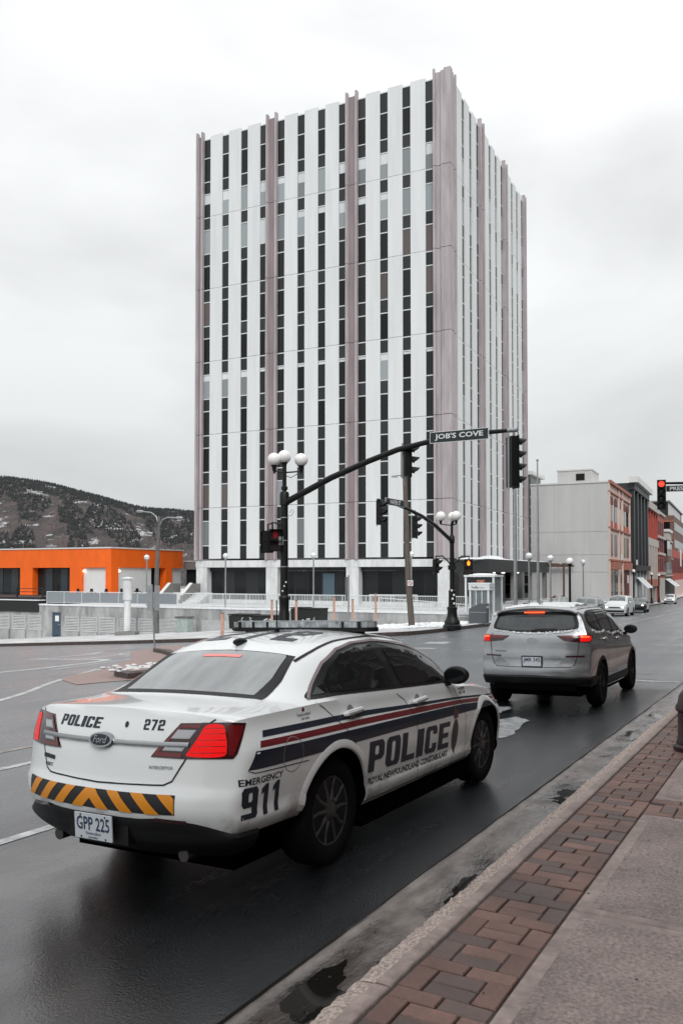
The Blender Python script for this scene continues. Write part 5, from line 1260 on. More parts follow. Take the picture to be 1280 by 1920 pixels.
decal('wiper', P2((-.05, 1.236), (.40, 1.240), (.36, 1.275), (.05, 1.268)), qr, 'black_plastic', suv, .014, .05, skirt=.01)
# recessed plate bay: darker shoulder panels either side of the plate
mat('silver_deep', (.25, .26, .27), .4, metal=.3)
for s in (-1, 1): decal('hatch_panel', P2((s * .56, .83), (s * .66, .75), (s * .62, .685), (s * .36, .69)), qr, 'silver_deep', suv, .004, .05)
plate(suv, -2.255, .758, 'JMR 345', None, 0, True)
for s in (-1, 1): decal('reflector', P2((s * .53, .828), (s * .80, .832), (s * .80, .858), (s * .52, .852)), qr, 'lens_dark', suv, .006, .05)
decal('lettering', text2d('TUCSON', -.64, -.44, .90, .925, .02), qr, 'hub_metal', suv, .004, .05)
em = decal('badge', poly2d([[(.085 * math.cos(t), 1.085 + .048 * math.sin(t)) for t in np.linspace(0, 2 * math.pi, 26)[:-1]], [(.07 * math.cos(t), 1.085 + .037 * math.sin(t)) for t in np.linspace(0, 2 * math.pi, 26)[:-1]]]), qr, 'chrome', suv, .012, .05)
decal('badge', poly2d([[(-.05, 1.06), (-.032, 1.06), (-.018, 1.082), (.022, 1.085), (.012, 1.06), (.03, 1.06), (.05, 1.11), (.032, 1.11), (.026, 1.096), (-.014, 1.093), (-.004, 1.11), (-.022, 1.11)]]), qr, 'chrome', suv, .012, .05)
# black lower bumper
b = MB(); rows = []; n_ = 50
for i in range(n_ + 1):
    t = rad(-85 + 170 * i / n_); d = Vector((-math.cos(t), -math.sin(t), 0)); r_ = []
    for k in range(7):
        zt = .54 - .02 * abs(math.sin(t)); z = .375 + (zt - .375) * k / 6; h, nn, *_ = bv2.ray_cast(Vector((-1.4, 0, z)) + d * 3, -d); r_.append(h + d * (.02 if k < 6 else .002))
    rows.append(r_)
for r_ in rows: b.v += [tuple(p) for p in r_]
for i in range(n_):
    for k in range(6): b.f.append((7 * i + k, 7 * i + 7 + k, 7 * i + 8 + k, 7 * i + 1 + k)); b.m.append(0)
b.build('lower_bumper', 'black_plastic', suv, smooth=True)
b = MB(); b.prism([(-2.16, -.66), (-2.22, 0), (-2.16, .66), (-1.8, .66), (-1.8, -.66)], .30, .38); b.build('diffuser', 'well', suv)
# tail lamps
for pr, s in ((kR, 1), (kL, -1)):
    inner = decal('tail_light', P2((s * .385, 1.162), (s * .50, 1.085), (s * .73, 1.062), (s * .73, 1.172)), qr, 'lens_dark', suv, .008, .05, skirt=.02)
    decal('lens', P2((s * .41, 1.155), (s * .52, 1.125), (s * .72, 1.13), (s * .72, 1.165)), qr, 'lens_red', inner, .011, .05)
    lamp = decal('tail_light', P2((31.5, 1.062), (44, 1.06), (58, 1.12), (60, 1.155), (46, 1.178), (31.5, 1.172)), pr, 'lens_dark', suv, .008, .8, sc2=(1, 10), skirt=.02)
    decal('lens', P2((33, 1.072), (43, 1.072), (53, 1.115), (52, 1.15), (42, 1.168), (33, 1.165)), pr, 'lamp_on' , lamp, .0115, .8, sc2=(1, 10))
    decal('lens', P2((34, 1.135), (43, 1.13), (47, 1.14), (43, 1.160), (34, 1.158)), pr, 'lamp_orange', lamp, .0135, .8, sc2=(1, 10))
for sg in (-1, 1): mirror(suv, .76, sg * 1.0, 1.17, 'black_plastic', sg, .88)
# snow on roof, bonnet of the rear shoulder, and slush lying along the glass
def snow_sheet(name, loop, top, parent, h, cell=.08):
    bm = poly2d([loop]); slice2d(bm, cell)
    xs = [v for v in bm.verts]
    for v in xs:
        p = top(v.co.x, v.co.y, 0); e = 0 if v.is_boundary else h * (.7 + .5 * math.sin(v.co.x * 9) * math.sin(v.co.y * 11 + 1)) ; v.co = p + Vector((0, 0, e + .004))
    me = bpy.data.meshes.new(name); bm.to_mesh(me); bm.free(); return link(name, me, 'snow', parent, smooth=True)
snow_sheet('roof_snow', smooth_loop([(-1.80, -.52), (-1.83, 0), (-1.80, .56), (-1.2, .60), (-.5, .58), (.1, .50), (.2, 0), (.1, -.40), (-.5, -.47), (-1.2, -.49)], 4), qt, suv, .028)
b = MB()
for _ in range(170):
    a = random.uniform(-.66, .62); p = qr(a, 1.215 + .05 * (abs(a) / .66) ** 2 - random.uniform(0, .03), .004); b.sphere(p, random.uniform(.004, .013), 6, 4, 0, (1, 1.8, .8))
for _ in range(70):
    x = random.uniform(-1.7, .7); p = qR(x, 1.175 + .02 * math.sin(x * 6) - (x + .5) * .05 - random.uniform(0, .03), .003); b.sphere(p, random.uniform(.008, .024), 6, 4, 0, (1.8, .5, .8))
b.build('slush', 'snow', suv, smooth=True)['kind'] = 'stuff'
b = MB(); b.prism([(-.09, -.02), (.09, -.008), (.09, .008), (-.09, .02)], 0, .05); fn = b.build('aerial_fin', 'silver', suv); fn.location = (-1.62, 0, 1.66)
seam('roof_rail', [(-1.7, -.60), (-1.0, -.615), (0, -.605), (.35, -.60)], qt, suv, .035, 'silver_deep', .02, 40); seam('roof_rail', [(-1.7, .60), (-1.0, .615), (0, .605), (.35, .60)], qt, suv, .035, 'silver_deep', .02, 40)
place_car(suv, (4.1463, 15.3276, -.354), rad(29.06), rad(-1.204), rad(-1.6))

# =================================================================== ONCOMING AND PARKED CARS
mat('car_white', (.70, .72, .73), .3, coat=.5); mat('car_black', (.03, .033, .036), .25, coat=.8); mat('car_grey', (.22, .24, .25), .3, metal=.3, coat=.5)
mat('screen_glass', (.10, .115, .12), .12, spec=.6)
def simple_car(name, label, cat, kind, paint, t, yaw, lights=True, pitch=0.02, L=1.0):
    r_ = empty(name); tag(r_, label, cat)
    if kind == 'van':
        T = dict(T2); k = 1.08
        T = {a: b_ for a, b_ in T2.items()}; T['zc'] = [(2.08, .90), (1.6, 1.04), (1.3, 1.2), (.7, 1.58), (.3, 1.70), (-.8, 1.74), (-2.02, 1.70)]
        T['P2z'] = [(2.08, .88), (1.6, 1.0), (1.3, 1.15), (.7, 1.52), (.3, 1.65), (-.8, 1.69), (-2.02, 1.65)]; T['P1z'] = [(2.08, .86), (1.6, .97), (1.3, 1.08), (.7, 1.42), (.3, 1.56), (-.8, 1.60), (-2.02, 1.56)]
        sz = (1.13, 1.03, 1.0)
    elif kind == 'suv': T = T2; sz = (1.03, 1.0, 1.02)
    else: T = None; sz = (.93, .93, .95)
    src = car_body(T if T else globals()['T'], 44, 12, 12)
    me_, bv_ = src
    o = cut_wheels(me_, [paint], (-1.335, 1.335) if T else (-1.434, 1.434), .40, .36, .56); o.parent = r_
    F_, S_, Q_, Tp = pr_rear(bv_, 6), pr_side(bv_, -1), pr_side(bv_, 1), pr_top(bv_)
    if T:
        hi = .12 if kind == 'van' else 0
        for pr in (S_, Q_):
            decal('side_window', P2((-.98, 1.16 + hi * .4), (-.18, 1.14 + hi * .4), (-.22, 1.51 + hi * .5), (-1.02, 1.51 + hi * .5)), pr, 'suv_glass', r_, .005, .1); decal('side_window', P2((-.08, 1.14 + hi * .4), (.85, 1.12 + hi * .4), (.28, 1.43 + hi * .8), (-.12, 1.50 + hi * .5)), pr, 'suv_glass', r_, .005, .1)
            decal('quarter_window', P2((-1.1, 1.17 + hi * .4), (-1.12, 1.51 + hi * .5), (-1.6, 1.50 + hi * .5), (-1.75, 1.2 + hi * .4)), pr, 'suv_glass', r_, .005, .1)
        decal('windscreen', P2((1.12, -.66), (1.2, 0), (1.12, .66), (.48, .56), (.44, 0), (.48, -.56)), Tp, 'screen_glass', r_, .005, .1); W_ = .80
    else:
        for pr in (S_, Q_):
            decal('side_window', P2((-1.36, 1.14), (-.42, 1.10), (-.50, 1.428), (-.98, 1.388), (-1.34, 1.215)), pr, 'suv_glass', r_, .005, .1); decal('side_window', P2((-.27, 1.092), (.9, 1.045), (.60, 1.222), (0, 1.385), (-.37, 1.425)), pr, 'suv_glass', r_, .005, .1)
        decal('windscreen', P2((1.06, -.66), (1.10, 0), (1.06, .66), (.35, .58), (.31, 0), (.35, -.58)), Tp, 'screen_glass', r_, .005, .1)
    for s in (-1, 1):
        h = decal('headlight', P2((s * .45, .66), (s * .76, .70), (s * .78, .80), (s * .48, .76)), F_, 'lens_clear', r_, .008, .1)
        if lights: decal('lens', poly2d([[(s * (.62 + .10 * math.cos(t_)), .735 + .05 * math.sin(t_)) for t_ in np.linspace(0, 6.283, 12)[:-1]]]), F_, 'lamp_head', h, .014, .1)
    decal('grille', P2((-.42, .66), (.42, .66), (.40, .76), (-.40, .76)), F_, 'black_plastic', r_, .008, .1)
    decal('front_bumper', P2((-.70, .34), (.70, .34), (.74, .50), (-.74, .50)), F_, 'black_plastic', r_, .01, .1)
    for x in ((-1.335, 1.335) if T else (-1.434, 1.434)):
        for sg in (-1, 1): wheel(r_, x, sg * .79, .345, .22, 'rim_alloy', sg, 'alloy')
    b = MB(); b.box(-1.95, 1.95, -.70, .70, .2, .34); b.build('underbody', 'well', r_)
    for sg in (-1, 1): mirror(r_, .80, sg * .99, 1.08 if not T else 1.15, paint, sg, .9)
    place_car(r_, t, yaw, pitch, 0)
    r_.matrix_world = r_.matrix_world @ Matrix.Diagonal((sz[0] * L, sz[1], sz[2], 1))
    return r_
YB = rad(180 + 25.5)
p = onG(AB(74.6, 9.3)); simple_car('minivan', 'white minivan with headlights on coming down the far street', 'minivan', 'van', 'car_white', p, YB + rad(2))
p = onG(AB(86.5, 9.0)); simple_car('sedan', 'dark sedan with white headlight behind the white minivan', 'sedan', 'sedan', 'car_black', p, YB)
p = onG(AB(62.0, 9.9)); simple_car('station_wagon', 'pale grey car half hidden behind the silver sport utility vehicle', 'car', 'suv', 'car_grey', p, YB, False)
p = onG(AB(151, 10.6)); simple_car('suv', 'white sport utility vehicle far down the street at the right edge', 'suv', 'suv', 'car_white', p, YB, True)
# =================================================================== STREET FURNITURE
mat('pole_black', (.007, .008, .008), .45, spec=.3, vary=.3, vscale=8); mat('sign_black', (.012, .020, .022), .4); mat('sign_white', (.75, .77, .77), .45)
mat('globe', (.86, .84, .82), .35, spec=.4); mat('globe_cold', (.80, .82, .83), .3); mat('lens_off', (.03, .02, .02), .2)
mat('hand_red', (.10, .004, .008), .3, emit=(1, .02, .05), estr=.09); mat('hand_orange', (1, .3, .02), .3, emit=(1, .22, .01), estr=2.2); mat('sig_red', (1, .05, .03), .3, emit=(1, .035, .02), estr=2.6)
mat('wood_pole', (.13, .105, .09), .85, vary=.4, vscale=6, stretch=(3, 3, .3), bump=.4, bscale=30); mat('pole_grey', (.13, .13, .125), .6, vary=.5, vscale=3, stretch=(2, 2, .4))
def az(a): return rad(90 - a)
def dirv(a): return Vector((math.sin(rad(a)), math.cos(rad(a)), 0))
def signal_head(parent, loc, face, n, lit=None, sz=.345, w_=.34):
    """n-lens signal hanging from loc (its top), facing azimuth face"""
    h = empty('signal_head'); h.parent = parent; h.location = loc; h.rotation_euler = (0, 0, az(face))
    b = MB(); b.box(-.13, .06, -w_ / 2, w_ / 2, -n * sz, 0); b.box(.06, .075, -w_ / 2 - .03, w_ / 2 + .03, -n * sz - .03, .03); b.build('housing', 'pole_black', h)
    b = MB(); b.box(-.15, -.131, -.04, .04, -n * sz - .06, .06); b.build('mounting_bar', 'galv', h)
    for k in range(n):
        zc = -sz * (k + .5)
        m_ = 'sig_red' if lit == k else 'lens_off'
        b = MB(); b.lathe([(.135, .078), (.12, .10), (.001, .112)], 20, (0, 0, zc), 'x'); b.build('lens', m_, h, smooth=True)
        b = MB(); n_ = 14; top = []
        for i in range(n_ + 1):
            t = rad(-20 + 220 * i / n_); r_ = .15
            L_ = .10 + .20 * max(0, math.sin(t)) ** .6
            b.v += [(.076, r_ * math.cos(t), zc + r_ * math.sin(t)), (.076 + L_, r_ * math.cos(t), zc + r_ * math.sin(t) - .02)]
        for i in range(n_): b.f.append((2 * i, 2 * i + 2, 2 * i + 3, 2 * i + 1)); b.m.append(0)
        b.build('visor', 'pole_black', h, smooth=True)
    return h
def ped_head(parent, loc, face, lit, s=1.0):
    h = empty('pedestrian_signal'); h.parent = parent; h.location = loc; h.rotation_euler = (0, 0, az(face))
    for k in range(2):
        z1, z0 = -.36 * k * s, -.36 * (k + 1) * s + .012
        b = MB(); b.box(-.14, .06, -.2 * s, .2 * s, z0, z1); b.box(.06, .22, -.2 * s, .2 * s, z1 - .012, z1); b.box(.06, .20, -.2 * s, -.19 * s, z0, z1); b.box(.06, .20, .19 * s, .2 * s, z0, z1); b.build('housing', 'pole_black', h)
        b = MB(); b.box(.061, .067, -.17 * s, .17 * s, z0 + .03, z1 - .03); b.build('lens', 'lens_off', h)
    hand = [(-.045, -.11), (.045, -.11), (.07, -.02), (.085, .03), (.07, .04), (.05, .0), (.05, .10), (.03, .10), (.025, .02), (.012, .12), (-.008, .12), (-.012, .02), (-.025, .11), (-.042, .105), (-.04, .0), (-.055, .06), (-.07, .055), (-.06, -.04)]
    flat_obj('lens', P2(*[(x * s, y * s) for x, y in hand]), lambda a, c: (.069, a, -.18 * s + c), lit, h)
    return h
def globe_cluster(parent, c, spots, r, m='globe'):
    for p in spots:
        b = MB(); b.sphere(p, r, 24, 14); b.build('globe', m, parent, smooth=True)
        q = Vector(p); b = MB(); b.lathe([(.05, -r * 1.75), (.06, -r * 1.5), (.075, -r * 1.1), (.11, -r * .88)], 14, q); b.build('globe_holder', 'pole_black', parent, smooth=True)
def sign_plate(parent, p0, p1, z0, z1, nrm, txt, m=.12):
    """plate from p0 to p1 (xy, left to right as read), facing nrm"""
    s = empty('street_sign'); s.parent = parent; p0 = Vector(p0); p1 = Vector(p1); d = p1 - p0; L_ = d.length; d.normalize(); n = Vector(nrm).normalized(); h = z1 - z0
    def at(x, y, o): return p0 + d * x + Vector((0, 0, z0 + y)) + n * o
    def sl(name, x0, x1, y0, y1, o0, o1, mm):
        b = MB(); b.add([tuple(at(x, y, o)) for o in (o0, o1) for x, y in ((x0, y0), (x1, y0), (x1, y1), (x0, y1))], [(3, 2, 1, 0), (4, 5, 6, 7), (0, 1, 5, 4), (1, 2, 6, 5), (2, 3, 7, 6), (3, 0, 4, 7)]); b.build(name, mm, s)
    sl('plate', 0, L_, 0, h, -.012, .012, 'sign_white'); e = h * .05
    sl('plate', e, L_ - e, e, h - e, .013, .015, 'sign_black'); 
    flat_obj('lettering', text2d(txt, L_ * m, L_ * (1 - m), h * .2, h * .8, .022), lambda x, y: tuple(at(x, y, .018)), 'sign_white', s)
    return s
# ---- big signal mast on the island: triple globe lamp, curved arm over the street
p = onG(Vector((-1.748, 25.5, 0)), .17); sp1 = empty('traffic_signal_mast', p)
tag(sp1, "black signal mast with three globes and long arm carrying a JOB'S COVE sign", 'traffic signal')
z = lambda w_: w_ - p.z
b = MB(); b.lathe([(.30, 0), (.30, .18), (.24, .24), (.20, .5), (.20, .62), (.16, .70), (.165, 1.15), (.145, 1.2), (.15, 1.55), (.17, 1.6), (.17, 1.64), (.125, 1.7)], 16); b.build('pole_base', 'pole_black', sp1, smooth=True)
b = MB(); b.tube([(0, 0, 1.65), (0, 0, z(4.3))], [.125, .11], 16); b.tube([(0, 0, z(4.3)), (0, 0, z(5.2))], .065, 12); b.lathe([(.145, z(3.95)), (.145, z(4.3)), (.12, z(4.36))], 16); b.lathe([(.10, z(4.42)), (.10, z(4.52))], 12); b.build('pole', 'pole_black', sp1, smooth=True)
for zz in (2.05, 2.85, 3.55): b = MB(); b.lathe([(.127, z(zz)), (.127, z(zz) + .03)], 14); b.build('pole_strap', 'galv', sp1)
for k, zz in enumerate((1.35, 1.5, 1.62)): b = MB(); b.box(-.06 + .05 * k, -.02 + .05 * k, -.135, -.12, z(zz) - .05, z(zz)); b.build('sticker', 'sign_white', sp1)
dl = dirv(119); arm_t = [(0, 4.0), (.23, 4.11), (1.64, 4.70), (2.88, 5.11), (3.82, 5.38), (4.86, 5.55), (5.83, 5.64), (6.56, 5.66), (7.15, 5.66)]
b = MB(); b.tube([tuple(dl * t + Vector((0, 0, z(q)))) for t, q in arm_t], [.10, .10, .092, .085, .08, .072, .066, .06, .05], 14); b.build('mast_arm', 'pole_black', sp1, smooth=True)
sign_plate(sp1, dl * 4.86 + dirv(209) * .10, dl * 6.56 + dirv(209) * .10, z(5.46), z(5.775), dirv(209), "JOB'S COVE", .09)
b = MB(); b.tube([(dl * 7.05 + Vector((0, 0, z(5.66)))), (dl * 7.32 + Vector((0, 0, z(5.66))))], .06, 10); b.tube([dl * 7.22 + Vector((0, 0, z(5.66))), dl * 7.22 + Vector((0, 0, z(5.46)))], .03, 8); b.build('arm_clamp', 'galv', sp1, smooth=True)
signal_head(sp1, dl * 7.20 + Vector((0, 0, z(5.48))), 75, 4, sz=.335)
signal_head(sp1, dl * 4.02 + dirv(29) * .22 + Vector((0, 0, z(5.52))), 75, 3, sz=.30)
globe_cluster(sp1, None, [(-.31, -.05, z(5.35)), (.0, .0, z(5.44)), (.51, .05, z(5.35))], .205)
b = MB(); b.tube([(-.31, -.05, z(5.0)), (0, 0, z(4.95)), (.51, .05, z(5.0))], .025, 8); b.tube([(-.31, -.05, z(4.92)), (-.31, -.05, z(5.1))], .035, 8); b.tube([(.51, .05, z(4.92)), (.51, .05, z(5.1))], .035, 8); b.tube([(.05, 0, z(4.85)), (.2, .02, z(4.8)), (.42, .04, z(4.93))], .012, 6); b.build('lamp_bracket', 'pole_black', sp1, smooth=True)
ped_head(sp1, (-.28, -.12, z(3.20)), 165, 'hand_red', .95); ped_head(sp1, (-.50, .02, z(3.16)), 255, 'lens_off', .95)
b = MB(); b.tube([(-.36, -.02, z(3.2)), (-.36, -.02, z(3.42)), (-.18, 0, z(3.38)), (-.05, 0, z(3.3))], .03, 8); b.tube([(-.5, .02, z(3.15)), (-.5, .02, z(3.36)), (-.36, 0, z(3.4))], .025, 8); b.build('signal_bracket', 'pole_black', sp1, smooth=True); b = MB(); b.tube([(-.3, -.05, z(2.75)), (0, -.05, z(2.75))], .03, 8); b.build('signal_bracket', 'pole_black', sp1, smooth=True)
b = MB(); b.box(-.16, -.02, -.16, -.12, z(2.72), z(2.98)); b.build('push_button_box', 'galv', sp1)
b = MB(); b.tube([(-.3, -.1, z(3.62)), (0, -.1, z(3.60)), (.22, -.1, z(3.62)), (.30, -.1, z(3.75)), (.25, -.1, z(3.82)), (.16, -.1, z(3.70))], .007, 5); b.build('banner_wire', 'pole_black', sp1)
# ---- second mast on the far corner
p = onG(Vector((5.9585, 45.0, 0)), HK); sp2 = empty('traffic_signal_mast', p)
tag(sp2, 'black signal mast on the far corner with globes and arm carrying a WATER ST sign', 'traffic signal'); z = lambda w_: w_ - p.z
b = MB(); b.lathe([(.50, -.1), (.50, .12), (.42, .2), (.42, .34), (.36, .42), (.28, .62), (.25, .95), (.28, 1.0), (.28, 1.1), (.20, 1.16), (.19, 1.9), (.2, 2.0), (.13, 2.05)], 18); b.build('pole_base', 'pole_black', sp2, smooth=True)
b = MB(); b.tube([(0, 0, 2.0), (0, 0, z(3.9))], [.13, .115], 14); b.tube([(0, 0, z(3.9)), (0, 0, z(4.62))], .07, 10); b.lathe([(.15, z(3.5)), (.15, z(3.85)), (.1, z(3.92))], 14); b.build('pole', 'pole_black', sp2, smooth=True)
for k, (zz, x_) in enumerate(((1.0, -.1), (.75, .02), (.55, -.05), (.3, .03))): b = MB(); b.box(x_, x_ + .1, -.205, -.19, z(zz) - .1, z(zz)); b.build('sticker', 'sign_white', sp2)
dr = dirv(209); arm_t = [(0, 3.6), (.29, 3.69), (2.36, 4.34), (4.07, 4.72), (5.98, 4.98), (7.17, 5.08), (8.02, 5.12), (8.95, 5.15)]
b = MB(); b.tube([tuple(dr * t + Vector((0, 0, z(q)))) for t, q in arm_t], [.11, .11, .10, .09, .08, .07, .065, .06], 12); b.build('mast_arm', 'pole_black', sp2, smooth=True)
sign_plate(sp2, dr * 8.35 + dirv(119) * .09, dr * 6.34 + dirv(119) * .09, z(4.98), z(5.30), dirv(119), 'WATER ST', .22)
for t, q, k in ((8.72, 5.17, 1), (4.86, 4.72, 1)):
    signal_head(sp2, dr * t + Vector((0, 0, z(q) - .05)), 112, 3, sz=.36)
b = MB(); b.tube([dr * 4.86 + Vector((0, 0, z(4.95))), dr * 4.86 + Vector((0, 0, z(4.6)))], .03, 6); b.build('arm_clamp', 'pole_black', sp2)
globe_cluster(sp2, None, [(-.60, 0, z(4.95)), (.08, .25, z(4.94)), (.22, -.1, z(4.97))], .26)
b = MB(); b.tube([(-.60, 0, z(4.52)), (0, 0, z(4.45)), (.22, -.1, z(4.52))], .03, 8); b.tube([(0, 0, z(4.45)), (.08, .25, z(4.52))], .03, 8); b.build('lamp_bracket', 'pole_black', sp2, smooth=True)
signal_head(sp2, (-.85, 0, z(2.62)), 125, 2, sz=.36); ped_head(sp2, (.88, -.1, z(2.62)), 190, 'hand_orange', 1.15)
b = MB(); b.tube([(-.85, 0, z(2.6)), (-.9, 0, z(2.78)), (-.5, 0, z(2.80)), (-.2, 0, z(2.5)), (0, 0, z(2.2))], .04, 8); b.tube([(0, 0, z(2.2)), (.3, 0, z(2.55)), (.5, 0, z(2.78)), (.95, -.05, z(2.78)), (.88, -.1, z(2.6))], .04, 8); b.box(-.2, .2, -.15, .15, z(2.05), z(2.3)); b.build('signal_bracket', 'pole_black', sp2, smooth=True)
# ---- third signal at the right edge, hung from an arm that reaches in from the near pavement
p = onG(Vector((20.5, 38.0, 0)), .13); sp3 = empty('traffic_signal_mast', p); tag(sp3, 'signal lit red beside a cropped PRESCOTT sign at the right edge', 'traffic signal'); z = lambda w_: w_ - p.z
b = MB(); b.lathe([(.3, 0), (.3, .2), (.2, .3), (.18, 1.2), (.13, 1.25)], 16); b.tube([(0, 0, 1.2), (0, 0, z(5.6))], .12, 14); b.build('pole', 'pole_black', sp3, smooth=True)
off = Vector((20.5, 38.0, 0)); T_ = lambda x, y, q: (x - 20.5, y - 38.0, q - p.z)
b = MB(); b.tube([T_(20.5, 38, 5.0), T_(19, 38.6, 5.75), T_(17, 39.4, 6.15), T_(15.3, 40.05, 6.2)], [.10, .09, .07, .055], 12); b.build('mast_arm', 'pole_black', sp3, smooth=True)
sign_plate(sp3, Vector(T_(15.56, 39.9, p.z)), Vector(T_(17.6, 39.3, p.z)), z(5.77), z(6.07), dirv(197), 'PRESCOTT ST', .08)
signal_head(sp3, T_(15.36, 39.95, 6.32), 201, 4, lit=0, sz=.345)
# ---- single globe lamp posts
def globe_post(a_, b_, zg0, zt, label, r=.235, m='galv', black=False, glob='globe_cold', group=None):
    q = AB(a_, b_, zg0); o = empty('globe_lamp', q); tag(o, label, 'street lamp', group); h = zt - zg0
    rr = .085 if black else .055
    b = MB(); b.tube([(0, 0, 0), (0, 0, h - r * 1.2)], [rr * 1.25, rr], 10)
    if black: b.lathe([(.26, 0), (.26, .25), (.17, .4), (.15, .9), (.1, 1.0)], 14)
    b.build('pole', 'pole_black' if black else m, o, smooth=True)
    b = MB(); b.sphere((0, 0, h), r, 22, 14); b.build('globe', 'globe' if black else glob, o, smooth=True)
    b = MB(); b.lathe([(rr, h - r * 1.6), (rr * 1.8, h - r * 1.2), (r * .72, h - r * .72), (r * .74, h - r * .66)], 16); b.build('globe_holder', 'pole_black' if black else m, o, smooth=True)
    if not black:
        b = MB(); b.lathe([(r * 1.01, h - .014), (r * 1.03, h), (r * 1.01, h + .014)], 22); b.build('globe_band', m, o)
        b = MB(); b.tube([(0, 0, h + r * .95), (0, 0, h + r * 1.5)], .012, 5); b.build('globe_spike', m, o)
    return o
globe_post(58.3, 46.6, PLZ + .1, 3.25, 'globe lamp post in front of the orange building beside the light pole')
globe_post(58.3, 38.45, PLZ + .1, 3.30, 'globe lamp post by the left pier of the tower podium')
globe_post(58.8, 30.5, PLZ + .1, 3.28, 'globe lamp post right of the black signal mast before the shopfront')
globe_post(61.6, 23.3, PLZ, 3.35, 'globe lamp half hidden behind the leaning wooden pole')
globe_post(57.5, 13.1, -1.25, 3.05, 'globe lamp post right of the canopy front, left of the flagpole')
globe_post(61.0, 12.35, -1.3, 2.95, 'globe lamp post just right of the flagpole before the blank wall')
globe_post(67.5, 12.15, -1.6, 2.82, 'black lamp post with pale globe before the blank wall', .28, black=True)
globe_post(82, 13.5, -1.75, 2.95, 'globe lamp post before the timber pergola on the blank wall')
globe_post(112, 12.2, zg(*AB(112, 12.2).xy) + HK, 2.15, 'black globe lamp before the red brick shop', .23, black=True)
globe_post(136, 12.2, zg(*AB(136, 12.2).xy) + HK, 1.75, 'black globe lamp beside the dark shop with white awnings', .23, black=True)
globe_post(150, 12.3, zg(*AB(150, 12.3).xy) + HK, 1.55, 'black globe lamp furthest down the street', .23, black=True)
# steel mast and flag pole by the canopy
q = AB(56.5, 13.8, -1.35); b = MB(); b.tube([(0, 0, 0), (0, 0, 9.3)], [.14, .10], 12); o = b.build('steel_mast', 'galv', smooth=True, loc=q); tag(o, 'plain grey steel mast standing by the dark canopy', 'pole')
q = AB(62.2, 13.5, -1.35); fl = empty('flagpole', q); tag(fl, 'tall thin grey flagpole before the blank grey wall', 'flagpole')
b = MB(); b.tube([(0, 0, 0), (0, 0, 7), (0, 0, 11.6)], [.13, .085, .05], 12); b.build('pole', 'galv', fl, smooth=True)
b = MB(); b.sphere((0, 0, 11.66), .10, 12, 8); b.build('finial', 'galv', fl, smooth=True)
# ---- leaning wooden pole with small lamp and no-parking sign
q = onG(Vector((4.30, 51, 0)), HK); wp = empty('utility_pole', q); tag(wp, 'leaning wooden pole with a small lamp and no-stopping sign', 'utility pole'); T_ = lambda x, y, w_: (x - q.x, y - q.y, w_ - q.z)
b = MB(); b.tube([(0, 0, -.1), T_(4.08, 51, 1.37), T_(3.88, 51, 7.95)], [.20, .18, .14], 12); b.build('pole', 'wood_pole', wp, smooth=True)
b = MB(); b.tube([T_(3.9, 50.9, 7.2), T_(3.75, 50.8, 7.7), T_(3.55, 50.7, 7.85), T_(3.35, 50.6, 7.80)], .035, 8); b.build('lamp_arm', 'galv', wp, smooth=True)
b = MB(); b.lathe([(.03, .08), (.12, .05), (.2, -.02), (.2, -.05), (.001, -.07)], 16, T_(3.22, 50.55, 7.76)); b.build('lamp_shade', 'galv', wp, smooth=True)
b = MB(); b.box(4.18 - q.x - .17, 4.18 - q.x + .17, -.225, -.215, 1.27 - q.z - .17, 1.27 - q.z + .17); sg_ = b.build('no_stopping_sign', 'sign_white', wp)
mat('sign_red', (.45, .03, .03), .4)
flat_obj('symbol', poly2d([[(.13 * math.cos(t), .13 * math.sin(t)) for t in np.linspace(0, 6.2832, 24)[:-1]], [(.10 * math.cos(t), .10 * math.sin(t)) for t in np.linspace(0, 6.2832, 24)[:-1]]]), lambda x, y: (4.18 - q.x + x, -.229, 1.27 - q.z + y), 'sign_red', sg_)
flat_obj('symbol', P2((-.09, .06), (-.06, .09), (.09, -.06), (.06, -.09)), lambda x, y: (4.18 - q.x + x, -.232, 1.27 - q.z + y), 'sign_red', sg_)
# ---- weathered light pole with two lamp heads above the retaining wall
q = onG(AB(54, 42.18), HK); lp = empty('street_light', q); tag(lp, 'weathered leaning street light with two lamp heads before the orange building', 'street light'); h = 6.45 - q.z
b = MB(); b.tube([(0, 0, -.1), tuple(-EB * .02 + Vector((0, 0, h * .5))), tuple(-EB * .22 + Vector((0, 0, h)))], [.24, .18, .11], 12); b.build('pole', 'pole_grey', lp, smooth=True)
top = -EB * .22 + Vector((0, 0, h - .1))
for s, L_, up_ in ((1, 1.75, .55), (-1, 1.75, -.05)):
    e = EB * s; pts = [top - Vector((0, 0, .7)), top + e * .3 + Vector((0, 0, .1 if s > 0 else -.2)), top + e * .8 + Vector((0, 0, .42 if s > 0 else -.02)), top + e * L_ + Vector((0, 0, .55 if s > 0 else -.08))]
    b = MB(); b.tube(pts, .05, 8); b.build('lamp_arm', 'galv', lp, smooth=True)
    c = pts[-1] + e * .2; b = MB(); b.sphere((0, 0, 0), .34, 14, 8, 0, (1.15, .5, .32)); o = b.build('lamp_head', 'galv', lp, smooth=True, loc=c); o.rotation_euler = (0, 0, math.atan2(e.y, e.x))
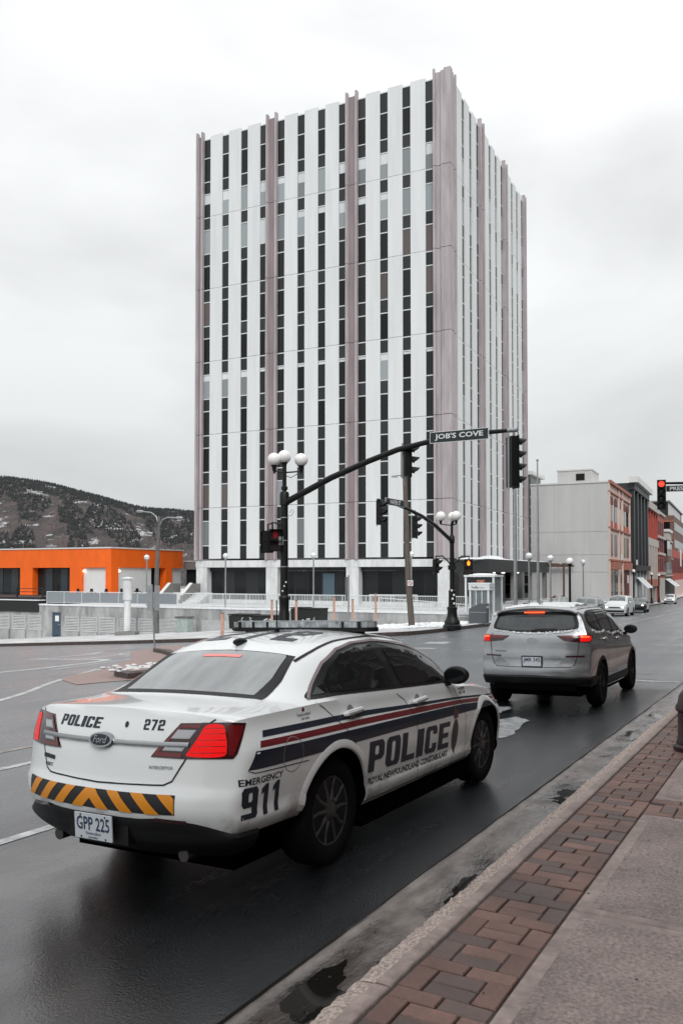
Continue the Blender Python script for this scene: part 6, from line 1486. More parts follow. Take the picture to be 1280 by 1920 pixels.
# ---- sign seen from behind on the island
q = onG(Vector((-7.82, 35, 0)), .15); si = empty('sign_post', q); tag(si, 'slim sign post on the traffic island with its signs edge on', 'road sign')
b = MB(); b.tube([(0, 0, 0), (-.13, 0, 2.6)], .035, 8); b.build('post', 'galv', si, smooth=True)
for x_, a_ in ((-.20, 0), (.08, 0)): b = MB(); b.box(x_ - .11, x_ + .11, .05 if x_ > 0 else -.06, .062 if x_ > 0 else -.048, 1.5, 2.55); b.build('sign_plate', 'galv', si)
q = onG(Vector((.42, 50, 0)), HK); s2 = empty('sign_post', q); tag(s2, 'grey sign post with narrow panel between two orange stakes', 'road sign')
b = MB(); b.tube([(0, 0, 0), (0, 0, 3.3)], .05, 8); b.build('post', 'galv', s2, smooth=True)
b = MB(); b.box(-.2, .02, -.03, -.01, 1.75, 3.2); b.build('sign_plate', 'pole_grey', s2)
# ---- white vent column on a dark plinth
q = onG(AB(54, 45.1), HK); vc = empty('vent_column', q); tag(vc, 'white cylindrical vent column with flat cap before the louvred wall', 'vent')
b = MB(); b.box(-.8, .8, -.75, .75, -.2, .34); b.build('plinth', 'pier_grey', vc)
h = 1.35 - q.z
b = MB(); b.lathe([(.28, .38), (.28, h * .62), (.37, h * .64), (.37, h)], 20); b.build('shaft', 'podium_white', vc, smooth=True)
b = MB(); b.lathe([(.50, h + .05), (.54, h + .12), (.05, h + .22)], 18); b.build('cap', 'snow', vc, smooth=True)
# ---- green cabinet
mat('cabinet_green', (.36, .42, .40), .5, vary=.25, vscale=4)
q = onG(AB(55.4, 40.45), HK); cb = empty('utility_cabinet', q, ROT_A); tag(cb, 'pale green utility cabinet against the louvred wall', 'cabinet')
b = MB(); b.box(-.4, .4, -.58, .58, 0, 1.25); b.build('body', 'cabinet_green', cb); b = MB(); b.box(-.46, .46, -.64, .64, 1.25, 1.36); b.build('lid', 'pole_grey', cb)
b = MB(); b.box(-.41, -.401, -.53, -.02, .08, 1.2); b.box(-.41, -.401, .02, .53, .08, 1.2); b.build('door', 'cabinet_green', cb)
# ---- dumpsters daubed with white graffiti
mat('dumpster_black', (.010, .011, .011), .6, vary=.4, vscale=5)
def scrawl(parent, x, y0, y1, z0, z1, seed):
    r_ = random.Random(seed)
    for k in range(7):
        c = (y0 + (y1 - y0) * r_.random(), z0 + (z1 - z0) * r_.random()); pts = [c]
        for i in range(6): pts.append((min(y1, max(y0, pts[-1][0] + r_.uniform(-.18, .18))), min(z1, max(z0, pts[-1][1] + r_.uniform(-.16, .16)))))
        b = MB(); wd = r_.uniform(.012, .03); P_ = [(x - .004 * (k + 1), q_[0], q_[1]) for q_ in pts]
        b.tube(P_, wd, 4); o = b.build('graffiti', 'sign_white', parent); 
        for v in o.data.vertices: v.co.x = x - .004 - .0012 * k + (v.co.x - x) * .02
def dumpster(a_, b0, b1, z0, z1, label, seed, step=0):
    q = onG(AB(a_, (b0 + b1) / 2), HK); q.z = z0; d = empty('dumpster', q, ROT_A); tag(d, label, 'dumpster'); w_ = (b1 - b0) / 2; h = z1 - z0
    b = MB(); b.prism([(-w_, .12), (w_, .12), (w_ + .06, h), (-w_ - .06, h)], -.5, .7, f=lambda y, zz, x: (x, y, zz)); b.build('bin', 'dumpster_black', d)
    b = MB(); b.box(-.56, .76, -w_ - .1, step - .01, h, h + .06); b.build('lid', 'dumpster_black', d); b = MB(); b.box(-.56, .76, step + .01, w_ + .1, h + .03, h + .10); b.build('lid', 'dumpster_black', d)
    for y in (-w_ + .2, w_ - .2): b = MB(); b.lathe([(.09, -.04), (.09, .04)], 12, (-.3, y, .09), 'y'); b.build('castor', 'tyre', d)
    scrawl(d, -.515, -w_ + .1, w_ - .1, .3, h - .12, seed)
dumpster(49.5, 28.4, 32.0, -2.1, -1.06, 'long black dumpster with white graffiti behind the police car roof', 3)
dumpster(53.5, 27.0, 29.3, -2.2, -.70, 'smaller black dumpster with white graffiti right of the signal mast', 9, .1)
# ---- orange painted stakes
mat('stake_orange', (.52, .31, .24), .7, vary=.35, vscale=6)
for i, (x, zt, lab, rr) in enumerate(((-7.13, -.55, 'stout rusty orange stake by the louvred wall, leftmost of the stakes', .10), (-4.16, .23, 'orange stake left of the signal mast in front of the long dumpster', .07), (-2.75, .17, 'orange stake just right of the signal mast behind the smaller dumpster', .07), (-.45, .42, 'orange stake right of the smaller dumpster', .075), (.67, .26, 'orange stake just right of the grey sign post', .07), (2.05, .62, 'thin orange stake with grey top near the leaning wooden pole', .06))):
    q = onG(Vector((x, 50 + (.8 if i == 2 else 0), 0)), HK); o = empty('marker_stake', q); tag(o, lab, 'stake', 'orange stakes along the wall')
    b = MB(); b.box(-rr, rr, -rr * .6, rr * .6, -.1, zt - q.z); b.build('stake', 'stake_orange', o); b = MB(); b.box(-rr * 1.02, rr * 1.02, -rr * .65, rr * .65, zt - q.z, zt - q.z + .05); b.build('stake_cap', 'wood_pole', o)
# ---- phone booth, glazed shelter and recycling bin near the corner
mat('booth_white', (.70, .72, .73), .4); mat('booth_glass', (.22, .25, .26), .1, alpha=.55, spec=.6); mat('bin_grey', (.085, .095, .105), .45); mat('neon', (.5, .2, .12), .4, emit=(1, .35, .2), estr=.25)
q = AB(58.6, 16.0, -1.15); sh = empty('shelter', q, ROT_A); tag(sh, 'white framed glass shelter with snow on its roof behind the phone booth', 'shelter')
Wd, Dp, H_ = 1.95, 2.2, 2.75      # along y (towards the left), along x (back)
for yy in (-.1, Wd - .0):
    for xx in (0, Dp): b = MB(); b.box(xx - .07, xx + .07, yy - .07, yy + .07, 0, H_); b.build('post', 'booth_white', sh)
b = MB(); b.box(-.12, Dp + .12, -.22, Wd + .12, H_, H_ + .14); b.build('roof', 'booth_white', sh)
b = MB(); b.sphere((Dp / 2, Wd / 2, H_ + .14), 1.0, 20, 8, 0, (1.15, 1.05, .13)); b.build('roof_snow', 'snow', sh, smooth=True)
b = MB(); b.box(-.02, .02, 0, Wd - .1, H_ - .62, H_ - .02); f_ = b.build('fascia', 'spandrel', sh)
flat_obj('lettering', text2d('STREET', .62, 1.2, H_ - .42, H_ - .22, .02), lambda x, y: (-.024, Wd - x - .2, y), 'neon', f_)
for xx0 in (.1,): b = MB(); b.box(xx0, Dp - .1, -.12, -.09, .25, H_ - .1); b.build('pane', 'booth_glass', sh)
b = MB(); b.box(Dp - .02, Dp + .01, 0, Wd - .1, .25, H_ - .1); b.build('pane', 'booth_glass', sh)
b = MB(); b.box(0, Dp, -.15, Wd, 0, .2); b.build('base', 'booth_white', sh)
q = AB(54.7, 15.2, onG(AB(54.7, 15.2), HK).z); ph = empty('phone_booth', q, ROT_A); tag(ph, 'white phone booth with glass panes and pale lettered header', 'phone booth')
for yy in (0, 1.25):
    for xx in (0, 1.1): b = MB(); b.box(xx - .06, xx + .06, yy - .06, yy + .06, 0, 2.15); b.build('post', 'booth_white', ph)
b = MB(); b.box(-.1, 1.2, -.1, 1.35, 2.15, 2.55); hd = b.build('header', 'booth_white', ph)
flat_obj('lettering', text2d('FedEx', .12, .62, 2.26, 2.42, .02), lambda x, y: (-.104, 1.25 - x, y), 'navy_text', hd); flat_obj('lettering', text2d('fone', .66, 1.0, 2.26, 2.40), lambda x, y: (-.104, 1.25 - x, y), 'bin_grey', hd)
for k in range(2): flat_obj('lettering', text2d('EX', .12, .38, 2.27, 2.41, .02), lambda x, y, k=k: (x + k * .5, -.104, y), 'bin_grey', hd)
b = MB(); b.box(-.12, 1.22, -.12, 1.37, 2.552, 2.64); b.build('roof_snow', 'snow', ph)
for k in range(3): y0 = .06 + k * .40; b = MB(); b.box(-.012, .012, y0, y0 + .36, .9, 2.1); b.build('pane', 'booth_glass', ph); b = MB(); b.box(-.02, .02, y0, y0 + .36, .15, .88); b.build('panel', 'bin_grey', ph)
b = MB(); 
for y_ in (.44, .84): b.box(-.03, .03, y_ - .025, y_ + .025, .1, 2.15)
b.build('frame', 'booth_white', ph)
for k in range(2): b = MB(); b.box(.08 + k * .5, .5 + k * .5, -.01, .01, .5, 2.1); b.build('pane', 'booth_glass', ph)
b = MB(); b.box(.45, .75, .55, .8, 1.2, 1.75); b.build('telephone', 'bin_grey', ph)
q = onG(AB(50.9, 14.75), HK); bn = empty('recycling_bin', q, ROT_A); tag(bn, 'dark grey recycling bin with sloping side at the snowy corner', 'bin')
b = MB(); b.prism([(-.55, 0), (.55, 0), (.55, 1.28), (.1, 1.28), (-.55, .95)], -.35, .35, f=lambda x, zz, y: (y, -x, zz)); b.build('body', 'bin_grey', bn)
b = MB(); b.box(-.358, -.351, -.6, .5, .72, .76); b.build('trim', 'galv', bn)
for k in range(3): b = MB(); b.box(-.25 + k * .2, -.12 + k * .2, -.556, -.551, 1.0, 1.13); b.build('slot', 'sign_white', bn)
b = MB(); b.box(-.36, .36, -.56, .56, 0, .06); b.build('kick_plate', 'galv', bn)
# ---- hydrant at the right edge of the frame
mat('hydrant', (.045, .022, .016), .5, vary=.6, vscale=14, col2=(.012, .010, .010))
q = onG(UV(9.86, 1.125), .13); hy = empty('hydrant', q); tag(hy, 'dark rust brown hydrant cut off by the right edge on brick pavement', 'hydrant')
b = MB(); b.lathe([(.16, 0), (.165, .05), (.13, .07), (.13, .10), (.115, .14), (.112, .42), (.135, .44), (.135, .48), (.115, .52), (.10, .60), (.06, .66), (.03, .67), (.03, .72), (.001, .72)], 20); b.build('barrel', 'hydrant', hy, smooth=True)
for a_ in (0, 90, 180): 
    d = dirv(29 + a_); b = MB(); b.tube([d * .08 + Vector((0, 0, .34)), d * .19 + Vector((0, 0, .34))], .055, 12); b.build('outlet_cap', 'hydrant', hy, smooth=True)
# =================================================================== ORANGE BUILDING
mat('orange', (.95, .145, .006), .6, wv=.12, wscale=1.2, wst=(1, 1, .4)); mat('white_siding', (.74, .75, .74), .6, vary=.06, vscale=2); mat('cop_white', (.66, .66, .64), .5); mat('glass_cafe', (.03, .04, .047), .12, spec=.5); mat('sconce', (1, .85, .7), .3, emit=(1, .8, .6), estr=3)
ob = empty('orange_building', AB(65.83, 57.09, PLZ), ROT_A); tag(ob, 'low bright orange building with deep bays and white infill walls', 'building')
H2, L2 = 4.39 - PLZ, 2.45 - PLZ
b = MB(); b.box(0, .9, 0, 42, L2, H2); b.build('parapet_wall', 'orange', ob); b = MB(); b.box(.902, 12.0, 0, .9, L2, H2); b.build('parapet_wall', 'orange', ob)
b = MB(); b.box(-.08, 12.08, -.08, 42, H2, H2 + .14); b.build('coping', 'cop_white', ob)
for y0, y1 in ((0, .71), (3.86, 5.44), (10.64, 12.41), (18, 19.7), (25.3, 27)): b = MB(); b.box(0, .9, y0, y1, 0, L2 - .003); b.build('pier', 'orange', ob)
for x0, x1 in ((.902, 1.12), (8.87, 10.02)): b = MB(); b.box(x0, x1, 0, .9, 0, L2 - .003); b.build('pier', 'orange', ob)
b = MB(); b.box(.30, .38, .72, 3.85, 0, L2 - .01); b.build('infill_wall', 'white_siding', ob); b = MB(); b.box(1.13, 6.6, .20, .28, 0, L2 - .01); b.build('infill_wall', 'white_siding', ob); b = MB(); b.box(10.03, 12, .30, .38, 0, L2 - .01); b.build('infill_wall', 'white_siding', ob)
b = MB(); b.box(6.62, 8.86, .80, .88, 0, L2 - .01); b.build('door', 'win_dark', ob)
for y0, y1 in ((5.45, 10.63), (12.42, 17.99), (19.71, 25.29)):
    n_ = 5
    for k in range(n_): q0 = y0 + (y1 - y0) * k / n_; q1 = y0 + (y1 - y0) * (k + 1) / n_; b = MB(); b.box(.80, .84, q0 + .05, q1 - .05, .1, L2 - .1); b.build('window', 'glass_cafe' if k % 2 else 'win_dark', ob)
    for k in range(n_ + 1): q0 = y0 + (y1 - y0) * k / n_; b = MB(); b.box(.77, .87, q0 - .05, q0 + .05, 0, L2 - .01); b.build('window_frame', 'spandrel', ob)
b = MB(); b.box(.95, 11.9, .95, 41, H2 - .6, H2 - .05); b.build('roof', 'roof_grey', ob); b = MB(); b.box(1.0, 11.9, 1.0, 41, 0, H2 - .62); b.build('core_wall', 'spandrel', ob)
for (x, y) in ((.18, 3.7), (1.32, .08)): b = MB(); b.sphere((x, y, L2 - .35), .12, 10, 8); b.build('wall_lamp', 'sconce', ob, smooth=True)
# chain fence on black posts before the infill walls
for pts, lab in (([(-.35, .3), (-.35, 2.2), (-.35, 4.0)], 'black posts with drooping chain left of the orange corner'), ([(1.2, -.35), (3.6, -.35), (6.2, -.35)], 'black posts with drooping chain right of the orange corner')):
    cf = empty('chain_fence', AB(65.83, 57.09, PLZ), ROT_A); tag(cf, lab, 'chain fence')
    for x, y in pts: b = MB(); b.box(x - .1, x + .1, y - .1, y + .1, 0, 1.35); b.build('post', 'pole_black', cf)
    for i in range(len(pts) - 1):
        q = [Vector((*pts[i], 1.2)).lerp(Vector((*pts[i + 1], 1.2)), t) - Vector((0, 0, .35 * 4 * t * (1 - t))) for t in np.linspace(0, 1, 9)]; b = MB(); b.tube(q, .04, 6); b.build('chain', 'pole_black', cf)
# black timber terrace at far left with rails
mat('deck_black', (.012, .013, .013), .6)
tr = empty('terrace', AB(57.3, 57.6, PLZ), ROT_A); tag(tr, 'black timber terrace with dark rails before the orange building', 'terrace')
b = MB(); b.box(-.6, 6, .0, 26, -.62, .42); b.build('deck', 'deck_black', tr); b = MB(); b.box(-.7, .2, -.1, 26, .422, .50); b.build('deck_snow', 'snow', tr)
b = MB(); b.box(-.35, 6, .05, 26, .50, .72); b.build('step', 'deck_black', tr)
for zz in (1.2, 1.5): b = MB(); b.tube([(.1, .1, zz), (.1, 26, zz)], .035, 6); b.build('rail', 'deck_black', tr)
for k in range(9): b = MB(); b.box(.04, .16, .1 + k * 3.2, .22 + k * 3.2, .5, 1.6); b.build('rail_post', 'deck_black', tr)
# link building and stair walls between orange building and tower
lk = empty('link_building', AB(79, 49.3, PLZ), ROT_A); tag(lk, 'low grey link with dark recess between orange building and tower', 'building')
b = MB(); b.box(0, 4, -.1, 8.5, 2.3 - PLZ, 3.2 - PLZ); b.build('fascia', 'pier_grey', lk); b = MB(); b.box(.5, 4, -.1, 8.5, 0, 2.3 - PLZ - .003); b.build('recess_wall', 'win_dark', lk); b = MB(); b.box(-.08, 4, -.1, 8.5, 3.2 - PLZ, 3.3 - PLZ); b.build('coping', 'cop_white', lk); b = MB(); b.box(3, 8, -.1, 8.5, 3.3 - PLZ, 4.6 - PLZ); b.build('upper_wall', 'pier_grey', lk)
for k, (bb, lab) in enumerate(((51.2, 'left of two sloping brown stair walls beside the tower'), (48.6, 'right of two sloping brown stair walls beside the tower'))):
    st = empty('outdoor_stair', AB(66.0, bb, PLZ), ROT_A); tag(st, lab, 'stairs', None)
    for i in range(6): b = MB(); b.box(.4 * i, .4 * i + .5, -1.9, -.15, .0, .17 * (i + 1)); b.build('step', 'plaza', st)
    b = MB(); b.prism([(0, 0), (3.2, 0), (3.2, 1.9), (1.6, 1.9), (0, .75)], -.14, .14, f=lambda x, zz, y: (x, y, zz)); b.build('side_wall', 'pier_grey', st)
    b = MB(); b.obox((0, 0, .80), (1.6, 0, 1.95), .36, .08); b.build('wall_cap', 'cop_white', st)

# =================================================================== FAR STREET
mat('grey_siding', (.56, .555, .55), .6, vary=.10, vscale=.5, stretch=(1, 1, .3)); mat('pink_wall', (.66, .52, .46), .65, vary=.12, vscale=1); mat('terracotta', (.38, .14, .095), .65, vary=.2, vscale=2); mat('red_brick', (.42, .085, .06), .7, vary=.25, vscale=1.5)
mat('red_dark', (.11, .022, .022), .6); mat('dark_slate', (.028, .031, .034), .5, vary=.2, vscale=1); mat('stone_pale', (.46, .42, .39), .65, vary=.15, vscale=1); mat('brown_brick', (.15, .085, .065), .7, vary=.2, vscale=1); mat('awning', (.68, .70, .70), .5)
ZS = -2.6
gb = empty('blank_wall_building', AB(98.8, 13.5, ZS), ROT_A); tag(gb, 'pale grey building with a large blank panelled side wall', 'building')
Hg = 12.26 - ZS
b = MB(); b.box(.05, 20.2, .05, 26, 0, Hg - .1); b.build('core', 'grey_siding', gb)
zr = [0, 4.6, 6.6, Hg - 5.6, Hg]
for i in range(len(zr) - 1):
    ys = list(np.linspace(0, 16, 9))
    for k in range(8):
        b = MB(); b.box(-.03, .05, ys[k] + .004, ys[k + 1] - .004, zr[i] + .02, zr[i + 1] - .02); b.build('siding_panel', 'grey_siding', gb)
b = MB(); b.box(-.12, 20, -.15, 26, Hg, Hg + .18); b.build('parapet', 'cop_white', gb)
b = MB(); b.box(3, 8.5, 2.2, 6.2, Hg + .15, Hg + 1.9); rp = b.build('plant_room', 'grey_siding', gb); b = MB(); b.box(2.9, 8.6, 2.1, 6.3, Hg + 1.9, Hg + 2.05); b.build('plant_roof', 'cop_white', rp); b = MB(); b.box(2.94, 2.997, 3.0, 4.0, Hg + .7, Hg + 1.5); b.build('vent', 'pole_black', rp)
b = MB(); b.tube([(1, 10, Hg), (1, 10, Hg + .6)], .12, 8); b.sphere((1, 10, Hg + .7), .2, 8, 6); b.build('roof_vent', 'pole_black', gb)
# timber pergola against the blank wall, deck things
pg = empty('pergola', AB(93.5, 17.5, -1.6), ROT_A); tag(pg, 'brown timber pergola frame against the blank grey wall', 'pergola'); mat('timber', (.12, .075, .05), .7, vary=.3, vscale=5)
for yy in (0, 2.0, 5.4, 8.0, 9.4): b = MB(); b.box(0, .2, yy - .1, yy + .1, 0, 4.2); b.build('post', 'timber', pg)
for xx in (0, 4.6): b = MB(); b.box(xx, xx + .2, -.3, 9.8, 4.2, 4.45); b.build('beam', 'timber', pg)
for k in range(8): b = MB(); b.box(-.3, 5, .0 + k * 1.3, .1 + k * 1.3, 4.45, 4.6); b.build('rafter', 'timber', pg)
mat('bush_red', (.12, .012, .02), .8); mat('bush_brown', (.05, .035, .03), .8)
def bush(a_, b_, z0, s, m_, lab, n=170):
    q = AB(a_, b_, z0); o = empty('potted_shrub', q); tag(o, lab, 'shrub'); rr = random.Random(int(a_ * 10)); b = MB()
    for _ in range(n):
        d = Vector((rr.gauss(0, 1), rr.gauss(0, 1), rr.gauss(0, 1))).normalized() * s * rr.uniform(.55, 1); c = d + Vector((0, 0, s * 1.3)); e = Vector((rr.gauss(0, 1), rr.gauss(0, 1), rr.gauss(0, 1))).normalized() * s * .22; f = e.orthogonal().normalized() * s * .12
        b.add([tuple(c - e), tuple(c + f), tuple(c + e), tuple(c - f)], [(0, 1, 2, 3)])
    b.build('foliage', m_, o, fix=False); b = MB(); b.lathe([(s * .35, 0), (s * .5, s * .7), (s * .45, s * .7)], 12); b.build('pot', 'pier_grey', o)
bush(63, 14.6, -1.3, .42, 'bush_red', 'dark red shrub beside the globe lamp near the canopy'); bush(68, 14.4, -1.35, .42, 'bush_brown', 'brown shrub left of the white step railing'); bush(80, 15.8, -1.5, .55, 'bush_red', 'red shrub behind the black globe lamp'); bush(81.5, 15.2, -1.5, .55, 'bush_brown', 'dark shrub right of the red shrub by the pergola')
def frontage(name, label, a0, a1, bf, ztop, mwall, cat='building'):
    r_ = empty(name, AB(a0, bf, ZS - .6), ROT_A); tag(r_, label, cat); b = MB(); b.box(0.02, a1 - a0 - .02, .0, 12, 0, ztop - ZS + .6); b.build('wall', mwall, r_); return r_, (lambda zz: zz - ZS + .6)
def fb(r_, nm, x0, x1, d, z0, z1, m_, d0=-.003):
    b = MB(); b.box(x0, x1, -d, d0, z0, z1); return b.build(nm, m_, r_)
# pink rendered terrace with terracotta arches
r_, z = frontage('pink_terrace', 'pink rendered building with terracotta arched windows joined to the blank wall', 98.8, 119, 13.45, 12.4, 'pink_wall')
L_ = 20.2
for zz, h, d in ((12.2, .35, .35), (11.2, .15, .2), (7.0, .22, .22), (3.3, .2, .25)): fb(r_, 'cornice', 0, L_, d, z(zz), z(zz + h), 'terracotta')
for x in (0, 8.2, 11.8, 19.6): fb(r_, 'pilaster', x, x + .6, .18, z(-2.6), z(12.2), 'pink_wall')
for i, (x, w_) in enumerate(((1.2, 2.4), (5.0, 2.4), (9.2, 1.4), (13.2, 2.4), (16.6, 2.4))):
    n_ = 2 if w_ > 2 else 1
    for k in range(n_):
        x0 = x + k * w_ / n_ + .1; x1 = x + (k + 1) * w_ / n_ - .1
        w1 = fb(r_, 'window', x0, x1, .06, z(8.0), z(9.9), 'win_dark'); b = MB(); b.prism([(x0 - .08, z(9.9)), (x1 + .08, z(9.9)), (x1 + .08, z(10.3))] + [((x0 + x1) / 2 + (x1 - x0 + .16) / 2 * math.cos(t), z(10.3) + .55 * math.sin(t)) for t in np.linspace(.3, 2.84, 7)] + [(x0 - .08, z(10.3))], -.12, -.004, f=lambda x, zz, y: (x, y, zz)); b.build('arch', 'red_dark', w1)
        fb(r_, 'panel', x0, x1, .08, z(7.3), z(7.9), 'red_brick'); fb(r_, 'window', x0, x1, .06, z(3.9), z(6.5), 'win_brown')
for x0, x1, m_ in ((.8, 7.6, 'terracotta'), (12.4, 19.2, 'terracotta')): fb(r_, 'fascia', x0, x1, .5, z(2.3), z(3.2), m_)
for x0, x1, m_ in ((.8, 2.6, 'win_dark'), (2.8, 4.6, 'win_mid'), (4.8, 7.4, 'win_dark'), (8.6, 11.4, 'win_dark'), (12.6, 15.4, 'red_dark'), (15.6, 19, 'red_dark')): fb(r_, 'shopfront', x0, x1, .08, z(-2.0), z(2.2), m_)
fb(r_, 'hanging_sign', 13.4, 14.8, .5, z(.6), z(1.6), 'sign_white', -.46); fb(r_, 'wall_sign', 9.2, 10.6, .3, z(3.6), z(4.2), 'sign_white', -.26)
# dark slate building with pilasters, white cornice and awning
r_, z = frontage('dark_building', 'tall dark slate building with white cornice and pale window strips', 119.05, 139.5, 13.4, 14.2, 'dark_slate'); L_ = 20.4
fb(r_, 'cornice', -.6, L_ + .4, 1.2, z(14.2), z(15.0), 'cop_white'); fb(r_, 'cornice_base', 0, L_, .7, z(13.3), z(14.2), 'dark_slate')
for k in range(5): x = .3 + k * 4.6; fb(r_, 'pilaster', x, x + 1.1, .55, z(3), z(13.3), 'dark_slate')
for k in range(4):
    x = 1.7 + k * 4.6
    for zz in (3.8, 7.0, 10.2): w1 = fb(r_, 'window', x, x + 2.8, .10, z(zz), z(zz + 1.3), 'win_mid'); fb(r_, 'window', x + .1, x + 2.7, .12, z(zz + 1.35), z(zz + 2.7), 'win_light')
fb(r_, 'fascia', -.2, L_, .8, z(2.2), z(3.0), 'deck_black')
for k in range(5): x = .4 + k * 4.6; fb(r_, 'shop_mullion', x, x + .35, .35, z(-2.4), z(2.1), 'mullion')
for k in range(4): x = .9 + k * 4.6; fb(r_, 'shopfront', x, x + 3.9, .1, z(-2.4), z(2.0), 'win_dark')
for x in (4.5, 8.6): b = MB(); b.add([(x, -.4, z(1.3)), (x + 3.2, -.4, z(1.3)), (x + 3.2, -1.9, z(-.2)), (x, -1.9, z(-.2)), (x, -.4, z(1.2)), (x + 3.2, -.4, z(1.2)), (x + 3.2, -1.85, z(-.3)), (x, -1.85, z(-.3))], [(0, 1, 2, 3), (7, 6, 5, 4), (0, 4, 5, 1), (2, 6, 7, 3), (1, 5, 6, 2), (0, 3, 7, 4)]); b.build('awning', 'awning', r_)
fb(r_, 'corner_sign', -.1, 1.0, .9, z(3.0), z(3.7), 'sign_white', -.8)
# red brick building with pale lower pilasters
r_, z = frontage('red_brick_building', 'red brick building with pale pilasters below and stone cornice', 139.55, 158, 13.3, 13.0, 'red_brick'); L_ = 18.4
fb(r_, 'cornice', -.2, L_, .6, z(12.3), z(13.4), 'stone_pale')
for k in range(4): x = 1 + k * 4.4; fb(r_, 'window', x, x + 2.6, .08, z(8.6), z(11.6), 'red_dark'); fb(r_, 'pilaster', x - .8, x - .3, .35, z(7.6), z(12.3), 'red_brick')
fb(r_, 'band', 0, L_, .4, z(6.4), z(7.6), 'stone_pale')
for k in range(4): x = .6 + k * 4.4; fb(r_, 'pilaster', x, x + 1.5, .45, z(.9), z(6.4), 'stone_pale'); fb(r_, 'window', x + 1.9, x + 3.9, .1, z(1.6), z(6.0), 'red_dark')
fb(r_, 'fascia', 0, L_, .6, z(-.3), z(.9), 'terracotta')
for k in range(3): x = .6 + k * 6; fb(r_, 'shopfront', x, x + 5, .1, z(-3), z(-.4), 'win_dark'); fb(r_, 'shop_pier', x - .5, x, .4, z(-3), z(-.4), 'stone_pale')
r_, z = frontage('red_corner_building', 'bright red brick corner building with pale stone bands', 158.05, 172, 13.1, 12.8, 'red_brick'); L_ = 13.9
for zz in (12.6, 8.2, 5.2, 1.6): fb(r_, 'band', 0, L_, .35, z(zz), z(zz + .45), 'stone_pale')
for zz in (9.0, 5.9, 2.3): 
    for k in range(3): fb(r_, 'window', 1 + k * 4.2, 3.6 + k * 4.2, .1, z(zz), z(zz + 2.3), 'red_dark')
fb(r_, 'shopfront', .5, L_ - .5, .15, z(-3.4), z(1), 'stone_pale')
# further blocks
r_, z = frontage('bay_front_building', 'brick building with a white banded bay front and dark awninged shop below', 178, 206, 14.0, 10.6, 'brown_brick'); L_ = 28
fb(r_, 'bay', 0, 9, 1.2, z(8.6), z(10.2), 'stone_pale'); fb(r_, 'cornice', -.3, 9.3, 1.5, z(10.2), z(10.7), 'cop_white'); fb(r_, 'bay', .3, 8.7, 1.15, z(4.2), z(5.4), 'brown_brick'); fb(r_, 'bay_windows', .5, 8.5, 1.0, z(5.4), z(8.6), 'win_dark')
b = MB(); b.box(-1.5, -.01, .1, 8, z(-3), z(9.6)); b.build('party_wall', 'deck_black', r_)
for k in range(5): fb(r_, 'window', 10.5 + k * 3.4, 12.5 + k * 3.4, .1, z(5.6), z(8.4), 'win_mid'); fb(r_, 'window', 10.5 + k * 3.4, 12.5 + k * 3.4, .1, z(1.8), z(4.4), 'win_mid')
for zz in (8.8, 5.0, 1.2): fb(r_, 'band', 9, L_, .25, z(zz), z(zz + .35), 'stone_pale')
fb(r_, 'shopfront', -1, L_, .5, z(-4), z(.4), 'deck_black')
for x in (1, 8): b = MB(); b.add([(x, -.6, z(.8)), (x + 5, -.6, z(.8)), (x + 5, -2.6, z(-.8)), (x, -2.6, z(-.8)), (x, -.6, z(.7)), (x + 5, -.6, z(.7)), (x + 5, -2.55, z(-.9)), (x, -2.55, z(-.9))], [(0, 1, 2, 3), (7, 6, 5, 4), (0, 4, 5, 1), (2, 6, 7, 3), (1, 5, 6, 2), (0, 3, 7, 4)]); b.build('awning', 'awning', r_)
fb(r_, 'banner', 22, 25, 2.2, z(3.4), z(7.2), 'sign_white', -2.1)
r_, z = frontage('brick_shop', 'dark red brick shop at the far right edge of the street', 206.1, 250, 14.0, 7.4, 'red_brick'); L_ = 44
for k in range(9): fb(r_, 'window', 1 + k * 4.8, 3.6 + k * 4.8, .1, z(2), z(5.6), 'red_dark')
fb(r_, 'shopfront', .5, L_, .3, z(-4), z(.2), 'pink_wall')
bk = empty('brown_office_block', AB(245, 16.1, ZS - 2), ROT_A); tag(bk, 'brown brick office block with dark top storey rising behind the shops', 'building')
b = MB(); b.box(0, 60, 0, 34, 0, 22.4); b.build('wall', 'brown_brick', bk); b = MB(); b.box(1.0, 60, 1.5, 34, 22.4, 26.2); b.build('top_storey', 'spandrel', bk); b = MB(); b.box(1.2, 50, 1.4, 1.49, 22.6, 26.0); b.build('cladding', 'grey_siding', bk); b = MB(); b.box(.6, 60, 1.0, 34.5, 26.2, 26.6); b.build('roof', 'pier_grey', bk)
for zz in (18.4, 13.6, 9.4):
    for k in range(9): b = MB(); b.box(-.10, -.004, 1.0 + k * 3.6, 3.6 + k * 3.6, zz, zz + 2.2); b.build('window', 'win_dark', bk)
    for k in range(10): b = MB(); b.box(1 + k * 5, 4.8 + k * 5, -.10, -.004, zz, zz + 2.2); b.build('window', 'win_dark', bk)
    b = MB(); b.box(-.16, -.003, 0, 33.5, zz + 2.25, zz + 2.55); b.build('spandrel_band', 'terracotta', bk)

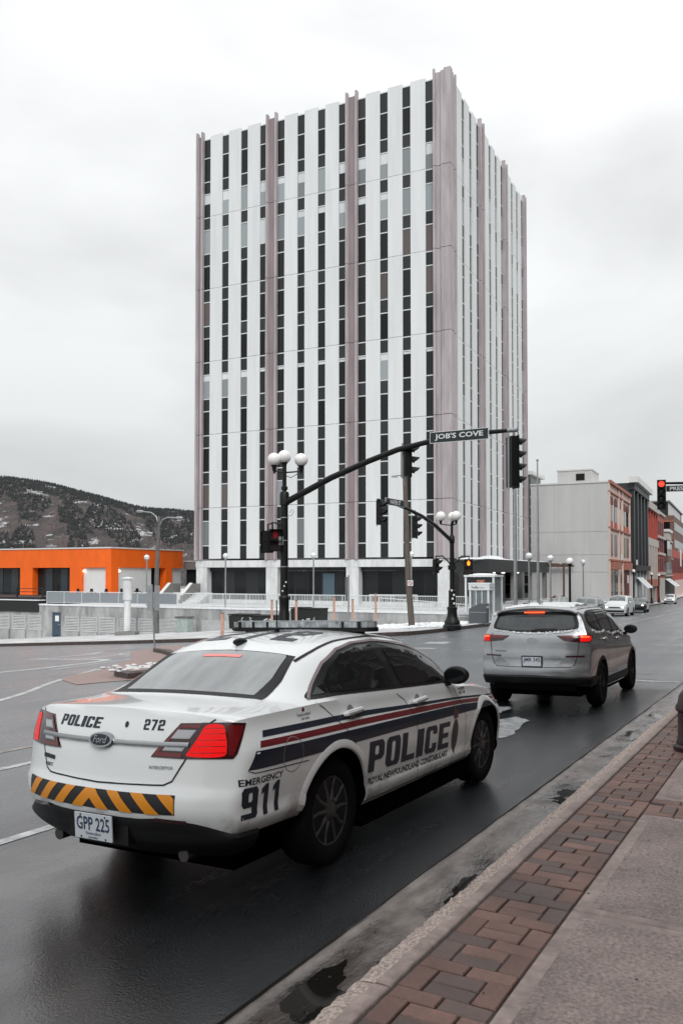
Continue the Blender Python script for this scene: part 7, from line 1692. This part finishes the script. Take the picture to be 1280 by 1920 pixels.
# =================================================================== HILL ACROSS THE HARBOUR
def hill_mat():
    m = bpy.data.materials.new('hill'); m.use_nodes = True; nt = m.node_tree; n = nt.nodes; l = nt.links; b = n['Principled BSDF']; b.inputs['Roughness'].default_value = .9
    t = n.new('ShaderNodeTexCoord'); mp = n.new('ShaderNodeMapping'); mp.inputs['Scale'].default_value = (1, .35, 2.2); l.new(t.outputs['Object'], mp.inputs[0])
    n1 = n.new('ShaderNodeTexNoise'); n1.inputs['Scale'].default_value = .075; n1.inputs['Detail'].default_value = 9; n1.inputs['Roughness'].default_value = .7; l.new(mp.outputs[0], n1.inputs['Vector'])
    n2 = n.new('ShaderNodeTexNoise'); n2.inputs['Scale'].default_value = .09; n2.inputs['Detail'].default_value = 6; l.new(mp.outputs[0], n2.inputs['Vector'])
    r = n.new('ShaderNodeValToRGB'); l.new(n2.outputs[0], r.inputs[0]); e = r.color_ramp.elements; e[0].position = .35; e[0].color = (.028, .027, .028, 1); e[1].position = .72; e[1].color = (.085, .062, .058, 1)
    s = n.new('ShaderNodeMapRange'); s.inputs[1].default_value = .565; s.inputs[2].default_value = .61; l.new(n1.outputs[0], s.inputs[0])
    mx = n.new('ShaderNodeMix'); mx.data_type = 'RGBA'; l.new(s.outputs[0], mx.inputs[0]); l.new(r.outputs[0], mx.inputs[6]); mx.inputs[7].default_value = (.36, .36, .37, 1); l.new(mx.outputs[2], b.inputs['Base Color'])
    MATS['hill'] = m
hill_mat(); mat('conifer', (.030, .034, .034), .9); mat('scrub', (.062, .047, .045), .9)
sil = pchip([-900, -300, 0, 60, 130, 200, 270, 330, 366, 450, 600, 800, 1000], [860, 882, 898, 905, 920, 938, 956, 960, 963, 975, 1000, 1040, 1076])
def hill_z(k, D):
    px = 640 + 1562 * k; top = (1075 - sil(px)) / 1562 * 720 + EYE
    t = sstep((D - 330) / 390); base = -12
    z_ = base + (top - base) * t + (3.5 * math.sin(D * .031 + k * 17) * math.sin(k * 41 + D * .012) + 1.6 * math.sin(k * 130 + D * .05)) * t * (1 - t) * 3
    return z_ if D < 720 else z_ - (D - 720) * .05
b = MB(); ks_ = np.linspace(-1.1, .26, 130); Ds = list(np.linspace(310, 720, 56)) + [760, 850, 1000, 1400]
for k in ks_:
    for D in Ds: b.v.append((k * D, D, hill_z(k, D)))
nD = len(Ds)
for i in range(len(ks_) - 1):
    for j in range(nD - 1): b.f.append((i * nD + j, (i + 1) * nD + j, (i + 1) * nD + j + 1, i * nD + j + 1)); b.m.append(0)
o = b.build('hill', 'hill', smooth=True, fix=False); tag(o, kind='structure')
b = MB(); rr = random.Random(5)
from mathutils import noise as mnoise
cnt = 0
for _ in range(26000):
    k = rr.uniform(-.62, -.10); D = rr.uniform(380, 735); px = 640 + 1562 * k
    t = (D - 330) / 390; dens = mnoise.noise(Vector((k * 30, D * .012, 0))) * .5 + .5
    bare = not (dens > (.58 if t < .5 else .46 if t < .72 else .02))
    if bare and rr.random() < .72: continue
    bushy = t < .74 and (bare or rr.random() < .25)
    h = (.5 if bushy else 1) * rr.uniform(1.3, 3.4) * (1 if t < .8 else .8); r0 = h * rr.uniform(.24, .42); x, y, z0 = k * D, D, hill_z(k, D) - .4; o_ = len(b.v)
    lev = [(0, r0), (.35, r0 * .85), (.40, r0 * .55), (1, .02)]
    for q, (hh, rrr) in enumerate(lev):
        for s_ in range(5): a_ = s_ * 1.2566 + q; b.v.append((x + math.cos(a_) * rrr * rr.uniform(.8, 1.2), y + math.sin(a_) * rrr, z0 + hh * h))
    for q in range(3):
        for s_ in range(5): b.f.append((o_ + q * 5 + s_, o_ + q * 5 + (s_ + 1) % 5, o_ + q * 5 + 5 + (s_ + 1) % 5, o_ + q * 5 + 5 + s_)); b.m.append(1 if bushy else 0)
    cnt += 1
o = b.build('conifer_wood', ['conifer', 'scrub'], fix=False); tag(o, 'dark conifer wood covering the distant snowy hillside', 'woodland', kind='stuff')

# =================================================================== SHOPS ALONG THE NEAR PAVEMENT (unseen, added out of frame to the right to shade and mirror in the street)
mat('shop_brick', (.12, .085, .07), .75, vary=.2, vscale=1.2)
for i, (u0, u1, hh, lab) in enumerate(((-42, -24, 10.5, 'unseen added brick shop row behind the camera, first along the near pavement'), (-23.9, -7, 11, 'unseen added brick shop row behind the camera, second along the near pavement'), (-6.9, 9, 11.5, 'unseen added brick shop beside the camera on the near pavement'), (9.1, 80, 19, 'unseen added brick shop past the hydrant on the near pavement'), (80.1, 150, 13, 'brick shop further down the near side of the street'), (150.1, 260, 11, 'brick shop at the far end of the near side of the street'))):
    r_ = empty('brick_shop', UV(u0, -4.6, zg_uv(u0, 0) - .3), ROT_U); tag(r_, lab, 'shop', 'shops along the near pavement'); L_ = u1 - u0
    b = MB(); b.box(0, L_, -12, 0, 0, hh); b.build('wall', 'shop_brick', r_)
    b = MB(); b.box(-.1, L_ + .1, .004, .5, hh - .5, hh); b.build('cornice', 'cop_white', r_)
    n_ = int(L_ / 2.8)
    for k in range(n_):
        x = .6 + k * 2.8
        for zz in (4.4, 7.4, 10.4):
            w1 = MB().box(x, x + 1.3, .004, .06, zz, zz + 2.0).build('window', 'win_dark', r_); MB().box(x - .12, x + 1.42, .004, .14, zz - .14, zz - .004).build('sill', 'cop_white', w1); MB().box(x + .6, x + .7, .062, .09, zz, zz + 2.0).build('glazing_bar', 'mullion', w1)
        MB().box(x - .3, x + 2.0, .004, .08, .7, 3.1).build('shopfront', 'glass_cafe', r_)
    MB().box(0, L_, .004, .3, 3.2, 3.9).build('fascia', 'dark_slate', r_)

r_, z = frontage('street_end_building', 'pale building closing the far end of the street', 262, 290, -14, 9, 'stone_pale'); b = MB(); b.box(-.1, -.01, -2, 40, 0, z(9)); b.build('end_wall', 'stone_pale', r_)
for k in range(9):
    for zz in (-1, 3): b = MB(); b.box(-.18, -.11, k * 4 - 1, k * 4 + 1.2, z(zz), z(zz + 2.4)); b.build('window', 'win_dark', r_)
